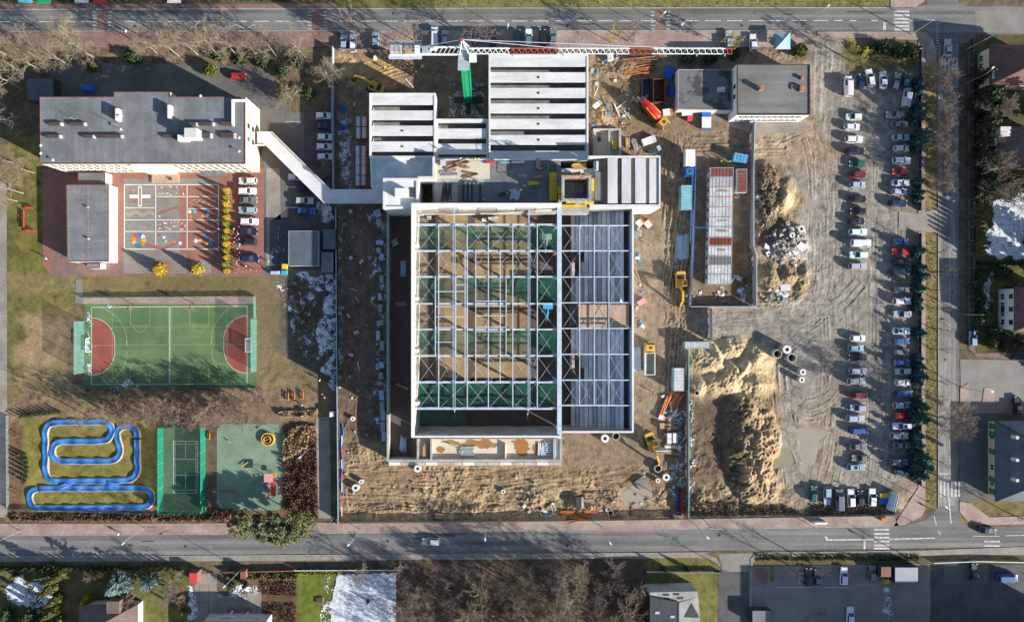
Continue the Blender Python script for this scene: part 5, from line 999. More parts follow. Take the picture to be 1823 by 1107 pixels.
# ------------------------------------------------------------------ site cabins
def cabin(label, x0, y0, x1, y1, h, roof, wall='container_white', rz=0.0, frame='galvanised', name='site_cabin', cat='site cabin', grp=None, door=True, z0=0.0):
    a, b = W(x0, y1, h + z0), W(x1, y0, h + z0); c = (a + b) / 2; L_, B_ = b.x - a.x, b.y - a.y; e = empty(name, (c.x, c.y, z0), label, cat, grp, rz)
    def lb(n_, m_, *bx): me = MB().box(*bx).mesh(n_, K(m_)); return part(n_, me, e)
    lb('body', wall, -L_ / 2 + .04, -B_ / 2 + .04, L_ / 2 - .04, B_ / 2 - .04, .1, h - .12); lb('roof', roof, -L_ / 2 + .08, -B_ / 2 + .08, L_ / 2 - .08, B_ / 2 - .08, h - .11, h - .02)
    mb = MB(); t_ = .13
    for q_ in ((-L_ / 2, -B_ / 2, L_ / 2, -B_ / 2 + t_), (-L_ / 2, B_ / 2 - t_, L_ / 2, B_ / 2), (-L_ / 2, -B_ / 2 + t_ + .01, -L_ / 2 + t_, B_ / 2 - t_ - .01), (L_ / 2 - t_, -B_ / 2 + t_ + .01, L_ / 2, B_ / 2 - t_ - .01)): mb.box(*q_, h - .2, h + .02)
    part('roof_frame', mb.mesh('roof_frame', K(frame)), e); ln = L_ >= B_; n_ = int(max(L_, B_) / .75)
    for k in range(1, n_):
        t2 = -.5 + k / n_
        if ln: lb('roof_rib', roof, t2 * L_ - .05, -B_ / 2 + .15, t2 * L_ + .05, B_ / 2 - .15, h - .03, h + .03)
        else: lb('roof_rib', roof, -L_ / 2 + .15, t2 * B_ - .05, L_ / 2 - .15, t2 * B_ + .05, h - .03, h + .03)
    if door: lb('door', 'steel_blue', -L_ / 2 - .02, -.9, -L_ / 2 + .05, 0, .15, 2.1); lb('window', 'glass', -L_ / 2 - .02, .25, -L_ / 2 + .05, .95, 1.0, 2.0)
    return e
cy0 = (298, 315.6, 333.2, 350.6, 368.6, 386.6, 403.8, 421.8, 437.6, 455.6, 471.6, 488.2, 506)
cr_ = ('container_brown', 'container_grey', 'container_white', 'container_white', 'container_white', 'container_white', 'container_white', 'container_rust', 'container_white', 'felt_brown', 'container_white', 'container_white')
cl = ('dark red roofed cabin at the top of the cabin row', 'grey roofed cabin, second from the top of the row', 'white roofed cabin with pink frame, third from the top', 'white roofed cabin with red frame, fourth from the top', 'spotted white roofed cabin, fifth from the top', 'white roofed cabin with green stain, sixth from the top', 'white roofed cabin, seventh from the top of the row', 'rust red roofed cabin low in the cabin row', 'white roofed cabin just below the rust red one', 'dark grey roofed cabin, third from the bottom', 'white roofed cabin, second from the bottom of the row', 'white roofed cabin at the bottom end of the row')
for i in range(12):
    x0 = 1264 - i * .35; e = cabin(cl[i], x0, cy0[i] + .3, x0 + 42, cy0[i + 1] - .3, 2.7, cr_[i], 'container_white' if i < 10 else 'container_grey', frame='p_pink' if i in (2, 3) else 'galvanised', grp='site cabins in a row')
    if i in (2, 5, 6, 8): 
        mb = MB(); mb.prism([(p[0], p[1]) for p in blob(.2, .3, 1.5, .35, i, 14)], 2.66, 2.70); part('stain', mb.mesh('stain', K('wood_old' if i != 5 else 'puddle_green')), e)
cabin('brown ribbed steel container beside the cabin row', 1311.5, 301, 1330, 343, 2.6, 'container_brown', 'container_white', name='steel_container', cat='container', door=False)
cabin('teal container beside the dirt road', 1213, 330, 1232, 373, 2.6, 'container_teal', 'container_teal', name='steel_container', cat='container', door=False); cabin('blue container set askew at the top of the cabin yard', 1307, 274, 1331, 288, 2.2, 'container_blue', 'container_blue', rz=-.2, name='steel_container', cat='container', door=False)
cabin('white site container above the red pipes', 1200, 655, 1218, 696, 2.6, 'container_white', 'container_teal', name='steel_container', cat='container', door=False); cabin('white roofed container lying across the gateway', 1220, 608, 1263, 620, 2.6, 'container_white', 'container_teal', name='steel_container', cat='container', door=False)
wpx_s = lambda nm, lb, x0, y0, x1, y1, z1, m, cat: shed(nm, lb, rect(x0, y0, x1, y1), z1, m, m)
# old workshop and office east of the shell
ws, _ = flat_building('workshop', 'low patched flat roof building left of the office', 'workshop', [(1207, 124), (1303, 124), (1303, 197), (1207, 195)], 3.4, 'render_pale', 'felt_patched', 'kerb', .06, pw=.16)
of, op = flat_building('office_building', 'grey flat roofed white office with brown parapet and chimney', 'office', [(1312, 115), (1442, 115), (1442, 205), (1312, 205)], 6.4, 'render_white', 'felt_brown', 'brick', .18, pw=.22)
a, b = W(1312, 205, 6.4), W(1442, 205, 6.4); windows_on(of, (a.x, a.y), (b.x, b.y), ((1.0, 2.5), (4.0, 5.5)), 11, 1.15, 'glass', 'white_paint'); a2 = W(1312, 115, 6.4); windows_on(of, (a2.x, a2.y), (a.x, a.y), ((4.0, 5.4),), 2, 1.0, 'glass', None, .3)
wpx(of, 'chimney', 'chimney_brick', 1354, 152, 1361, 159, 6.3, 8.1); wpx(of, 'chimney', 'chimney_brick', 1427, 136, 1432, 141, 6.3, 7.2); wpx(of, 'chimney', 'chimney_brick', 1425, 153, 1434, 162, 6.3, 7.4); wpx(of, 'roof_hatch', 'felt_grey', 1409, 151, 1419, 159, 6.3, 6.7)
p = W(1346, 158, 6.4); MB().tube([(p.x, p.y, 6.3), (p.x, p.y, 8.6)], .08, 6).build('flue', K('galvanised'), of)
sheet('forecourt', [(1300, 216), (1436, 220), (1434, 236), (1342, 238), (1300, 226)], .05, 'paving_grey', label='pale concrete apron in front of the office', cat='apron')
wpx(ws, 'snow_patch', 'snow', 1277, 155, 1291, 164, 3.4, 3.5)
# ------------------------------------------------------------------ machines (built at the origin, then placed)
def lpart(e, name, m, mb, smooth=False): return part(name, mb.mesh(name, K(m), smooth), e)
def wheels(e, pts, r=.5, wd=.35):
    for x, y in pts: w_ = lpart(e, 'wheel', 'rubber', MB().tube([(x, y - wd / 2, r), (x, y + wd / 2, r)], r, 12)); part('hub', MB().tube([(x, y - wd / 2 - .02, r), (x, y + wd / 2 + .02, r)], r * .5, 8).mesh('hub', K('galvanised')), w_)
def excavator(label, x, y, rz, boom_rz=0.0):
    p = W(x, y); p.z = max(0, gz(x, y)) - .03; e = empty('excavator', p, label, 'excavator', rz=rz)
    for s in (-1, 1):
        t_ = MB(); t_.prism([(-1.9, s * 1.25 - .3), (1.9, s * 1.25 - .3), (1.9, s * 1.25 + .3), (-1.9, s * 1.25 + .3)], .1, .85); lpart(e, 'track', 'rubber', t_)
    lpart(e, 'undercarriage', 'dark_metal', MB().box(-1.2, -.95, 1.2, .95, .45, 1.0))
    b = MB(); b.prism([(-2.3, -1.2), (-2.5, -.7), (-2.5, .7), (-2.3, 1.2), (1.2, 1.25), (1.3, -1.25)], 1.05, 1.9, .97); lpart(e, 'house', 'yellow_machine', b)
    lpart(e, 'counterweight', 'yellow_machine', MB().prism([(-2.75, -1.0), (-2.75, 1.0), (-2.0, 1.25), (-2.0, -1.25)], 1.91, 2.35)); lpart(e, 'engine_hood', 'dark_metal', MB().box(-1.9, -.9, -.9, .9, 1.92, 2.1))
    c = lpart(e, 'cab', 'yellow_machine', MB().prism([(-.7, .3), (1.15, .3), (1.15, 1.2), (-.7, 1.2)], 1.92, 2.95, .92)); part('cab_window', MB().box(-.45, .42, .85, 1.1, 2.93, 3.0).mesh('w', K('glass')), c); part('windscreen', MB().box(1.12, .4, 1.2, 1.1, 2.05, 2.8).mesh('w', K('glass')), c)
    bm = MB(); q0, q1, q2, q3 = Vector((.9, -.3, 1.9)), Vector((2.6, -.3, 4.1)), Vector((5.0, -.3, 3.5)), Vector((6.0, -.3, .9))
    bm.bar(q0, q1, .5, .65).bar(q1, q2, .45, .6); lpart(e, 'boom', 'yellow_machine', bm); lpart(e, 'stick', 'yellow_machine', MB().bar(q2 + Vector((-.4, 0, .35)), q3, .36, .45)); lpart(e, 'hydraulic_ram', 'galvanised', MB().bar((1.3, -.3, 1.6), (2.9, -.3, 3.4), .16)); lpart(e, 'bucket', 'rust_dark', MB().prism([(5.3, -.9), (6.4, -.9), (6.4, .3), (5.3, .3)], .15, 1.0, .8))
    return e
def truck_base(e, L_, cabm, wd=2.5, axles=(1.3, -1.6, -2.9)):
    lpart(e, 'chassis', 'dark_metal', MB().box(-L_ / 2, -.5, L_ / 2, .5, .7, 1.0)); x1 = L_ / 2
    c = lpart(e, 'cab', cabm, MB().loft([[(x1 - 2.1, -wd / 2, .55), (x1, -wd / 2 + .1, .55), (x1, wd / 2 - .1, .55), (x1 - 2.1, wd / 2, .55)], [(x1 - 2.1, -wd / 2, 1.9), (x1, -wd / 2 + .1, 1.9), (x1, wd / 2 - .1, 1.9), (x1 - 2.1, wd / 2, 1.9)], [(x1 - 2.0, -wd / 2 + .15, 2.9), (x1 - .35, -wd / 2 + .25, 2.9), (x1 - .35, wd / 2 - .25, 2.9), (x1 - 2.0, wd / 2 - .15, 2.9)]]))
    part('windscreen', MB().add([(x1 - .0, -wd / 2 + .3, 1.95), (x1 - .0, wd / 2 - .3, 1.95), (x1 - .3, wd / 2 - .4, 2.8), (x1 - .3, -wd / 2 + .4, 2.8)], [(0, 1, 2, 3)]).mesh('w', K('glass')), c); part('roof_hatch', MB().box(x1 - 1.4, -.35, x1 - .8, .35, 2.89, 2.96).mesh('h', K('dark_metal')), c)
    for s in (-1, 1): part('mirror', MB().box(x1 - .5, s * (wd / 2 + .1) - .08, x1 - .35, s * (wd / 2 + .1) + .08, 1.9, 2.4).mesh('m', K('dark_metal')), c); part('headlight', MB().box(x1 - .02, s * .9 - .15, x1 + .04, s * .9 + .15, .8, 1.0).mesh('h', K('lamp_white')), c)
    wheels(e, [(a, s * (wd / 2 - .2)) for a in (x1 - 1.2, *[q - .0 for q in axles[1:]]) for s in (-1, 1)])
def mixer(label, x, y, rz):
    e = empty('mixer_truck', W(x, y), label, 'mixer truck', rz=rz); e.scale = (1.08, 1.08, 1.08); truck_base(e, 8.6, 'yellow_machine', 2.5, (0, -1.4, -2.8))
    rings = []
    for t_, r_ in ((0, .45), (.05, .95), (.25, 1.16), (.5, 1.2), (.75, 1.0), (.93, .7), (1, .62)):
        cx_, cz_ = 2.0 - 6.2 * t_, 2.0 + .9 * t_; rings.append([(cx_, r_ * math.cos(2 * math.pi * k / 16), cz_ + r_ * math.sin(2 * math.pi * k / 16)) for k in range(16)])
    d = lpart(e, 'drum', 'red', MB().loft(rings), True)
    for s in (-1, 1): part('stripe', MB().bar((1.2, s * .9, 2.95), (-2.0, s * .75, 3.4), .22, .06).mesh('s', K('yellow_form')), d)
    lpart(e, 'hopper', 'dark_metal', MB().cyl(-3.9, 0, .4, 2.7, 3.5, 10, .8)); lpart(e, 'chute', 'galvanised', MB().bar((-4.1, 0, 2.3), (-5.4, .3, 1.2), .5, .15)); lpart(e, 'ladder', 'galvanised', MB().bar((-3.5, 1.0, 1.0), (-3.6, .9, 3.0), .4, .08))
def dump(label, x, y, rz, cabm, bedm, L_=8.0, fill='concrete_dark'):
    e = empty('dump_truck', W(x, y), label, 'truck', rz=rz); truck_base(e, L_, cabm); b = lpart(e, 'bed', bedm, MB().box(-L_ / 2, -1.25, L_ / 2 - 2.4, 1.25, 1.05, 1.3))
    for q_ in ((-L_ / 2, -1.25, L_ / 2 - 2.4, -1.12), (-L_ / 2, 1.12, L_ / 2 - 2.4, 1.25), (L_ / 2 - 2.55, -1.11, L_ / 2 - 2.4, 1.11), (-L_ / 2, -1.11, -L_ / 2 + .14, 1.11)): part('bed_side', MB().box(*q_, 1.31, 2.5).mesh('s', K(bedm)), b)
    part('load', MB().box(-L_ / 2 + .16, -1.1, L_ / 2 - 2.57, 1.1, 1.31, 1.7).mesh('l', K(fill)), b)
def boxtruck(label, x, y, rz, cabm, boxm, L_=6.6):
    e = empty('box_truck', W(x, y), label, 'truck', rz=rz); truck_base(e, L_, cabm, 2.3, (0, -1.7)); lpart(e, 'cargo_box', boxm, MB().box(-L_ / 2, -1.2, L_ / 2 - 2.5, 1.2, 1.05, 3.1)); lpart(e, 'fuel_tank', 'blue', MB().box(-.3, -1.05, .6, -.55, .5, .95))
excavator('yellow excavator standing on the dirt road by the fence', 1209, 503, -math.pi / 2 + .05); excavator('yellow excavator working near the concrete rings', 1158, 786, -math.pi / 2 - .25 + .6); excavator('small yellow excavator in the shade north of the west roof', 668, 157, math.pi - .35)
mixer('red drum concrete mixer truck with yellow cab', 1160, 206, -.78); dump('dump truck with yellow cab beside the hall', 1154, 638, math.pi / 2, 'yellow_machine', 'concrete_pale'); boxtruck('blue truck with white box by the blue pipe fence', 1223, 294, -math.pi / 2, 'blue', 'white_paint')
def skip(label, x0, y0, x1, y1, h, m):
    a, b = W(x0, y1, h), W(x1, y0, h); e = empty('open_skip', ((a.x + b.x) / 2, (a.y + b.y) / 2, 0), label, 'skip'); MB().box(a.x + .1, a.y + .1, b.x - .1, b.y - .1, .1, .3).build('floor', K(m), e)
    for q in ((a.x, a.y, a.x + .12, b.y), (b.x - .12, a.y, b.x, b.y), (a.x + .13, a.y, b.x - .13, a.y + .12), (a.x + .13, b.y - .12, b.x - .13, b.y)): MB().box(*q, .1, h).build('side', K(m), e)
skip('rusty open skip north of the mixer', 1163, 140, 1184, 182, 2.0, 'rust_dark'); skip('dark open skip left of the rusty one', 1143, 140, 1160, 178, 1.4, 'dark_metal')

# gazebo
q_ = W(1394, 73, 2.4); e = empty('gazebo', (q_.x, q_.y, 0), 'blue pitched gazebo tent by the northern street', 'gazebo')
for dx in (-1.75, 1.75):
    for dy in (-1.9, 1.9): MB().bar((q_.x + dx, q_.y + dy, 0), (q_.x + dx, q_.y + dy, 2.3), .08).build('leg', K('galvanised'), e)
c4 = [(q_.x - 1.9, q_.y - 2.1, 2.25), (q_.x + 1.9, q_.y - 2.1, 2.25), (q_.x + 1.9, q_.y + 2.1, 2.25), (q_.x - 1.9, q_.y + 2.1, 2.25)]; ap = (q_.x, q_.y, 3.3)
for i in range(4): MB().add([c4[i], c4[(i + 1) % 4], ap], [(0, 1, 2)]).build('canopy_panel', K('container_teal' if i % 2 else 'steel_blue'), e); MB().bar(Vector(c4[i]) + Vector((0, 0, .03)), Vector(ap) + Vector((0, 0, .03)), .1).build('hip_seam', K('white_paint'), e)
# ------------------------------------------------------------------ concrete rings and blocks
def cring(label, x, y, r, h, cone=False, grp=None, m='cement'):
    z = gz(x, y) if 600 < x < 1640 else 0; q_ = W(x, y, h); e = empty('concrete_ring', (q_.x, q_.y, z - .05), label, 'concrete ring', grp)
    MB().ring(q_.x, q_.y, r, r * .82, z - .05, z + h, 20).build('ring', K(m), e)
    if cone: MB().ring(q_.x, q_.y, r * .98, r * .42, z + h, z + h + .25, 20).build('cover', K('concrete_pale'), e)
    else: MB().cyl(q_.x, q_.y, r * .81, z - .1, z + .1, 16).build('ring_floor', K('dark_metal'), e)
for a in (('large open concrete ring, lower left of the trio on the earth lot', 1385, 630, 1.15, 2.4), ('large covered concrete ring at the top of the trio', 1401, 622, 1.1, 2.6, True), ('large open concrete ring with blue inside, right of the trio', 1410.5, 637, 1.2, 2.4), ('smaller concrete ring, upper of the pair on the earth lot', 1429, 662, .8, 1.8, True), ('smaller concrete ring, lower of the pair on the earth lot', 1427, 676, .75, 1.6, True), ('covered concrete ring at the south wall of the hall wing', 1077, 780, 1.05, 1.0, True), ('open concrete ring at the south wall of the hall wing', 1097, 776.5, 1.0, 1.0), ('open concrete ring by the excavator boom', 1171.5, 834, .95, 1.0), ('covered concrete ring below the excavator', 1186, 849, .95, 1.0, True), ('small white concrete ring below the excavator', 1171, 855, .6, .8, True), ('covered concrete ring against the south annex wall', 743.5, 834, .95, 1.0, True), ('white manhole ring, larger of two in the southwest sand', 633, 868, .95, 1.0, True), ('white manhole ring, smaller of two in the southwest sand', 643, 857, .6, .8, True), ('pale manhole ring in the shaded west strip', 628, 745, .6, .7, True), ('small pale manhole ring beside the sunlit dug sand', 896, 875, .6, .7, True), ('white ring lying by the southern fence', 1087, 913, .75, .8), ('round pale well ring on the sand heap', 1240, 699, .6, .6), ('white round slab on the rubble heap', 1425, 408, .95, .4, True), ('white round cap low on the rubble heap', 1406, 420, .7, .4, True), ('pale manhole in the shaded west strip near the snow', 626, 632, .45, .5, True), ('small pale manhole in the upper west strip', 625, 459, .45, .5, True), ('white barrel cap north of the west trench', 624, 376, .45, .6, True), ('round tank in the hall yard corner', 1313, 130 + 220, .4, 1.2)):
    cring(*a)
def pack(name, label, cat, x0, y0, x1, y1, h, body, topm, rz=0.0, grp=None, z0=None):
    """strapped pack of blocks on a pallet"""
    xc, yc = (x0 + x1) / 2, (y0 + y1) / 2; z0 = max(gz(xc, yc), 0) - .02 if z0 is None else z0; q_ = W(xc, yc, h); L_, B_ = (x1 - x0) * S * .99, (y1 - y0) * S * .99; e = empty(name, (q_.x, q_.y, z0), label, cat, grp, rz)
    for o_ in (-.35, 0, .35): lpart(e, 'pallet_runner', 'wood', MB().box(-L_ / 2, o_ * B_ - .06, L_ / 2, o_ * B_ + .06, 0, .14))
    lpart(e, 'load', body, MB().box(-L_ / 2, -B_ / 2, L_ / 2, B_ / 2, .15, h)); lpart(e, 'wrap', topm, MB().box(-L_ / 2 + .02, -B_ / 2 - .01, L_ / 2 - L_ * .3, B_ / 2 + .01, h - .3, h + .03))
k = 0
for r_, (y0, y1) in enumerate(((208, 225), (227, 246), (260, 276.5), (277.5, 294), (295, 311.5), (313, 330))):
    for c_, x0 in enumerate((634, 644.5)):
        ordn = ('top', 'second', 'third', 'fourth', 'fifth', 'bottom')[r_]; k += 1
        pack('brick_pallet', f'orange and white brick pack, {"left" if c_ == 0 else "right"} one of the {ordn} pair west of the shell', 'brick pack', x0 - (1 if r_ > 1 else 0), y0, x0 + 9 - (1 if r_ > 1 else 0), y1, 1.5, 'orange_pipe', 'steel_white', grp='brick packs west of the shell')
for a in (('insulation_pack', 'white and orange insulation roll, left of the pair by the hall', 'pack', 1133, 391, 1146, 402, 1.1, 'orange_pipe', 'white_paint', .7), ('insulation_pack', 'white and orange insulation roll, right of the pair by the hall', 'pack', 1148, 392, 1162, 404, 1.1, 'orange_pipe', 'white_paint', .7), ('material_box', 'grey box against the east hall wall', 'pack', 1129, 411, 1138, 426, 1.2, 'concrete_dark', 'felt_grey', 0), ('brick_pallet', 'pink wrapped pallet on the tyre tracks east of the hall', 'pack', 1135, 533, 1150, 542, .9, 'p_pink', 'p_pink', .55), ('material_box', 'white crate by the mixer truck', 'pack', 1055, 183, 1071, 191, .8, 'cement', 'concrete_pale', .7), ('material_box', 'white and purple bags heaped near the foundation', 'pack', 1143, 244, 1168, 256, 1.1, 'container_white', 'p_white', .35), ('material_box', 'open bluish steel box near the foundation', 'pack', 1156, 262, 1177, 271, .7, 'steel_blue', 'dark_metal', .4), ('material_box', 'white generator at the head of the dirt slope', 'pack', 1082, 96, 1092, 107, 1.3, 'white_paint', 'container_white', .1), ('material_box', 'pinkish box at the foot of the red pipes', 'pack', 1173, 739, 1184, 747, .8, 'p_pink', 'p_white', -.4), ('brick_pallet', 'white block pack, upper left of four by the fence', 'pack', 1188, 771, 1196, 780, 1.0, 'container_white', 'concrete_pale', 0), ('brick_pallet', 'white block pack, upper right of four by the fence', 'pack', 1198, 771, 1206, 780, 1.0, 'container_white', 'concrete_pale', 0), ('brick_pallet', 'white block pack, lower left of four by the fence', 'pack', 1188, 781, 1196, 789, 1.0, 'container_white', 'concrete_pale', 0), ('brick_pallet', 'white block pack, lower right of four by the fence', 'pack', 1198, 780, 1207, 788, 1.0, 'container_white', 'concrete_pale', 0), ('material_box', 'tan crate above the four white block packs', 'pack', 1175, 753, 1183, 763, .9, 'wood', 'wood', 0), ('material_box', 'long tan trough lying by the southern fence', 'pack', 774, 914, 796, 923, .5, 'wood_old', 'wood', -.15), ('material_box', 'open grey trench box in the dug pit', 'pack', 1026, 885, 1039, 905, .8, 'cement', 'dark_metal', 0)):
    pack(*a[:10], rz=a[10])
for a in (('material_box', 'white pack with an orange band at the workshop corner', 'pack', 1180, 194, 1198, 205, 1.4, 'orange_pipe', 'white_paint', .12), ('material_box', 'blue and white wrapped stack below the workshop', 'pack', 1244, 206, 1272, 222, 1.5, 'blue', 'white_paint', 1.57), ('material_box', 'white crate below the workshop eaves', 'pack', 1214, 200, 1233, 206, 1.0, 'container_white', 'white_paint', 0), ('material_box', 'small red box below the workshop', 'pack', 1224, 206, 1233, 215, 1.1, 'p_red', 'p_red', 0)): pack(*a[:10], rz=a[10])
for i, (x, y, L_, B_, rz) in enumerate(((679, 457, 12, 8, 1.3), (679, 497, 7, 14, 0), (676, 528, 6, 12, .05), (677, 549, 6, 14, 0), (673, 597, 7, 17, 0), (680, 615, 8, 17, 0), (679, 703, 8, 17, .1), (680, 723, 8, 17, .08), (682, 740, 8, 17, 0), (681, 759, 8, 17, .08), (683, 777, 7, 17, 0), (675, 397, 9, 15, .2), (672, 380, 11, 13, .5), (634, 592, 9, 7, .4), (620, 562, 3, 8, .6), (676, 575, 12, 10, .3), (679, 650, 8, 11, .2), (678, 669, 8, 12, .1), (676, 432, 13, 8, 0), (674, 456 - 10, 8, 10, .2))):
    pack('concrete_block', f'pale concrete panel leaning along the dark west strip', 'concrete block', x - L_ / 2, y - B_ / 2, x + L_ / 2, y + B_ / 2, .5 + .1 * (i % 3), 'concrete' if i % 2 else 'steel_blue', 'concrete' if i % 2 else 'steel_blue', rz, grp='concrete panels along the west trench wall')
stack('pipe_stack', 'fan of orange pipes below the white container', 'pipes', 1203, 706, 0, 20, 5.0, .9, ('orange_pipe', 'rust', 'orange_pipe'), .15, 2, pn='pipe', jit=.28); stack('pipe_stack', 'red pipes bundled at the track edge', 'pipes', 1182, 724, 0, 6, 5.4, 1.25, ('p_red', 'orange_pipe'), .18, 2, pn='pipe', jit=.08); stack('timber_pile', 'jumbled boards below the orange pipes', 'timber', 1200, 741, 0, 14, 3.4, .8, ('wood', 'wood_old', 'p_white'), .13, 2, True, pn='board', jit=.4); stack('timber_pile', 'tan boards stacked across by the fence', 'timber', 1197, 758, 0, 12, 3.6, .1, ('wood', 'wood_old'), .13, 2, True, pn='board', jit=.2); stack('timber_pile', 'long pale planks crossing beside the excavator', 'timber', 1188, 802, 0, 9, 6.0, -.05, ('wood', 'concrete_pale', 'wood_old'), .14, 2, True, pn='board', jit=.08); stack('timber_pile', 'white slats lying above the long planks', 'timber', 1196, 793, 0, 8, 3.6, 0, ('p_white', 'wood'), .13, 2, True, pn='board', jit=.1)
stack('pipe_stack', 'dark red pipes standing upright along the south corner', 'pipes', 1209, 892, 0, 9, 6.2, 1.57, ('rust_dark', 'p_red', 'blue'), .2, 2, pn='pipe', jit=.05); stack('pipe_stack', 'orange pipes lying by the southern fence', 'pipes', 1010, 912, 0, 10, 3.6, .05, 'orange_pipe', .13, 2, pn='pipe', jit=.06); stack('pipe_stack', 'orange pipes right of the trench box', 'pipes', 1052, 909, 0, 10, 3.4, .06, 'orange_pipe', .13, 2, pn='pipe', jit=.06); stack('pipe_stack', 'loose orange pipes along the southern fence', 'pipes', 1030, 921, 0, 8, 5.5, .06, ('orange_pipe', 'rust'), .12, 1, pn='pipe', jit=.15)
stack('sheet_pile', 'grey steel sheets stacked beside the cabin fence', 'sheet pile', 1214, 441, 0, 12, 6.2, 1.57, ('galvanised', 'steel_blue', 'container_grey'), .135, 1, True, pn='sheet', jit=.005); stack('sheet_pile', 'grey sheets leaning on the east hall wall', 'sheet pile', 1134, 640, 0, 4, 6.0, 1.57, 'galvanised', .22, 1, True, pn='sheet', jit=.005)
stack('rebar_bundle', 'large heap of rusty reinforcement north of the skip', 'rebar', 1135, 108, .3, 26, 8.5, -.05, ('rust', 'rust_dark', 'wood_old'), .09, 3, pn='bar', jit=.16); stack('rebar_bundle', 'bright orange rusty bars below the rebar heap', 'rebar', 1132, 126, .4, 18, 6.0, -.12, ('rust', 'orange_pipe'), .1, 2, pn='bar', jit=.3); stack('rebar_bundle', 'dark rusty bars under the jib', 'rebar', 1150, 98, .2, 16, 8, 0, ('rust_dark', 'rust'), .09, 2, pn='bar', jit=.1); stack('timber_pile', 'white and grey planks beside the rebar heap', 'timber', 1104, 116, .2, 6, 3.6, -1.1, ('p_white', 'galvanised'), .12, 1, True, pn='board', jit=.1); stack('timber_pile', 'ochre box of timber beside the skip', 'timber', 1135, 158, .1, 8, 1.6, 1.57, ('rust', 'wood'), .12, 2, True, pn='board'); stack('timber_pile', 'tan boards in the fork of the tracks', 'timber', 1117, 254, 0, 8, 2.4, 1.5, ('wood', 'yellow_form'), .13, 2, True, pn='board', jit=.2); stack('pipe_stack', 'grey tubes beside the foundation', 'pipes', 1129, 258, 0, 8, 3.0, 1.9, ('galvanised', 'cement'), .14, 2, pn='pipe', jit=.2)
rg = random.Random(12)
def tarp(label, x, y, rx, ry, m='blue_tarp'):
    q_ = W(x, y); mb = MB(); mb.ball((q_.x, q_.y, .1), 1, 14, 7, (rx * S, ry * S, .9), .22, rg); mb.build('tarpaulin', K(m), label=label, cat='tarpaulin')
tarp('crumpled blue tarpaulin, upper heap by the workshop', 1192, 131, 10, 13); tarp('crumpled blue tarpaulin, lower heap by the workshop', 1196, 161, 7, 12)
for a in (('blue tarpaulin bundle by the western fence', 611, 196, 6, 7), ('small dark tarpaulin heap by the western fence', 610, 228, 6, 6)): tarp(*a)
# rubble: each chunk a thing of its own
stones = []
for i in range(4):
    mb = MB(); mb.ball((0, 0, .3), .5, 6, 4, (1, .8, .6), .3, rg); stones.append(mb.mesh('rubble', K('stone')))
slabm = MB().box(-.6, -.45, .6, .45, 0, .22).mesh('slab', K('concrete_pale'))
for i in range(150):
    a_ = rg.random() * 6.28; r_ = rg.random() ** .6
    if i < 90: x, y = 1402 + 38 * r_ * math.cos(a_), 437 + 40 * r_ * math.sin(a_)
    elif i < 115: x, y = 1375 + 24 * r_ * math.cos(a_), 528 + 14 * r_ * math.sin(a_)
    else: x, y = 1240 + 20 * r_ * math.cos(a_) + (i % 2) * 40, 525 + 14 * r_ * math.sin(a_)
    o = bpy.data.objects.new('rubble_chunk', rg.choice(stones + [slabm])); put(o); p = W(x, y); o.location = (p.x, p.y, gz(x, y) - .05); s_ = rg.uniform(.4, 1.5) * (.6 if i > 114 else 1); o.scale = (s_, s_, s_); o.rotation_euler = (rg.uniform(-.3, .3), rg.uniform(-.3, .3), rg.random() * 6)
    if i < 90: tag(o, 'pale rubble chunk on the heap beside the earth car park', 'rubble', 'rubble on the heap')
    elif i < 115: tag(o, 'pale rubble chunk in the hollow below the heap', 'rubble', 'rubble in the hollow')
    else: tag(o, 'small pale stone lying in the cabin yard', 'stone', 'stones in the cabin yard')
for lb, x, y, rz in (('large pale concrete slab, upper of two in the hollow', 1397, 512, .1), ('large pale concrete slab, lower of two in the hollow', 1394, 525, -.4), ('pale concrete slab at the foot of the rubble heap', 1428, 440, .6)):
    q_ = W(x, y); MB().cbox(q_.x, q_.y, gz(x, y) + .25, 2.5, 1.7, .3, rz).build('concrete_slab', K('concrete_pale'), label=lb, cat='concrete slab')
def scatter(label, cat, grp, pts, n, kinds, seed):
    g = random.Random(seed); xs, ys = [p[0] for p in pts], [p[1] for p in pts]
    while n:
        x, y = g.uniform(min(xs), max(xs)), g.uniform(min(ys), max(ys))
        if not inpoly(pts, np.array([x]), np.array([y]))[0]: continue
        n -= 1; nm, me, s0, s1 = g.choice(kinds); o = bpy.data.objects.new(nm, me); put(o); p = W(x, y); o.location = (p.x, p.y, gz(x, y) + .02); s_ = g.uniform(s0, s1); o.scale = (s_, s_ * g.uniform(.7, 1.2), s_); o.rotation_euler = (g.uniform(-.06, .06), g.uniform(-.06, .06), g.random() * 6.3); tag(o, label, cat, grp)
KB = [('loose_board', MB().box(-1.1, -.1, 1.1, .1, .04, .12).mesh('board', K(m_)), .6, 1.7) for m_ in ('wood', 'wood_old', 'concrete_pale', 'rust')]; KP = [('loose_block', MB().box(-.35, -.25, .35, .25, .0, .3).mesh('block', K(m_)), .6, 1.5) for m_ in ('concrete_pale', 'cement', 'stone', 'container_blue')]; KS = [('stone', stones[i], .3, .9) for i in range(4)]
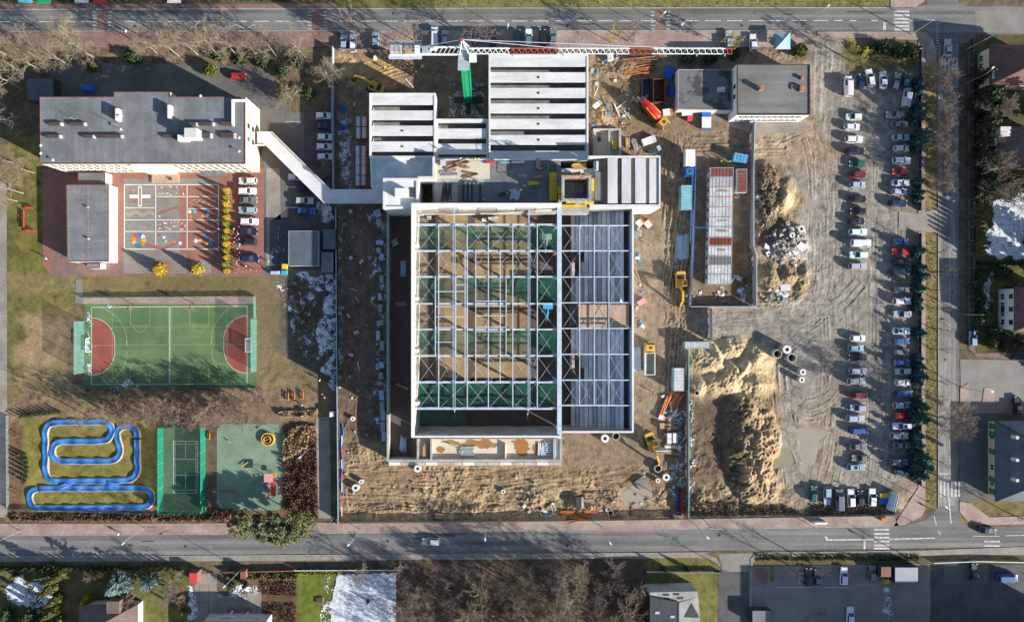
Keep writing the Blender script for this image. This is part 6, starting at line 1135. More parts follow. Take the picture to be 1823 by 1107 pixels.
scatter('loose board or block lying on the mud north of the foundation', 'debris', 'debris north of the foundation', [(1052, 110), (1100, 100), (1160, 180), (1110, 230), (1052, 230)], 45, KB + KP, 1); scatter('loose board or block along the storage strip east of the tracks', 'debris', 'debris of the storage strip', [(1180, 700), (1218, 700), (1218, 900), (1185, 880)], 45, KB + KP, 2); scatter('loose piece lying beside the orange pipes of the southern sand', 'debris', 'debris of the southern sand', [(900, 895), (1180, 895), (1180, 915), (900, 918)], 30, KB + KP, 3); scatter('loose piece beside the trench of the west strip', 'debris', 'debris of the west strip', [(610, 380), (688, 380), (688, 790), (612, 760)], 50, KB + KP + KS, 4); scatter('small stone lying on the southern sand', 'stone', 'stones of the southern sand', [(615, 800), (690, 830), (1100, 850), (1180, 900), (615, 905)], 60, KS, 5); scatter('loose piece in the shade below the crane counter jib', 'debris', 'debris below the counter jib', [(610, 100), (860, 105), (860, 160), (640, 200), (610, 200)], 45, KB + KP + KS, 6); scatter('loose piece between the hall and the dirt road', 'debris', 'debris east of the hall', [(1130, 375), (1150, 400), (1145, 600), (1131, 600)], 24, KB + KP, 7)
# ------------------------------------------------------------------ fences
def fence(label, pts, h, m, step=3.5, post='galvanised', name='site_fence', th=.06, top=None):
    A = [W(*p) for p in pts]; e = empty(name, A[0], label, 'fence')
    for a, b in zip(A, A[1:]):
        n_ = max(1, round((b - a).length / step))
        for i in range(n_):
            p, r_ = a.lerp(b, i / n_), a.lerp(b, (i + 1) / n_); d_ = (r_ - p).normalized() * .05; g = rg.uniform(-.02, .02)
            MB().bar((p.x + d_.x, p.y + d_.y, h / 2 + g), (r_.x - d_.x, r_.y - d_.y, h / 2 + g), th, h - .1).build('panel', K(m), e); MB().bar((p.x, p.y, 0), (p.x, p.y, h + .06), .09).build('post', K(post), e)
            if top: MB().bar((p.x, p.y, h + .0), (r_.x, r_.y, h + .0), th + .1, .1).build('rail', K(top), e)
    return e
fence('grey hoarding between the school and the building site', [(595, 88), (594, 200), (596, 360)], 2.2, 'steel_blue', top='galvanised'); fence('dark hoarding along the west strip of the building site', [(601, 372), (602, 560), (605, 926)], 2.2, 'dark_metal', top='steel_blue')
fence('hoarding on the east side of the cabin yard', [(1338, 220), (1336, 300), (1336, 440), (1341, 455), (1341, 545)], 2.3, 'container_grey', top='steel_blue'); fence('hoarding along the bottom of the cabin yard', [(1225, 546), (1341, 546)], 2.2, 'container_grey', top='steel_blue'); fence('blue railed fence west of the cabin row', [(1235, 285), (1233, 360), (1231, 440), (1226, 545)], 2.0, 'container_grey', top='blue'); fence('grey gate panels below the cabin yard', [(1263, 549), (1263, 607)], 2.6, 'galvanised'); fence('green grey hoarding beside the sand heap', [(1222, 622), (1222, 918)], 2.2, 'felt_grey', top='container_teal')
fence('mesh fence with yellow tape along the southern footway', [(608, 927.5), (900, 925), (1213, 921)], 1.6, 'fence_mesh', top='thuja'); fence('low mesh fence south of the earth mound', [(1224, 921), (1400, 918), (1594, 915)], 1.4, 'fence_mesh'); fence('dark mesh fence along the car park footway, north part', [(1635, 84), (1635, 376)], 1.4, 'dark_metal', th=.03); fence('dark mesh fence along the car park footway, south part', [(1635, 416), (1635, 862)], 1.4, 'dark_metal', th=.03)
fence('northern hoarding below the crane jib', [(606, 92), (700, 95)], 2.0, 'wood_old'); fence('garden fence along the eastern footway', [(1727, 70), (1727, 380), (1727, 600)], 1.5, 'dark_metal', th=.04); fence('white slatted garden fence with posts on the south street', [(527, 1012), (716, 1011)], 1.3, 'dark_metal', top='white_paint', post='white_paint', step=1.95); fence('red brick garden wall on the south street', [(400, 1016), (525, 1013)], 1.2, 'trim_red', post='container_white', step=3.2, th=.25); fence('garden fence of the black roofed house', [(1150, 1016), (1282, 1016), (1270, 1016)], 1.2, 'container_white', step=3); fence('fence of the southeastern corner lot', [(1657, 999), (1740, 996), (1823, 998)], 1.2, 'fence_mesh', top='white_paint')
fence('mesh fence along the mulch bed by the pump track', [(16, 905), (276, 913)], 1.1, 'fence_mesh'); fence('sparse wire fence west of the pump track', [(15, 740), (16, 905)], 1.1, 'fence_mesh')
# red-white barriers with the blue hose along the west path
for i, y in enumerate(range(775, 925, 21)):
    simple_bar_thing('barrier', f'red and white barrier board {("topmost", "second", "third", "fourth", "fifth", "sixth", "seventh", "lowest")[min(i, 7)]} along the western fence', 'barrier', (608.5, y), (608.5, y + 17), .9, 'p_red' if i % 2 else 'p_white', .12, .3)
mb = MB(); pts_ = [W(609 + 2 * math.sin(k * .9), 755 + k * 8, .15) for k in range(17)]; mb.tube(pts_, .16, 6); mb.build('hose', K('blue'), label='blue hose snaking along the western site fence', cat='hose')
mb = MB(); mb.tube([W(1233 - k * .4, 300 + k * 12, 2.2) for k in range(12)], .12, 6); mb.build('hose', K('blue'), label='blue pipe on the fence west of the cabins', cat='hose'); mb = MB(); mb.tube([W(1232, 405, 2.4), W(1262, 405, 2.8)], .1, 6); mb.build('hose', K('blue'), label='blue cable bridge across to the cabin row', cat='cable')
# ------------------------------------------------------------------ snow and puddles
def snow(label, pts, thr, z=.06, step=.85, h=.06, crisp=False):
    x0, x1, y0, y1 = min(p[0] for p in pts) - 8, max(p[0] for p in pts) + 8, min(p[1] for p in pts) - 8, max(p[1] for p in pts) + 8
    X, Y = np.meshgrid(np.arange(x0, x1, step), np.arange(y0, y1, step)); nn = samp(NF, X, Y) * .45 + samp(NM, X, Y) * .6 + samp(NS, X, Y) * .95
    sl, zm_ = zmask(pts, 1 if crisp else 3, .4 if crisp else 4); sm = np.zeros((RH, RW), np.float32); sm[sl] = zm_; em = samp(sm, X, Y)
    f = nn - thr - (1 - np.clip(em * 1.5, 0, 1)) * 5; keep = (f[:-1, :-1] > 0) & (f[1:, 1:] > 0) & (f[1:, :-1] > 0)
    if keep.sum() < 3: return
    idx = np.arange(X.size).reshape(X.shape); q = np.stack([idx[1:, :-1], idx[1:, 1:], idx[:-1, 1:], idx[:-1, :-1]], -1)[keep]
    Zs = np.maximum(samp(GH, X, Y), 0) + z + h * np.clip(f, 0, 1); c3 = np.stack([(X - CX) * S, (CY - Y) * S, Zs], -1).reshape(-1, 3)
    u, inv = np.unique(q, return_inverse=True); me = npmesh('snow', c3[u], inv.reshape(q.shape), K('snow')); o = bpy.data.objects.new('snow', me); put(o); tag(o, label, 'snow', kind='stuff')
snow('melting snow down the eastern side of the west yard', [(520, 488), (600, 488), (600, 700), (585, 690), (560, 610), (575, 560), (578, 520), (545, 500)], -.7); snow('thin melting snow in the middle of the west yard', [(500, 495), (560, 492), (580, 600), (560, 640), (538, 640), (515, 560), (500, 540)], .6); snow('snow strip at the foot of the west site fence', [(604, 380), (614, 380), (612, 740), (604, 720)], .45); snow('snow rim round the dug earth in the west strip', [(640, 372), (690, 372), (690, 560), (668, 540), (672, 440), (655, 392)], .5); snow('snow between the panels of the west trench wall', [(666, 520), (690, 520), (692, 780), (672, 760)], .7); snow('snow patch by the bridge and the brick packs', [(606, 215), (626, 215), (628, 335), (606, 340)], -.1); snow('snow heap beside the parked cars below the bridge', [(560, 358), (596, 362), (596, 400), (566, 398)], -.5); snow('snow round the dark hut', [(590, 420), (600, 420), (600, 480), (568, 480), (575, 446)], .5); snow('snow patches on the dark ground by the garage', [(486, 405), (513, 405), (513, 470), (490, 465)], .9)
snow('snow round the crane base', [(795, 160), (862, 150), (862, 210), (800, 210)], .15); snow('snow at the foot of the sand heap fence', [(1224, 715), (1238, 715), (1242, 830), (1236, 880), (1224, 880)], .35, .12); snow('snow on the shaded storage strip by the fence', [(1194, 800), (1218, 720), (1220, 918), (1194, 880)], .25); snow('snow in the corner of the cabin yard', [(1308, 495), (1332, 485), (1332, 540), (1310, 535)], -.1); snow('ploughed snow along the west line of the pitch', [(155, 555), (163, 550), (164, 605), (163, 680), (158, 690), (155, 640)], -.3); snow('ploughed snow at the south side of the pitch', [(185, 682), (250, 680), (252, 690), (205, 691)], -.4); snow('snow scraps by the north line of the pitch', [(180, 541), (212, 541), (210, 546), (182, 546)], .2)
snow('snow covered garden in the east', [(1768, 350), (1800, 345), (1823, 345), (1823, 455), (1775, 462), (1752, 440), (1765, 390)], -2.2); snow('snow strip in the shaded eastern garden', [(1745, 495), (1765, 497), (1762, 560), (1748, 560)], -.7); snow('snow patches by the eastern hedge', [(1755, 480), (1800, 476), (1800, 495), (1758, 493)], 0); snow('snow covered lawn in the southern garden', [(600, 1022), (704, 1020), (705, 1107), (705, 1160), (585, 1160), (590, 1075)], -3.2, crisp=True); snow('melting snow edge of the southern lawn', [(580, 1040), (605, 1020), (605, 1110), (572, 1110)], .25); snow('snow heap in the southwestern garden', [(5, 1045), (45, 1028), (90, 1040), (95, 1075), (60, 1085), (10, 1065)], -1.2); snow('snow ridge along the southern terrace', [(338, 1045), (350, 1040), (348, 1105), (337, 1105)], -1.0); snow('snow drift on the terrace edge', [(385, 1052), (425, 1045), (466, 1048), (462, 1056), (395, 1062)], -.5); snow('snow strip in the southeastern parking lot', [(1570, 1040), (1588, 1040), (1590, 1100), (1575, 1100)], 0); snow('old snow on the weedy mound by the cabin fence', [(1345, 330), (1375, 330), (1385, 420), (1348, 430)], 1.0, .12); snow('snow on the rubble heap', [(1375, 400), (1420, 395), (1430, 470), (1380, 470)], .9, .15); snow('snow scraps north of the school', [(100, 118), (270, 112), (275, 135), (110, 145)], 1.1)
for lb, p in PUD.items():
    c = (sum(a[0] for a in p) / len(p), sum(a[1] for a in p) / len(p)); sheet('puddle', [(c[0] + (a[0] - c[0]) * 1.12, c[1] + (a[1] - c[1]) * 1.12) for a in p], -.07, 'puddle_green' if 'green' in lb else 'puddle', label=lb, cat='puddle')
sheet('concrete_pad', [(1128, 858), (1143, 846), (1156, 858), (1140, 872)], .5, 'concrete_dark', label='small wet concrete pad below the excavator', cat='concrete pad', th=.5)
# ------------------------------------------------------------------ cars: four kinds, each built once with its parts
def rring(x0, x1, hw, z, r, n=4, zf=None):
    out = []
    for cx_, cy_, a in ((x1 - r, -hw + r, -90), (x1 - r, hw - r, 0), (x0 + r, hw - r, 90), (x0 + r, -hw + r, 180)):
        for k in range(n):
            t_ = R(a + 90 * k / (n - 1)); x, y = cx_ + r * math.cos(t_), cy_ + r * math.sin(t_); out.append((x, y, z + (zf(x) if zf else 0)))
    return out
def car_proto(L_, hw, hood, roof_z, f0, f1, r0, r1, van=False):
    """f0/f1: windscreen foot and top, r0/r1: rear window top and foot (x)"""
    x0, x1 = -L_ / 2, L_ / 2; zf = lambda x: -.16 * max(0, (x - f0) / (x1 - f0)) ** 1.5 - (.06 * max(0, (r1 - x) / (r1 - x0 + .01)) if not van else 0)
    P = []
    b = MB().loft([rring(x0 + .12, x1 - .12, hw - .12, .22, .3), rring(x0, x1, hw, .42, .38), rring(x0 + .02, x1 - .03, hw, .66, .42, zf=lambda x: zf(x) * .4), rring(x0 + .08, x1 - .12, hw - .07, hood, .42, zf=zf)])
    cz = hood - .06; tw = hw * .74
    cab = [[(r1, -hw + .1, cz), (f0, -hw + .12, cz), (f0, hw - .12, cz), (r1, hw - .1, cz)], [(r0, -tw, roof_z - .05), (f1, -tw, roof_z - .05), (f1, tw, roof_z - .05), (r0, tw, roof_z - .05)], [(r0 + .12, -tw + .1, roof_z), (f1 - .1, -tw + .1, roof_z), (f1 - .1, tw - .1, roof_z), (r0 + .12, tw - .1, roof_z)]]
    b.loft(cab); P.append(('body', b.mesh('car_body', K('car_paint')), True, (0, 0, 0)))
    def glass(nm, q_, sh):
        c = sum((Vector(p) for p in q_), Vector()) / 4; n_ = (Vector(q_[1]) - Vector(q_[0])).cross(Vector(q_[2]) - Vector(q_[0])).normalized()
        if n_.dot(c - Vector((0, 0, .8))) < 0: n_ = -n_
        P.append((nm, MB().add([c + (Vector(p) - c) * sh + n_ * .02 for p in q_], [(0, 1, 2, 3)]).mesh(nm, K('glass')), False, (0, 0, 0)))
    A, B = cab[0], cab[1]
    glass('windscreen', (A[1], A[2], B[2], B[1]), .9)
    if not van: glass('rear_window', (A[0], A[3], B[3], B[0]), .86)
    else: glass('rear_window', ((r1, -hw + .2, 1.2), (r1, hw - .2, 1.2), (r0, tw - .1, roof_z - .2), (r0, -tw + .1, roof_z - .2)), .8)
    for s, (i, j) in ((-1, (0, 1)), (1, (3, 2))):
        a0 = Vector(A[i]).lerp(Vector(A[j]), 0.05 if not van else .6); glass('side_window', (a0, A[j], B[j], Vector(B[i]).lerp(Vector(B[j]), .05 if not van else .6)), .84)
    wh = MB().tube([(0, -.11, .31), (0, .11, .31)], .31, 10).mesh('wheel', K('rubber'))
    for sx in (x0 + .78, x1 - .82):
        for s in (-1, 1): P.append(('wheel', wh, False, (sx, s * (hw - .11), 0)))
    hl = MB().box(-.09, -.2, .05, .2, 0, .12).mesh('headlight', K('lamp_white')); tl = MB().box(-.04, -.18, .08, .18, 0, .16).mesh('taillight', K('lamp_red')); mr_ = MB().box(-.09, -.1, .09, .1, 0, .13).mesh('mirror', K('car_paint'))
    for s in (-1, 1): P.append(('headlight', hl, False, (x1 - .09, s * (hw - .32), hood - .24))); P.append(('taillight', tl, False, (x0 - .0, s * (hw - .27), hood - .22))); P.append(('mirror', mr_, True, (f0 - .25, s * (hw + .05), hood)))
    return P
CARS = {'hatchback': car_proto(4.05, .86, .92, 1.48, .95, .15, -1.55, -1.9), 'saloon': car_proto(4.55, .88, .92, 1.44, .85, .05, -1.15, -1.75), 'estate': car_proto(4.65, .90, .96, 1.55, .85, .1, -1.95, -2.22), 'van': car_proto(5.2, .97, 1.15, 2.05, 1.75, 1.15, -2.5, -2.58, True)}
SUNROOF = MB().box(-.55, -.42, .25, .42, 0, .02).mesh('sunroof', K('glass'))
CC = {'white': (.68, .71, .74), 'silver': (.40, .435, .47), 'grey': (.15, .16, .17), 'black': (.018, .02, .024), 'red': (.50, .012, .02), 'dark red': (.20, .012, .02), 'blue': (.03, .09, .26), 'navy': (.012, .025, .07), 'pale blue': (.28, .40, .50), 'green': (.01, .13, .075), 'cream': (.66, .62, .52), 'teal': (.02, .09, .10)}
def car(x, y, deg, kind, col, label, grp=None, sunroof=False):
    p = W(x, y, .8); z = max(gz(x, y), 0) + .02 if 1440 < x < 1634 and 100 < y < 915 else .035
    if y < 85 and x > 600: z = .125
    e = empty('parked_car' if kind != 'van' else 'parked_van', (p.x, p.y, z), label, 'car' if kind != 'van' else 'van', grp, R(deg) + rnd.uniform(-.03, .03)); c = CC[col]; c = tuple(min(1, v * rnd.uniform(.9, 1.08)) for v in c)
    bo = None
    for nm, me, tint, loc in CARS[kind]:
        o = part(nm, me, e, loc, color=c if tint else None)
        if nm == 'body': bo = o
    if sunroof: part('sunroof', SUNROOF, bo, (-.4, 0, 1.49 if kind == 'hatchback' else 1.56))
ORD = ('first', 'second', 'third', 'fourth', 'fifth', 'sixth', 'seventh', 'eighth', 'ninth', 'tenth', 'eleventh', 'twelfth', 'thirteenth', 'fourteenth', 'fifteenth', 'sixteenth', 'seventeenth', 'eighteenth', 'nineteenth', 'twentieth', 'twenty-first', 'twenty-second', 'twenty-third', 'twenty-fourth', 'twenty-fifth', 'twenty-sixth', 'twenty-seventh', 'twenty-eighth', 'twenty-ninth', 'thirtieth', 'thirty-first')
H_, S_, E_, V_ = 'hatchback', 'saloon', 'estate', 'van'
col1 = [(1520.6, 208, H_, 'white'), (1517, 226, H_, 'white'), (1520.6, 248, E_, 'white'), (1523, 269, E_, 'black'), (1526, 291.5, H_, 'green'), (1527, 310, S_, 'dark red'), (1527, 329, H_, 'silver'), (1527, 354, S_, 'black'), (1528, 376, H_, 'black'), (1525.6, 393.5, H_, 'black'), (1528, 413, E_, 'white'), (1532.5, 432.5, V_, 'white'), (1529, 453.5, E_, 'white'), (1527, 474, E_, 'silver'), (1527, 602, H_, 'white'), (1524, 620, H_, 'pale blue'), (1527, 636, S_, 'black'), (1528, 660.5, E_, 'silver'), (1525, 678, E_, 'silver'), (1529, 703, S_, 'dark red'), (1528, 725.7, H_, 'silver'), (1523, 744.6, E_, 'silver'), (1530, 767, E_, 'blue'), (1528, 794.4, S_, 'grey'), (1532.5, 815, S_, 'grey'), (1525, 831, E_, 'pale blue')]
for i, (x, y, k, c) in enumerate(col1): car(x, y, 0 if i % 4 else 180, k, c, f'{c} {k}, {ORD[i]} from the top of the left car park column', 'cars in the left column of the earth car park', i in (25,))
col2 = [(1594, 204, E_, 'grey'), (1601, 222, S_, 'grey'), (1603.6, 245, S_, 'pale blue'), (1604.5, 264.5, H_, 'silver'), (1605.6, 286, E_, 'white'), (1603, 306, H_, 'red'), (1603.4, 325.6, S_, 'white'), (1601, 341, H_, 'silver'), (1598.6, 361.5, E_, 'navy'), (1603, 430, H_, 'blue'), (1604, 448, S_, 'red'), (1604.7, 466, S_, 'black'), (1602, 483.5, E_, 'navy'), (1605, 515.4, H_, 'grey'), (1605.6, 536, E_, 'white'), (1607, 559, S_, 'silver'), (1604.7, 589, S_, 'white'), (1604.7, 607, H_, 'blue'), (1604, 626.4, H_, 'grey'), (1604, 645, H_, 'blue'), (1608.4, 660.7, H_, 'silver'), (1607, 680.6, H_, 'white'), (1608, 700, E_, 'blue'), (1606, 720.7, E_, 'silver'), (1607, 738.5, H_, 'red'), (1605.8, 758, E_, 'white'), (1601, 775, E_, 'silver'), (1605, 792, S_, 'grey'), (1600, 821.5, E_, 'grey'), (1604, 839.5, H_, 'navy')]
for i, (x, y, k, c) in enumerate(col2): car(x, y, 0 if i % 5 else 180, k, c, f'{c} {k}, {ORD[i]} from the top of the right car park column', 'cars in the right column of the earth car park', i in (16, 25))
top_ = [(1510, 154, V_, 'white', 91), (1532.5, 147, H_, 'navy', 80), (1549, 139, E_, 'white', 100), (1572.6, 143, S_, 'white', 92), (1595, 146, E_, 'grey', 75), (1613, 144, H_, 'teal', 75)]
for i, (x, y, k, c, d) in enumerate(top_): car(x, y, d, k, c, f'{c} {k}, {ORD[i]} from left in the slanted row atop the car park', 'cars slanted along the top of the earth car park')
car(1614, 174.5, 80, V_, 'silver', 'silver ribbed van in the top right corner of the car park')
bot_ = [(1448, 879, H_, 'teal', 85), (1472.5, 882, E_, 'pale blue', -88), (1494, 889, V_, 'grey', 90), (1515.6, 886, E_, 'white', 92), (1531.5, 887, H_, 'black', 90), (1553, 885, E_, 'white', 88)]
for i, (x, y, k, c, d) in enumerate(bot_): car(x, y, d, k, c, f'{c} {k}, {ORD[i]} from left in the row along the car park foot', 'cars along the foot of the earth car park', False)
sch = [(441, 322, E_, 'cream'), (440, 340, E_, 'white'), (442, 356, S_, 'grey'), (441, 374, E_, 'pale blue'), (443.5, 394, E_, 'white'), (442, 412, E_, 'black'), (441, 430, E_, 'black'), (445, 460, E_, 'navy')]
for i, (x, y, k, c) in enumerate(sch): car(x, y, 0 if i % 3 else 180, k, c, f'{c} {k}, {ORD[i]} from the top of the column beside the yellow hedge', 'cars beside the yellow hedge')
sc2 = [(575, 206, H_, 'white'), (577.5, 224, S_, 'navy'), (578, 244, H_, 'white'), (576.5, 261, H_, 'white'), (578, 279, H_, 'white')]
for i, (x, y, k, c) in enumerate(sc2): car(x, y, 0, k, c, f'{c} {k}, {ORD[i]} from the top of the row along the school fence', 'cars along the school fence')
for x, y, d, k, c, lb in ((526, 315, 0, H_, 'white', 'white hatchback half hidden under the footbridge'), (541, 335, 0, H_, 'navy', 'dark car in the shade of the footbridge'), (542, 357, 0, E_, 'silver', 'silver estate with dark glass roof below the footbridge'), (545, 375.5, 0, E_, 'blue', 'dark blue estate beside the snow heap'), (424, 136, 0, H_, 'red', 'bright red car on the drive north of the school'), (628.6, 77, 90, E_, 'white', 'white estate by the western end of the site hoarding'), (612, 77, 90, H_, 'pale blue', 'pale blue car under the trees by the hoarding'), (668, 71, 90, H_, 'pale blue', 'pale car hidden under the street trees'), (773.5, 67, 90, V_, 'white', 'white van above the crane counter jib'), (792, 69, 90, H_, 'silver', 'silver car right of the white van'), (845, 66, 90, H_, 'blue', 'blue car above the crane tower head'), (877, 70, 90, E_, 'black', 'black car parked right of the tower head'), (921, 67, 90, H_, 'teal', 'teal car left of the white car in the bays'), (941, 68, 90, E_, 'white', 'white car parked above the red jib section'), (966, 69, 90, E_, 'black', 'black car right of the white car in the bays'), (984.5, 67, 90, S_, 'grey', 'grey car at the right end of the bays'), (1297.5, 71.5, 92, E_, 'pale blue', 'pale blue car at the tip of the jib'), (1340.5, 77, 91, E_, 'white', 'white car parked left of the blue gazebo'), (1687.5, 85.6, 90, S_, 'silver', 'silver saloon waiting at the zebra crossing'), (767, 963.5, 180, E_, 'silver', 'silver car driving on the southern street'), (1758, 944, -8, S_, 'navy', 'dark blue saloon turning at the southeastern junction'), (1439.5, 1027, 90, E_, 'black', 'black estate, left of the pair in the southern lot'), (1456, 1029, 90, S_, 'grey', 'dark grey saloon, right of the pair in the southern lot'), (1502.5, 1025, 88, E_, 'white', 'white estate alone in the southern lot'), (1514, 1096, 90, E_, 'white', 'white car at the bottom edge of the southern lot'), (1553, 1021, 90, H_, 'grey', 'grey hatchback beside the brown hut'), (1735, 1019, 90, S_, 'black', 'black car in the shaded corner lot'), (1793, 1028, 0, V_, 'blue', 'blue van at the southeastern edge'), (1732, 603, 90, H_, 'pale blue', 'pale car parked by the eastern garden corner'), (1812, 722, 90, E_, 'black', 'black car at the eastern edge of the side street'), (1820, 636, 0, S_, 'navy', 'dark car cut off at the eastern edge')):
    car(x, y, d, k, c, lb)
# trailers at the foot of the car park
q_ = W(1572, 885); e = empty('trailer', q_, 'yellow and blue flat trailer beside the advertising board', 'trailer', rz=.1); lpart(e, 'bed', 'blue', MB().box(-1.3, -1.4, 1.3, 1.4, .4, .6)); lpart(e, 'cargo', 'yellow_form', MB().box(-1.1, .2, 1.1, 1.3, .61, 1.0)); wheels(e, [(-1.2, 0), (1.2, 0)], .32, .2)
q_ = W(1586, 890); e = empty('advertising_board', q_, 'double white and blue advertising board at the car park corner', 'board', rz=-.22)
for o_, m_, t_ in ((-.62, 'steel_blue', .45), (.62, 'white_paint', -.35)): b_ = lpart(e, 'panel', m_, MB().add([(o_ - t_, -2.4, .4), (o_ - t_, 2.4, .4), (o_ + t_, 2.4, 2.2), (o_ + t_, -2.4, 2.2), (o_ - t_ + .08, -2.4, .4), (o_ - t_ + .08, 2.4, .4), (o_ + t_ + .08, 2.4, 2.2), (o_ + t_ + .08, -2.4, 2.2)], [(0, 1, 2, 3), (7, 6, 5, 4), (0, 4, 5, 1), (1, 5, 6, 2), (2, 6, 7, 3), (3, 7, 4, 0)]))
for y_ in (-2, 0, 2): lpart(e, 'leg', 'galvanised', MB().bar((0, y_, 0), (0, y_, 2.0), .1))
# ------------------------------------------------------------------ trees and shrubs: prototypes
def bare(seed, h, spread, trunkm, twigm, fork=.3, limbs=6, dens=1.0, up=.55, tr=.2, thick=1.0):
    rg = random.Random(seed); T = MB(); C = MB(); th = h * fork; lean = Vector((rg.uniform(-.06, .06), rg.uniform(-.06, .06), 1))
    tp = [lean * (h * t_) for t_ in (0, fork * .5, fork, fork + (1 - fork) * .35, fork + (1 - fork) * .7)]; T.tube(tp, [tr * 1.25, tr, tr * .85, tr * .5, tr * .2], 6)
    def grow(p, d, L_, r, lev):
        n_ = 3 if lev < 3 else 2; pts = [p]; q_ = p; dd = d
        for i in range(n_):
            dd = (dd + Vector((rg.gauss(0, .16), rg.gauss(0, .16), .10 * up + rg.gauss(0, .1)))).normalized(); q_ = q_ + dd * (L_ / n_); pts.append(q_)
        (T if lev == 1 else C).tube(pts, [r * (1 - .65 * i / n_) for i in range(n_ + 1)], 4 if lev < 3 else 3, False)
        if lev >= 4: return
        k_ = max(2, int((5, 5, 5, 4)[lev] * dens * rg.uniform(.8, 1.25)))
        for j in range(k_):
            t_ = .3 + .7 * (j + rg.random()) / k_; i = min(int(t_ * n_), n_ - 1); b = pts[i].lerp(pts[i + 1], t_ * n_ - i); a = rg.random() * 6.28
            sd = dd.cross(Vector((math.cos(a), math.sin(a), .3))).normalized(); nd = (dd * .62 + sd * rg.uniform(.6, 1.0) + Vector((0, 0, .18 * up))).normalized(); grow(b, nd, L_ * rg.uniform(.42, .62), max(r * .45, .016 * thick), lev + 1)
    for i in range(limbs):
        t_ = fork + (1 - fork) * .62 * i / limbs; a = i * 2.4 + rg.uniform(-.4, .4); b = lean * (h * t_); el = up + (1 - up) * (i / limbs) * .6; d = Vector((math.cos(a) * (1 - el * .55), math.sin(a) * (1 - el * .55), el)).normalized()
        grow(b, d, spread * rg.uniform(.75, 1.1) * (1 - .35 * i / limbs), tr * .45, 1)
    return [('trunk', T.mesh('trunk', K(trunkm))), ('crown', C.mesh('crown', K(twigm)))]
def quads(C, U, V): # centres and half axes -> quads
    n_ = len(C); v = np.stack([C - U - V, C + U - V, C + U + V, C - U + V], 1).reshape(-1, 3); return v, np.arange(n_ * 4).reshape(-1, 4)
def unit(a): return a / (np.linalg.norm(a, axis=1)[:, None] + 1e-9)
def foliage(C, size, m, g, droop=None):
    n_ = len(C); U = unit(g.normal(size=(n_, 3))) if droop is None else unit(droop + .25 * g.normal(size=(n_, 3))); Vv = unit(np.cross(U, g.normal(size=(n_, 3)))); s = size * g.uniform(.6, 1.3, (n_, 1)); a, q = quads(C, U * s * (1 if droop is None else 1.5), Vv * s * (.7 if droop is None else .45)); return npmesh('foliage', a, q, K(m), False)
def spruce(seed, h, r, m, n_b=9, tiers=13, size=.26):
    g = np.random.default_rng(seed); C, D = [], []
    for t_ in range(tiers):
        f = (t_ + .5) / tiers; z = h * (.06 + .92 * f); rr = r * (1 - f) ** .8 + .12
        for k in range(max(4, int(n_b * (1 - f * .55)))):
            a = g.uniform(0, 6.28); L_ = rr * g.uniform(.7, 1.15)
            for s in np.linspace(.15, 1, max(3, int(L_ / .22))): p = np.array([math.cos(a) * L_ * s, math.sin(a) * L_ * s, z - .25 * L_ * s ** 1.4]) + g.normal(0, .07 + .1 * (1 - s), 3); C.append(p); D.append((math.cos(a), math.sin(a), -.25))
    T = MB().tube([(0, 0, 0), (0, 0, h * .9)], [.04 * r + .1, .03], 6)
    return [('trunk', T.mesh('trunk', K('bark_dark'))), ('crown', foliage(np.array(C), size, m, g, np.array(D)))]
def cloud(seed, lobes, n, m, size, trunk=None, inner=.35):
    """leaf clumps filling lobes (x, y, z, rx, ry, rz)"""
    g = np.random.default_rng(seed); C = []
    tot = sum((l[3] * l[4] * l[5]) ** (2 / 3) for l in lobes)
    for l in lobes:
        k = int(n * (l[3] * l[4] * l[5]) ** (2 / 3) / tot); d = unit(g.normal(size=(k, 3))); rad = (inner + (1 - inner) * g.random((k, 1)) ** .5) * (1 + .18 * np.sin(d[:, :1] * 7 + seed) * np.cos(d[:, 1:2] * 6)); C.append(np.array(l[:3]) + d * rad * np.array(l[3:]))
    C = np.vstack(C); C = C[C[:, 2] > .05]; P = []
    if trunk: P.append(('trunk', MB().tube([(0, 0, 0), (.1, 0, trunk * .5), (0, .1, trunk)], [.22, .16, .06], 6).mesh('trunk', K('bark_dark'))))
    else: P.append(('stem', MB().tube([(0, 0, 0), (0, 0, max(.3, max(l[2] for l in lobes)))], [.07, .03], 5).mesh('stem', K('bark_dark'))))
    P.append(('crown', foliage(C, size, m, g))); return P
def cone(seed, h, r, n, m, size=.16):
    g = np.random.default_rng(seed); f = g.random(n) ** .75; a = g.uniform(0, 6.28, n); rr = r * (1 - f) ** .75 * g.uniform(.55, 1.05, n) + .03; C = np.stack([rr * np.cos(a), rr * np.sin(a), .1 + h * f], 1); up = np.tile([[0, 0, 1.0]], (n, 1))
    return [('stem', MB().tube([(0, 0, 0), (0, 0, h * .9)], [.06, .02], 5).mesh('stem', K('bark_dark'))), ('crown', foliage(C, size, m, g, up))]
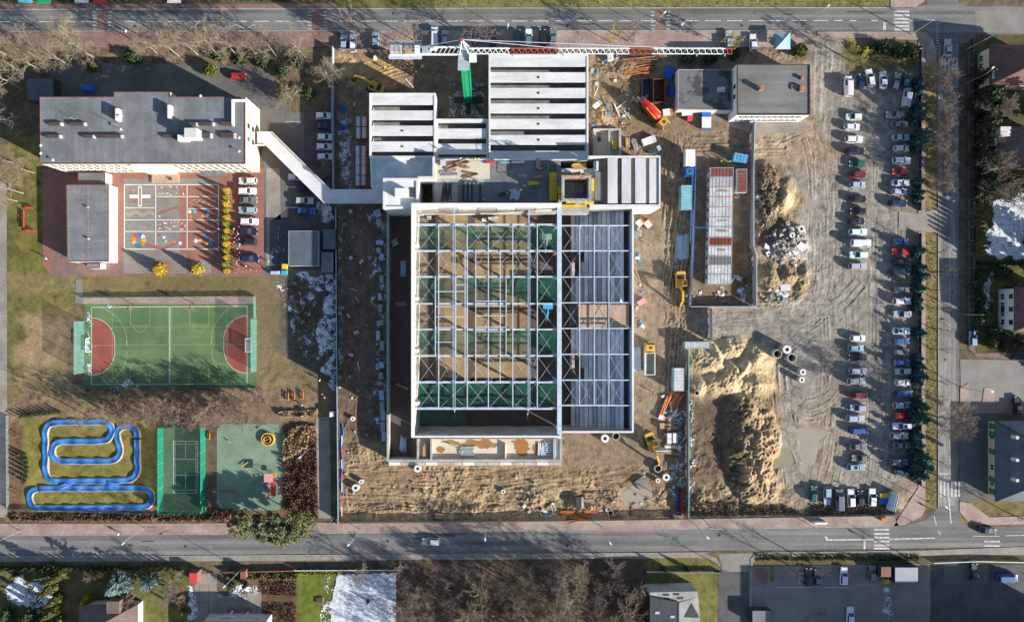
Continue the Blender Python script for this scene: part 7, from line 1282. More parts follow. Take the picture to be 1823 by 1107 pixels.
PR = {'tan': [bare(i, 14.5, 5.2, 'bark', 'twig_tan', .4, 8, 1.25, .5, .17, 1.5) for i in (1, 2, 3)], 'brown': [bare(i, 10, 3.8, 'bark_dark', 'twig_brown', .2, 9, 1.25, .45, .15, 1.6) for i in (11, 12, 13, 14)], 'big': [bare(21, 16, 6.8, 'bark', 'twig_tan', .22, 12, 1.4, .35, .28, 1.7)], 'slim': [bare(i, 9, 2.6, 'bark_dark', 'twig_brown', .4, 5, .8, .7, .13) for i in (31, 32)], 'pink': [bare(i, 7.0, 3.0, 'bark_dark', 'twig_pink', .12, 9, 1.25, .5, .13, 1.6) for i in (41, 42, 43)], 'sparse': [bare(i, 11, 3.9, 'bark_dark', 'twig_brown', .3, 7, 1.05, .5, .16, 1.5) for i in (51, 52)], 'gold': [bare(i, 10, 3.4, 'bark_dark', 'twig_gold', .3, 6, 1.1, .5, .13, 2.6) for i in (61, 62)], 'shrub': [bare(71, 7, 3.8, 'bark', 'twig_tan', .06, 13, 1.2, .4, .1, 1.6)],
      'spruce': [spruce(i, 6.0, 2.0, 'needle_dark', 13, 13, .3) for i in (1, 2, 3)], 'spruce_green': [spruce(i, 8, 2.3, 'needle_green', 13, 14, .3) for i in (4, 5)], 'spruce_blue': [spruce(6, 6, 2.2, 'needle_blue', 10, 12, .24)],
      'pine': [cloud(s, [(0, 0, 8.6, 1.5, 1.5, .9)] + [(2.6 * math.cos(k * 1.05 + s) * (1 + .25 * (k % 2)), 2.6 * math.sin(k * 1.05 + s) * (1 + .25 * (k % 2)), 7.2 + .5 * (k % 3), 1.25, 1.25, .75) for k in range(6)] + [(3.9 * math.cos(k * .9 + 2 * s), 3.9 * math.sin(k * .9 + 2 * s), 6.2 + .4 * (k % 2), .95, .95, .6) for k in range(7)] + [(1.3 * math.cos(k * 2.1), 1.3 * math.sin(k * 2.1), 6.3, 1.2, 1.2, .8) for k in range(3)], 6500, 'needle_pine', .15, 8.2, .2) for s in (1, 2)],
      'bush': [cloud(s, [(0, 0, 1.2, 1.6, 1.6, 1.3), (1, .4, 1, 1.1, 1.1, 1.0), (-.9, -.5, .9, 1.1, 1.2, 1.0)], 900, 'needle_green', .2) for s in (4, 5)], 'bush_olive': [cloud(s, [(0, 0, 1.6, 1.6, 1.6, 1.6), (.9, .4, 1.2, 1.1, 1.1, 1.2)], 900, 'thuja', .2) for s in (6, 7)], 'lime': [cone(8, 3.3, .85, 420, 'leaf_lime')], 'yellow': [cone(9, 3.0, .95, 420, 'leaf_yellow')], 'forsythia': [cone(10, 3.6, 1.75, 900, 'leaf_yellow', .2)], 'thuja': [cone(11, 5.5, 1.1, 900, 'thuja', .2), cone(12, 6.2, 1.2, 900, 'thuja', .2)], 'thuja_dark': [cone(13, 4.5, 1.0, 700, 'needle_green', .2)]}
def plant(kind, x, y, label, name='bare_tree', cat='tree', grp=None, sc=1.0, z=None):
    p = W(x, y); pr = rnd.choice(PR[kind]); e = empty(name, (p.x, p.y, (max(gz(x, y), 0) if z is None else z) - .02), label, cat, grp, rnd.random() * 6.28); s = sc * rnd.uniform(.9, 1.1)
    for nm, me in pr: part(nm, me, e, sc=(s, s, s))
G1 = 'bare trees along the school side of the northern street'
for i, (x, y) in enumerate(sorted(((106, 106), (37, 128), (77, 127), (42, 160), (150, 93), (173, 107), (280, 96), (319, 101), (352, 98), (388, 99), (421, 99), (461, 101), (493, 102), (10, 98), (62, 100), (128, 120), (545, 104), (12, 190)))): plant('tan', x, y, f'tall bare tan tree, {ORD[i]} from the left in the belt beside the northern street', grp=G1, sc=.95)
for i, (x, y) in enumerate(((472, 712), (428, 722), (384, 728), (338, 732), (292, 736), (246, 742), (203, 738), (160, 742))): plant('sparse', x, y, f'bare tree, {ORD[i]} from the right in the scrub south of the pitch', grp='bare trees south of the pitch', sc=.95)
for x, y, lb in ((61, 308, 'leaning bare tree on the lawn west of the school'), (30, 358, 'pale trunked bare tree beside the western lane'), (22, 225, 'bare tree at the western edge beside the school shadow'), (41, 344, 'slim bare tree above the red benches'), (24, 290, 'bare tree at the western edge above the benches')): plant('tan', x, y, lb, sc=.8)
for x, y, lb in ((590, 142, 'large bare tree spreading over the site hoarding'),): plant('big', x, y, lb, sc=.62)
plant('shrub', 520, 178, 'pale many stemmed bare shrub by the school drive', 'bare_shrub', 'shrub'); plant('shrub', 585, 298, 'bare yellowish bush beside the school fence', 'bare_shrub', 'shrub', sc=.55)
for i, (x, y) in enumerate(((650, 84), (690, 82), (722, 84), (742, 76), (838, 70), (858, 74), (1118, 74), (636, 50))): plant('sparse', x, y, f'sparse bare street tree, {ORD[i]} of those along the northern parking bays', grp='sparse street trees by the northern bays')
for x, y, lb in ((1090, 78, 'bare tree with yellow clumps above the jib'), (1290, 84, 'small tree with yellow tufts near the jib tip'), (1497, 98, 'tree with yellow tufts at the top of the car park'), (1520, 112, 'low tree with yellow tufts beside the white van')): plant('gold', x, y, lb, sc=.85)
for x, y, lb in ((395, 102, 'round green bush above the red car'), (432, 108, 'dark green bush right of the red car'), (470, 110, 'dark green bush beneath the bare trees'), (527, 112, 'dark green bush near the site hoarding'), (550, 168, 'green bush beside the pale shrub'), (505, 130, 'dark green bush by the bend of the drive'), (1306, 98, 'green bush at the jib tip'), (1265, 105, 'olive bush above the workshop'), (1225, 104, 'brown bush left above the workshop'), (1543, 96, 'green bush west on the car park bank'), (1595, 97, 'dark green bush on the car park bank'), (1565, 88, 'green bush on the car park bank middle'), (1615, 96, 'dark bush by the corner footway'), (240, 105, 'green bush with yellow flowers by the school')): plant('bush', x, y, lb, 'bush', 'bush')
for x, y, lb in ((170, 122, 'yellow olive bush north of the school'), (380, 128, 'yellow green bush left of the red car'), (1420, 95, 'leaning green shrub beside the gazebo'), (506, 172, 'yellow green bush at the foot of the pale shrub')): plant('bush_olive', x, y, lb, 'bush', 'bush')
G2 = 'brown bare trees on the eastern verge'
for i, (x, y) in enumerate(sorted(((1655, 135), (1652, 160), (1657, 185), (1655, 212), (1658, 240), (1655, 262), (1657, 290), (1655, 318), (1658, 335), (1660, 150), (1661, 228), (1662, 303)), key=lambda p: p[1])): plant('brown' if i % 3 else 'sparse', x, y, f'dense brown bare tree, {ORD[i]} from the top of the eastern verge', grp=G2, sc=.85)
for i, y in enumerate((452, 484, 517, 548, 584, 621, 675, 700, 815)): plant('slim', 1658, y, f'slender bare tree, {ORD[i]} from the top of the sunlit eastern verge', grp='slender verge trees', sc=.95)
plant('big', 1652, 738, 'large bare tree spreading over the eastern street')
G3 = 'dark spruces between the car park and the footway'
for i, (x, y) in enumerate(((1629, 147), (1627, 165), (1628, 195), (1626, 210), (1628, 259), (1630, 247), (1630, 325), (1631, 345), (1629, 356), (1628, 448), (1631, 477), (1634, 492), (1630, 514), (1627, 534), (1627, 548), (1631, 592), (1628, 637), (1630, 652), (1629, 668), (1628, 681), (1627, 720), (1625, 740), (1626, 772), (1624, 788), (1628, 808), (1629, 825), (1628, 841))): plant('spruce', x, y, f'dark green spruce, {ORD[i]} from the top of the row edging the car park', 'spruce', grp=G3, sc=rnd.uniform(.55, 1.15))
for i, (x, y) in enumerate(((1745, 172), (1752, 195), (1745, 225), (1740, 262), (1748, 290), (1752, 325), (1740, 345), (1760, 345), (1780, 330), (1790, 340), (1735, 190))): plant('spruce_green', x, y, f'green spruce, {ORD[i]} of those in the shaded eastern gardens', 'spruce', grp='spruces of the eastern gardens')
for i in range(9): plant('thuja', 1733 + (i % 2), 384 + i * 8.5, f'pointed thuja, {ORD[i]} from the top of the hedge by the snowy garden', 'thuja', grp='thuja hedge of the snowy garden', sc=.8)
for i in range(8): plant('thuja_dark', 1742 + i * 10, 469, 'clipped thuja in the hedge below the snowy garden', 'thuja', grp='hedge below the snowy garden', sc=.55)
for x, y, lb in ((1795, 360, 'brown bare tree beyond the snowy garden'), (1815, 320, 'tan bare tree by the dark roofed house')): plant('brown', x, y, lb)
for i, (x, y) in enumerate(((1735, 505), (1738, 530), (1742, 560), (1765, 590), (1790, 600), (1810, 605), (1760, 610), (1735, 575), (1745, 490), (1780, 485), (1790, 615))): plant('bush', x, y, f'green garden bush, {ORD[i]} of those round the red roofed eastern house', 'bush', 'bush', grp='bushes round the red roofed eastern house')
# western garden strip, play areas
for i, (x, y) in enumerate(((466, 706), (435, 716), (408, 712), (385, 722), (360, 715), (335, 726), (312, 718), (440, 738), (400, 740), (360, 742), (290, 728), (262, 732), (230, 722))): plant('pink', x, y, f'pinkish bare shrub, {ORD[i]} from the right between the pitch and the courts', 'bare_shrub', 'shrub', 'pinkish shrubs between the pitch and the courts')
for i, (x, y) in enumerate(((150, 722), (180, 728), (205, 736), (240, 742), (265, 750), (215, 718))): plant('pink' if i % 2 else 'gold', x, y, f'thin shrub, {ORD[i]} of the scrub above the pump track', 'bare_shrub', 'shrub', 'scrub above the pump track', .9 if i % 2 else .45)
for x, y, lb in ((486, 926, 'broad pine, leftmost of the clump over the southern street'), (446, 920, 'low pine at the west end of the clump'), (516, 930, 'broad pine in the middle of the clump'), (543, 922, 'broad pine at the east end of the clump by the path')): plant('pine', x, y, lb, 'pine_tree', 'tree', sc=.85)
for i in range(13): plant('yellow' if i % 2 == 0 else 'lime', 406, 341 + i * 11.8, f'{"golden yellow" if i % 2 == 0 else "lime green"} conifer, {ORD[i]} from the top of the hedge row by the parked cars', 'conifer', 'conifer', 'yellow and lime conifers in the hedge row')
plant('forsythia', 287, 480, 'bright yellow bush, left of two below the play yard', 'bush', 'bush'); plant('forsythia', 354, 479, 'bright yellow bush, right of two below the play yard', 'bush', 'bush')
for i in range(9): plant('thuja_dark', 40 + i * 8.5, 741 - i * .9, 'low dark hedge plant above the pump track', 'hedge_plant', 'hedge', 'dark hedge above the pump track', .38)
for i in range(7): plant('thuja_dark', 45 + 5 * math.sin(i * .5), 808 + i * 8, 'dark green hedge plant west of the pump track', 'hedge_plant', 'hedge', 'dark hedge west of the pump track', .45)
for i, y in enumerate((742, 778, 812, 846, 880, 915)): simple_bar_thing('young_tree_stake', f'pale leaning stake, {ORD[i]} from the top of the western strip', 'stake', (22, y + 2), (35, y - 3), 1.2, 'wood', .09, .09)
def tufts(label, pts, n, m, size, h, name='ground_cover'):
    g = np.random.default_rng(n); xs, ys = [p[0] for p in pts], [p[1] for p in pts]; X = g.uniform(min(xs), max(xs), n * 2); Y = g.uniform(min(ys), max(ys), n * 2); k = inpoly(pts, X, Y); X, Y = X[k][:n], Y[k][:n]; z = np.maximum(samp(GH, X, Y), 0); hh = h * g.uniform(.3, 1, len(X)) * np.clip(.8 + .4 * samp(NM, X, Y), .2, 1.8)
    C = np.stack([(X - CX) * S, (CY - Y) * S, z + hh * .6], 1); dr = np.stack([g.normal(0, .5, len(X)), g.normal(0, .5, len(X)), np.ones(len(X))], 1); o = bpy.data.objects.new(name, foliage(C, size, m, g, dr)); put(o); tag(o, label, 'ground cover', kind='stuff')
tufts('tall dry beige grass beside the play area', [(506, 772), (530, 756), (562, 756), (564, 772), (550, 776), (548, 795), (520, 812), (505, 818)], 2600, 'reed', .26, 1.3, 'dry_grass'); tufts('strip of beige dry grass below the benches', [(500, 732), (565, 728), (566, 740), (503, 742)], 900, 'reed', .24, 1.1, 'dry_grass'); tufts('rust brown low shrubs on the mulch bed', [(504, 812), (548, 797), (564, 780), (566, 922), (505, 905)], 2600, 'leaf_rust', .22, .8); tufts('rust brown hedge along the southern footway', rect(18, 914, 400, 927), 2400, 'leaf_rust', .22, .9); tufts('red leaved shrubs beside the badminton court', [(375, 905), (415, 905), (418, 925), (380, 922)], 700, 'trim_red', .2, 1.0); tufts('dry grass over the weedy mound by the cabin fence', [(1342, 290), (1385, 300), (1400, 420), (1345, 440)], 2200, 'twig_brown', .13, .35); tufts('dry scrub along the foot of the car park', [(1440, 900), (1590, 898), (1592, 914), (1440, 918)], 1600, 'twig_brown', .22, .8); tufts('dry scrub at the foot of the earth mound', [(1226, 890), (1400, 900), (1430, 915), (1226, 918)], 1800, 'twig_tan', .2, .6); tufts('hedge of low evergreen along the northern roadside', rect(0, -8, 590, 3), 1500, 'needle_green', .26, 1.0); tufts('rough grass on the northern verge', rect(600, -20, 1580, 13), 3000, 'needle_pine', .10, .16); tufts('rough winter grass on the eastern verge', rect(1649, 420, 1669, 900), 2000, 'needle_pine', .10, .15); tufts('evergreen hedge in the southern garden', rect(405, 1018, 530, 1030), 1300, 'thuja', .2, 1.0); tufts('yellow hedge along the white garden fence', rect(530, 1014, 605, 1022), 700, 'leaf_lime', .18, .8); tufts('planted bed with rust shrubs in the southern garden', [(468, 1035), (528, 1035), (528, 1060), (468, 1058)], 500, 'leaf_rust', .18, .5); tufts('planted bed at the bottom of the southern garden', rect(468, 1072, 528, 1110), 700, 'leaf_rust', .18, .5); tufts('evergreen plants on the southeastern lot edge', rect(1345, 985, 1636, 997), 1800, 'thuja', .18, .5)
# the thicket south of the street
G4 = 'bare trees of the southern thicket'; rg = random.Random(99)
for j in range(6):
    for i in range(16):
        x, y = 716 + i * 29 + rg.uniform(-11, 11), 1006 + j * 27 + rg.uniform(-10, 10)
        if x > 1146 + (8 if j < 1 else 0): continue
        if rg.random() < .14: continue
        plant(rg.choice(('brown', 'brown', 'sparse', 'tan', 'pink')), x, y, 'brown bare tree in the dense thicket south of the street', grp=G4, sc=rg.uniform(.6, 1.0))
tufts('dead undergrowth on the floor of the thicket', rect(705, 998, 1150, 1150), 3500, 'twig_tan', .12, .3, 'undergrowth')
for x, y, k, lb, s in ((650, 1004, 'sparse', 'bare tree over the white garden fence', .8), (295, 925, 'sparse', 'bare tree on the footway by the badminton court', .7), (1275, 1003, 'slim', 'bare tree at the corner of the side street', .9), (1400, 1003, 'slim', 'bare tree at the lot edge, left of two', 1.0), (1440, 1000, 'slim', 'bare tree at the lot edge, right of two', 1.0), (1625, 996, 'slim', 'bare tree by the southeastern corner', .9), (320, 1050, 'brown', 'bare tree left of the red gate', .8), (325, 1030, 'brown', 'brown bare tree above the red gate', .8), (1800, 915, 'sparse', 'bare tree below the grey metal roofed house', .8), (240, 1060, 'pink', 'small bare shrub beside the brown roofed house', .8), (170, 1018, 'brown', 'low bare bush in the southwestern garden', .5)): plant(k, x, y, lb, sc=s)
for x, y, k, lb, s in ((92, 1012, 'spruce_green', 'pale green conifer at the southwestern garden edge', .9), (112, 1020, 'thuja', 'tall olive conifer in the southwestern garden', 1.2), (100, 1042, 'thuja', 'olive conifer, upper of the southwestern column', 1.2), (110, 1060, 'thuja', 'olive conifer, middle of the southwestern column', 1.2), (104, 1082, 'thuja', 'olive conifer, lower of the southwestern column', 1.2), (112, 1100, 'thuja', 'olive conifer at the foot of the southwestern column', 1.2), (222, 1032, 'spruce_blue', 'blue spruce, larger of two in the southwestern garden', 1.45), (272, 1030, 'spruce_blue', 'blue spruce, smaller of two in the southwestern garden', 1.1), (30, 1022, 'thuja', 'yellow green thuja left of the snow heap', .6), (20, 1090, 'spruce_green', 'dark conifer at the bottom left corner', .8), (60, 1092, 'spruce_green', 'dark conifer below the snow heap', .8), (330, 1062, 'thuja', 'olive thuja by the terrace, upper', .6), (329, 1085, 'thuja', 'olive thuja by the terrace, lower', .6), (415, 1040, 'spruce_green', 'dark green conifer by the red garden wall', .5), (440, 1038, 'thuja_dark', 'round dark conifer by the red garden wall', .7), (656, 1068, 'thuja_dark', 'small round dark conifer on the snowy lawn', .45)): plant(k, x, y, lb, 'conifer', 'conifer', sc=s)
plant('forsythia', 160, 1063, 'golden yellow bush above the brown roofed house', 'bush', 'bush', sc=.9)
# ------------------------------------------------------------------ houses round the edge
def hip(name, label, px, ze, zr, roof, wall, cat='house', rl=.35, axis='y', over=.5, dormers=()):
    p = outline(px, ze); xs, ys = [a[0] for a in p], [a[1] for a in p]; x0, x1, y0, y1 = min(xs), max(xs), min(ys), max(ys); e = empty(name, ((x0 + x1) / 2, (y0 + y1) / 2, 0), label, cat); cx_, cy_ = (x0 + x1) / 2, (y0 + y1) / 2
    MB().box(x0 + over, y0 + over, x1 - over, y1 - over, -.1, ze).build('wall', K(wall), e)
    if axis == 'y': r0, r1 = (cx_, y0 + (y1 - y0) * rl, zr), (cx_, y1 - (y1 - y0) * rl, zr); F = [[(x0, y0), (x1, y0), r0], [(x1, y0), (x1, y1), r1, r0], [(x1, y1), (x0, y1), r1], [(x0, y1), (x0, y0), r0, r1]]
    else: r0, r1 = (x0 + (x1 - x0) * rl, cy_, zr), (x1 - (x1 - x0) * rl, cy_, zr); F = [[(x0, y0), (x1, y0), r1, r0], [(x1, y0), (x1, y1), r1], [(x1, y1), (x0, y1), r0, r1], [(x0, y1), (x0, y0), r0]]
    for f in F: vs_ = [(q[0], q[1], ze if len(q) == 2 else q[2]) for q in f]; MB().add(vs_, [tuple(range(len(vs_)))]).build('roof_slope', K(roof), e)
    MB().box(x0, y0, x1, y1, ze - .25, ze - .02).build('eaves', K('dark_metal'), e)
    hips = [((x0, y0, ze), r0), ((x1, y0, ze), r0 if axis == 'y' else r1), ((x1, y1, ze), r1), ((x0, y1, ze), r1 if axis == 'y' else r0), (r0, r1)]
    for a, b in hips: MB().bar(Vector(a) + Vector((0, 0, .05)), Vector(b) + Vector((0, 0, .05)), .22, .12).build('ridge_cap', K('roof_tile_brown' if 'tile' in roof else 'dark_metal'), e)
    windows_on(e, (x0 + over, y1 - over), (x0 + over, y0 + over), ((.9, 2.3),), 4, 1.2, 'glass', 'white_paint', .08); windows_on(e, (x0 + over, y0 + over), (x1 - over, y0 + over), ((.9, 2.3),), 3, 1.2, 'glass', 'white_paint', .1)
    return e
for i in range(30): plant('thuja_dark', 4 + i * 11.5 if i < 28 else 1180 + (i - 28) * 40, 1009, f'dark hedge conifer, {ORD[i]} from the left along the southern footway', 'conifer', 'conifer', 'dark hedge along the southern footway', .62)
for i in range(14): plant(('spruce_green', 'brown', 'thuja_dark')[i % 3], 1737 + (i % 3) * 14, 140 + i * 16, f'{("dark spruce", "bare brown tree", "dark narrow conifer")[i % 3]}, {ORD[i]} from the top of the screen along the eastern footway', 'garden_tree', 'tree', 'trees along the eastern footway', rnd.uniform(.7, 1.25))
for x, y in ((1850, 200), (1860, 330), (1850, 430), (1860, 480), (1850, 640)): plant('spruce_green', x, y, 'tall spruce beyond the eastern edge', 'spruce', 'tree', 'spruces beyond the eastern edge', 1.5)
flat_building('apartment_block', 'tall apartment block beyond the bottom edge shading the southeastern lots', 'building', rect(1562, 1150, 2000, 1260), 12.0, 'render_pale', 'felt', 'kerb', .1)
hip('house', 'tiled house beyond the bottom left edge', rect(-20, 1130, 110, 1230), 5, 9, 'roof_tile_brown', 'render_pale')
h1 = hip('house', 'brown and red tiled hipped house at the northeast corner', [(1762, 80), (1860, 80), (1860, 152), (1762, 152)], 5.2, 9.5, 'roof_tile_red', 'render_cream')
for x, y in ((1766, 137), (1780, 131)): a = W(x, y, 5.2); MB().cbox(a.x, a.y, 5.9 + (x - 1766) * .02, 1.0, 1.4, .2).build('skylight', K('glass_sky'), h1)
h2 = hip('house', 'dark roofed house in the shaded eastern gardens', [(1778, 226), (1870, 226), (1870, 300), (1778, 300)], 4.0, 7.4, 'roof_tile_brown', 'render_pale'); a = W(1788, 235, 5); MB().cbox(a.x, a.y, 4.6, 2.6, 2.4, 1.8).build('dormer', K('render_pale'), h2); a = W(1807, 287, 5.2); MB().cbox(a.x, a.y, 5.2, 1.2, 1.2, .2).build('skylight', K('glass_sky'), h2)
h3 = hip('house', 'red tiled house with cream walls in the eastern gardens', [(1806, 511), (1900, 511), (1900, 590), (1806, 590)], 6.0, 9.0, 'roof_tile_red', 'render_pale', over=.4); a, b = W(1806, 511, 6), W(1806, 590, 6); windows_on(h3, (a.x + .4, a.y), (a.x + .4, b.y), ((.9, 2.2), (3.7, 5.0)), 3, 1.2, 'glass', None)
h4 = hip('house', 'grey metal hip roofed house beside the eastern street', [(1772, 749), (1900, 749), (1900, 892), (1772, 892)], 3.6, 7.5, 'roof_metal', 'render_cream', rl=.28, over=.7)
for y in (772, 812, 848): a = W(1812, y + 6, 7); MB().cbox(a.x - .5, a.y, 6.7, .7, .7, 1.8).build('chimney', K('render_pale'), h4)
a, b = W(1772, 749, 3.5), W(1772, 892, 3.5)
for k, t_ in enumerate((.08, .18, .4, .75, .9)): y_ = a.y + (b.y - a.y) * t_; MB().box(a.x + .5, y_ - .7, a.x + .68, y_ + .7, .5, 2.8).build('shutter', K('p_green'), h4)
h5 = hip('house', 'brown tiled house roof at the bottom left', [(140, 1076), (245, 1076), (245, 1160), (140, 1160)], 3.8, 6.8, 'roof_tile_brown', 'render_pale', rl=.3); a = W(202, 1080, 5.5); MB().cbox(a.x, a.y, 4.8, 3.2, 3.0, 2.0).build('dormer', K('roof_tile_brown'), h5); a = W(163, 1101, 5); MB().cbox(a.x, a.y, 5.0, 1.8, 1.2, .2).build('skylight', K('glass_sky'), h5)
h6, _ = flat_building('house', 'black and white modern house with skylights south of the street', 'house', [(1157, 1062), (1208, 1071), (1208, 1150), (1157, 1150)], 6.0, 'dark_metal', 'dark_metal', 'dark_metal', .05, pw=.2)
MB().prism(outline([(1157, 1054), (1242, 1052), (1242, 1062), (1208, 1070), (1157, 1061)], 5.6), -.1, 5.6).build('white_wing', K('concrete'), h6); MB().prism(outline([(1209, 1072), (1243, 1062), (1246, 1100), (1246, 1150), (1209, 1150)], 5.2), -.1, 5.2).build('side_wing', K('concrete'), h6); MB().prism(outline([(1219, 1098), (1232, 1074), (1246, 1099)], 5.3), 4, 5.3).build('dark_gable', K('dark_metal'), h6)
for x, y in ((1186, 1058), (1204, 1057), (1187, 1065), (1211, 1064)): a = W(x, y, 5.6); MB().cbox(a.x, a.y, 5.62, 1.5, .5, .1).build('skylight', K('dark_metal'), h6)
for x, y in ((1170, 1090), (1197, 1097)): a = W(x, y, 6); MB().cbox(a.x, a.y, 6.03, 1.1, .6, .12).build('skylight', K('steel_blue'), h6)
h7, _ = flat_building('house', 'dark red roofed house with white railings at the bottom edge', 'house', [(362, 1105), (475, 1105), (475, 1180), (362, 1180)], 4.5, 'render_pale', 'container_brown', 'trim_red', .1, pw=.3)
for x0, y0, x1, y1 in ((380, 1101, 400, 1096), (400, 1096, 420, 1098), (436, 1100, 442, 1088), (446, 1100, 462, 1097), (410, 1094, 414, 1087), (462, 1097, 470, 1104)): p, r_ = W(x0, y0, 3), W(x1, y1, 3); MB().bar(p, r_, .25, .3).build('railing', K('white_paint'), h7)
sheet('terrace', [(349, 1022), (386, 1018), (386, 1055), (402, 1060), (466, 1052), (466, 1110), (345, 1110), (345, 1060)], .06, 'paving_grey', label='pale paved terrace with red inlays in the southern garden', cat='terrace')
te = bpy.data.objects['terrace']; marks(te, [line(423, 1066, 440, 1058, .9), line(440, 1058, 444, 1070, .9), line(444, 1070, 425, 1078, .9), (381, 1069, 389, 1070), (381, 1083, 389, 1084), (381, 1069, 382, 1084), (388, 1069, 389, 1084), (371, 1040, 372, 1107), (355, 1040, 356, 1107)], .07, 'paving_brick', 'inlay'); marks(te, [(404, 1080, 448, 1088)], .072, 'paving_brick', 'inlay')
shed('gatehouse', 'red tiled gate roof at the garden entrance', rect(336, 1019, 351, 1039), 2.8, 'trim_red', 'p_red'); shed('gate_pillar', 'small red tiled pillar roof on the garden wall', rect(427, 1016, 437, 1030), 2.4, 'trim_red', 'trim_red'); shed('planter', 'square brown planter on the green southern lawn', rect(562, 1063, 575, 1073), .4, 'paving_grey', 'rust_dark')
shed('hut', 'brown metal hut in the southern parking lot', rect(1568, 1008, 1587, 1027), 2.4, 'dark_metal', 'container_brown'); shed('garage', 'blue grey flat roofed garage in the southern parking lot', rect(1593, 1009, 1635, 1038), 2.6, 'dark_metal', 'roof_metal_light'); shed('bin', 'yellow bin below the brown hut', rect(1576, 1031, 1585, 1039), 1.2, 'yellow_form', 'yellow_form'); shed('bus_shelter', 'small grey shelter in the side street lot', rect(1339, 1086, 1373, 1112), 2.4, 'dark_metal', 'felt_grey'); shed('bin', 'orange bin at the zebra crossing footway', rect(1569, 921, 1579, 927), 1.0, 'p_orange', 'p_orange'); shed('cabinet', 'pale pink utility box at the south corner of the site', rect(1200, 917, 1216, 927), 1.2, 'p_pink', 'paving_pink'); shed('cabinet', 'white sign board on the southern footway', rect(1450, 929, 1473, 933), 1.4, 'white_paint', 'white_paint'); shed('bollard_box', 'white meter cabinet by the northern hoarding', rect(664, 99, 669, 105), 1.2, 'white_paint', 'white_paint')
for x, y, lb, m_ in ((45, 3, 'blue play equipment at the top left edge', 'p_cyan'), (78, 4, 'green play slide at the top left edge', 'crane_green'), (145, 3, 'white and blue board at the top edge', 'p_white'), (178, 4, 'red and green board at the top edge', 'p_red'), (310, 3, 'white panel at the top edge', 'white_paint')): simple_bar_thing('play_equipment', lb, 'equipment', (x - 12, y), (x + 12, y), 1.2, m_, .8, .2)
# ------------------------------------------------------------------ power line poles and signs on the junction
for i, (x, y, h_) in enumerate(((1722, 88, 9), (1622, 62, 8), (1651, 870, 8), (1597, 914, 7), (1250, 922, 8), (1716, 560, 7), (596, 918, 6))):
    q_ = W(x, y); e = empty('utility_pole', q_, ('wooden utility pole beside the red roofed corner house', 'grey pole at the corner of the upper footway', 'grey pole at the south zebra crossing', 'grey pole at the foot of the car park', 'grey pole below the earth mound', 'grey pole on the eastern footway', 'grey pole at the foot of the concrete path')[i], 'pole'); MB().tube([(q_.x, q_.y, 0), (q_.x, q_.y, h_)], [.14, .09], 7).build('pole', K('concrete'), e); MB().bar((q_.x - .9, q_.y, h_ - .4), (q_.x + .9, q_.y, h_ - .4), .1).build('crossarm', K('dark_metal'), e)
# ------------------------------------------------------------------ people: skinned figure baked once per pose
def figure(arm, leg):
    V = [(0, 0, .95), (0, 0, 1.2), (0, 0, 1.42), (0, 0, 1.52), (.02, 0, 1.68), (.04, .19, 1.38), (.04 + arm, .27, 1.12), (.1 + arm * 1.6, .25, .9), (-.0, -.19, 1.38), (-arm, -.27, 1.12), (.08 - arm, -.25, .9), (0, .1, .88), (leg, .11, .48), (leg * 1.1 - .05, .11, .07), (leg * 1.1 + .14, .11, .04), (0, -.1, .88), (-leg, -.11, .48), (-leg * 1.6, -.11, .08), (-leg * 1.6 + .18, -.11, .04)]
    Ed = [(0, 1), (1, 2), (2, 3), (3, 4), (2, 5), (5, 6), (6, 7), (2, 8), (8, 9), (9, 10), (0, 11), (11, 12), (12, 13), (13, 14), (0, 15), (15, 16), (16, 17), (17, 18)]
    Ra = [.17, .16, .17, .06, .115, .075, .055, .045, .075, .055, .045, .1, .07, .05, .045, .1, .07, .05, .045]
    me = bpy.data.meshes.new('figure'); me.from_pydata(V, Ed, []); o = bpy.data.objects.new('figure_tmp', me); COL.objects.link(o)
    md = o.modifiers.new('s', 'SKIN'); 
    for i, r_ in enumerate(Ra): me.skin_vertices[0].data[i].radius = (r_, r_ * (1.2 if i < 3 else 1))
    me.skin_vertices[0].data[0].use_root = True; sb = o.modifiers.new('b', 'SUBSURF'); sb.levels = 1
    bpy.context.view_layer.update(); dg = bpy.context.evaluated_depsgraph_get(); out = bpy.data.meshes.new_from_object(o.evaluated_get(dg)); bpy.data.objects.remove(o)
    for m_ in ('jacket', 'trousers', 'skin'): out.materials.append(K(m_))
    for p in out.polygons: c = p.center; p.material_index = 2 if c.z > 1.5 or (abs(c.y) > .2 and c.z < .96) else 1 if c.z < .92 else 0
    out.polygons.foreach_set('use_smooth', [True] * len(out.polygons)); return out
POSES = [figure(.04, .03), figure(.12, .16), figure(-.1, .12)]
mb = MB(); mb.ball((0.01, 0, 1.74), .125, 10, 6, (1, .95, .85)); HAIR = mb.mesh('hair', K('hair')); mb = MB(); mb.ball((0.01, 0, 1.76), .135, 10, 6, (1.1, 1, .8)); HAT = mb.mesh('hard_hat', K('p_yellow'))
JC = {'blue': (.04, .10, .35), 'navy': (.02, .03, .09), 'pink': (.75, .12, .30), 'white': (.75, .75, .75), 'red': (.6, .04, .04), 'teal': (.05, .35, .33), 'grey': (.3, .3, .32), 'black': (.02, .02, .02), 'hi-vis yellow': (.50, .78, .05), 'orange': (.7, .25, .04)}
def person(x, y, col, label, grp=None, sc=1.0, hat=False, z=None):
    p = W(x, y); z = (max(gz(x, y), 0) + .03) if z is None else z; p = W(x, y, z) if z > 1 else p; e = empty('person', (p.x, p.y, z), label, 'person', grp, rnd.random() * 6.28)
    b = part('body', rnd.choice(POSES), e, sc=(sc,) * 3, color=JC[col]); part('hard_hat' if hat else 'hair', HAT if hat else HAIR, b)
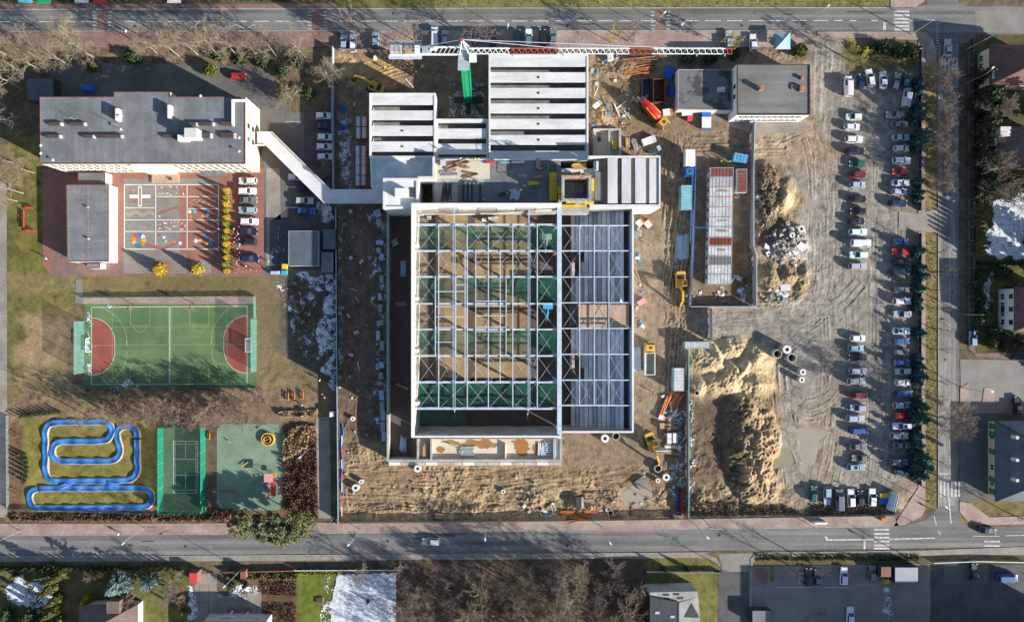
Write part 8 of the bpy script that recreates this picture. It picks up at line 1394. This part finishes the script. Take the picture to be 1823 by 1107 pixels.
rg = random.Random(4); cols = ('blue', 'blue', 'navy', 'white', 'navy', 'blue', 'grey', 'teal', 'black')
for i in range(24):
    y = 397 + i * 3.7; c = cols[i % 9]; person(393 + rg.uniform(-3, 6), y, c, f'child in a {c} jacket in the line west of the yellow hedge', 'children west of the yellow hedge', .85)
cols = ('pink', 'white', 'teal', 'white', 'red', 'pink', 'blue')
for i in range(22):
    y = 405 + i * 3.8; c = cols[i % 7]; person(421 + rg.uniform(-3, 9), y, c, f'child in a {c} jacket in the group east of the yellow hedge', 'children east of the yellow hedge', .85)
for x, y, c in ((448, 481, 'pink'), (458, 482, 'pink'), (440, 474, 'white'), (472, 475, 'grey'), (480, 466, 'white'), (427, 479, 'pink')): person(x, y, c, f'child in a {c} jacket walking on the red paving below the cars', 'children below the parked cars', .85)
for x, y, c, lb in ((1592, 375, 'hi-vis yellow', 'attendant in hi-vis yellow at the car park entrance'), (1533, 954, 'red', 'pedestrian in red at the southern zebra crossing'), (1656, 905, 'teal', 'pedestrian in teal on the corner footway'), (575, 700, 'pink', 'child in pink on the snowy yard edge'), (579, 706, 'white', 'child in white beside the child in pink'), (571, 676, 'white', 'walker in white at the snow edge'), (540, 720, 'white', 'person in white below the orange benches'), (87, 461, 'white', 'person in white at the courtyard corner'), (215, 948, 'white', 'pedestrian in white on the southern footway'), (228, 59, 'white', 'walker in white on the red northern footway'), (1634, 90, 'hi-vis yellow', 'walker in bright yellow on the upper corner footway'), (1281, 289, 'hi-vis yellow', 'worker in hi-vis by the top cabin'), (1296, 289, 'hi-vis yellow', 'second worker in hi-vis by the top cabin'), (1163, 698, 'orange', 'worker in orange on the tyre tracks'), (1155, 436, 'grey', 'worker in grey east of the hall'), (687, 123, 'hi-vis yellow', 'worker in hi-vis on the sunlit northern sand')): person(x, y, c, lb, hat='worker' in lb)
for x, y, lb in ((820, 284, 'worker in hi-vis at the deck edge, leftmost'), (846, 285, 'worker in hi-vis at the deck edge, left of a pair'), (852, 285, 'worker in hi-vis at the deck edge, right of a pair'), (962, 302, 'worker in hi-vis in the deck shade'), (862, 356, 'worker in hi-vis near the hall wall'), (902, 345, 'worker in hi-vis beside the blue panels'), (927, 340, 'worker in hi-vis on the dark deck'), (908, 341, 'worker in hi-vis among the black props')): person(x, y, 'hi-vis yellow', lb, hat=True, z=ZDK)
for x, y, c, lb in ((1001, 306, 'hi-vis yellow', 'worker at the northwest corner of the lift shaft'), (1023, 309, 'red', 'worker in red on the shaft platform'), (1031, 308, 'teal', 'worker in teal on the shaft platform')): person(x, y, c, lb, hat=True, z=13.5)
person(823, 802, 'hi-vis yellow', 'worker in hi-vis on the grey ribbed sheets', hat=True, z=2.72)
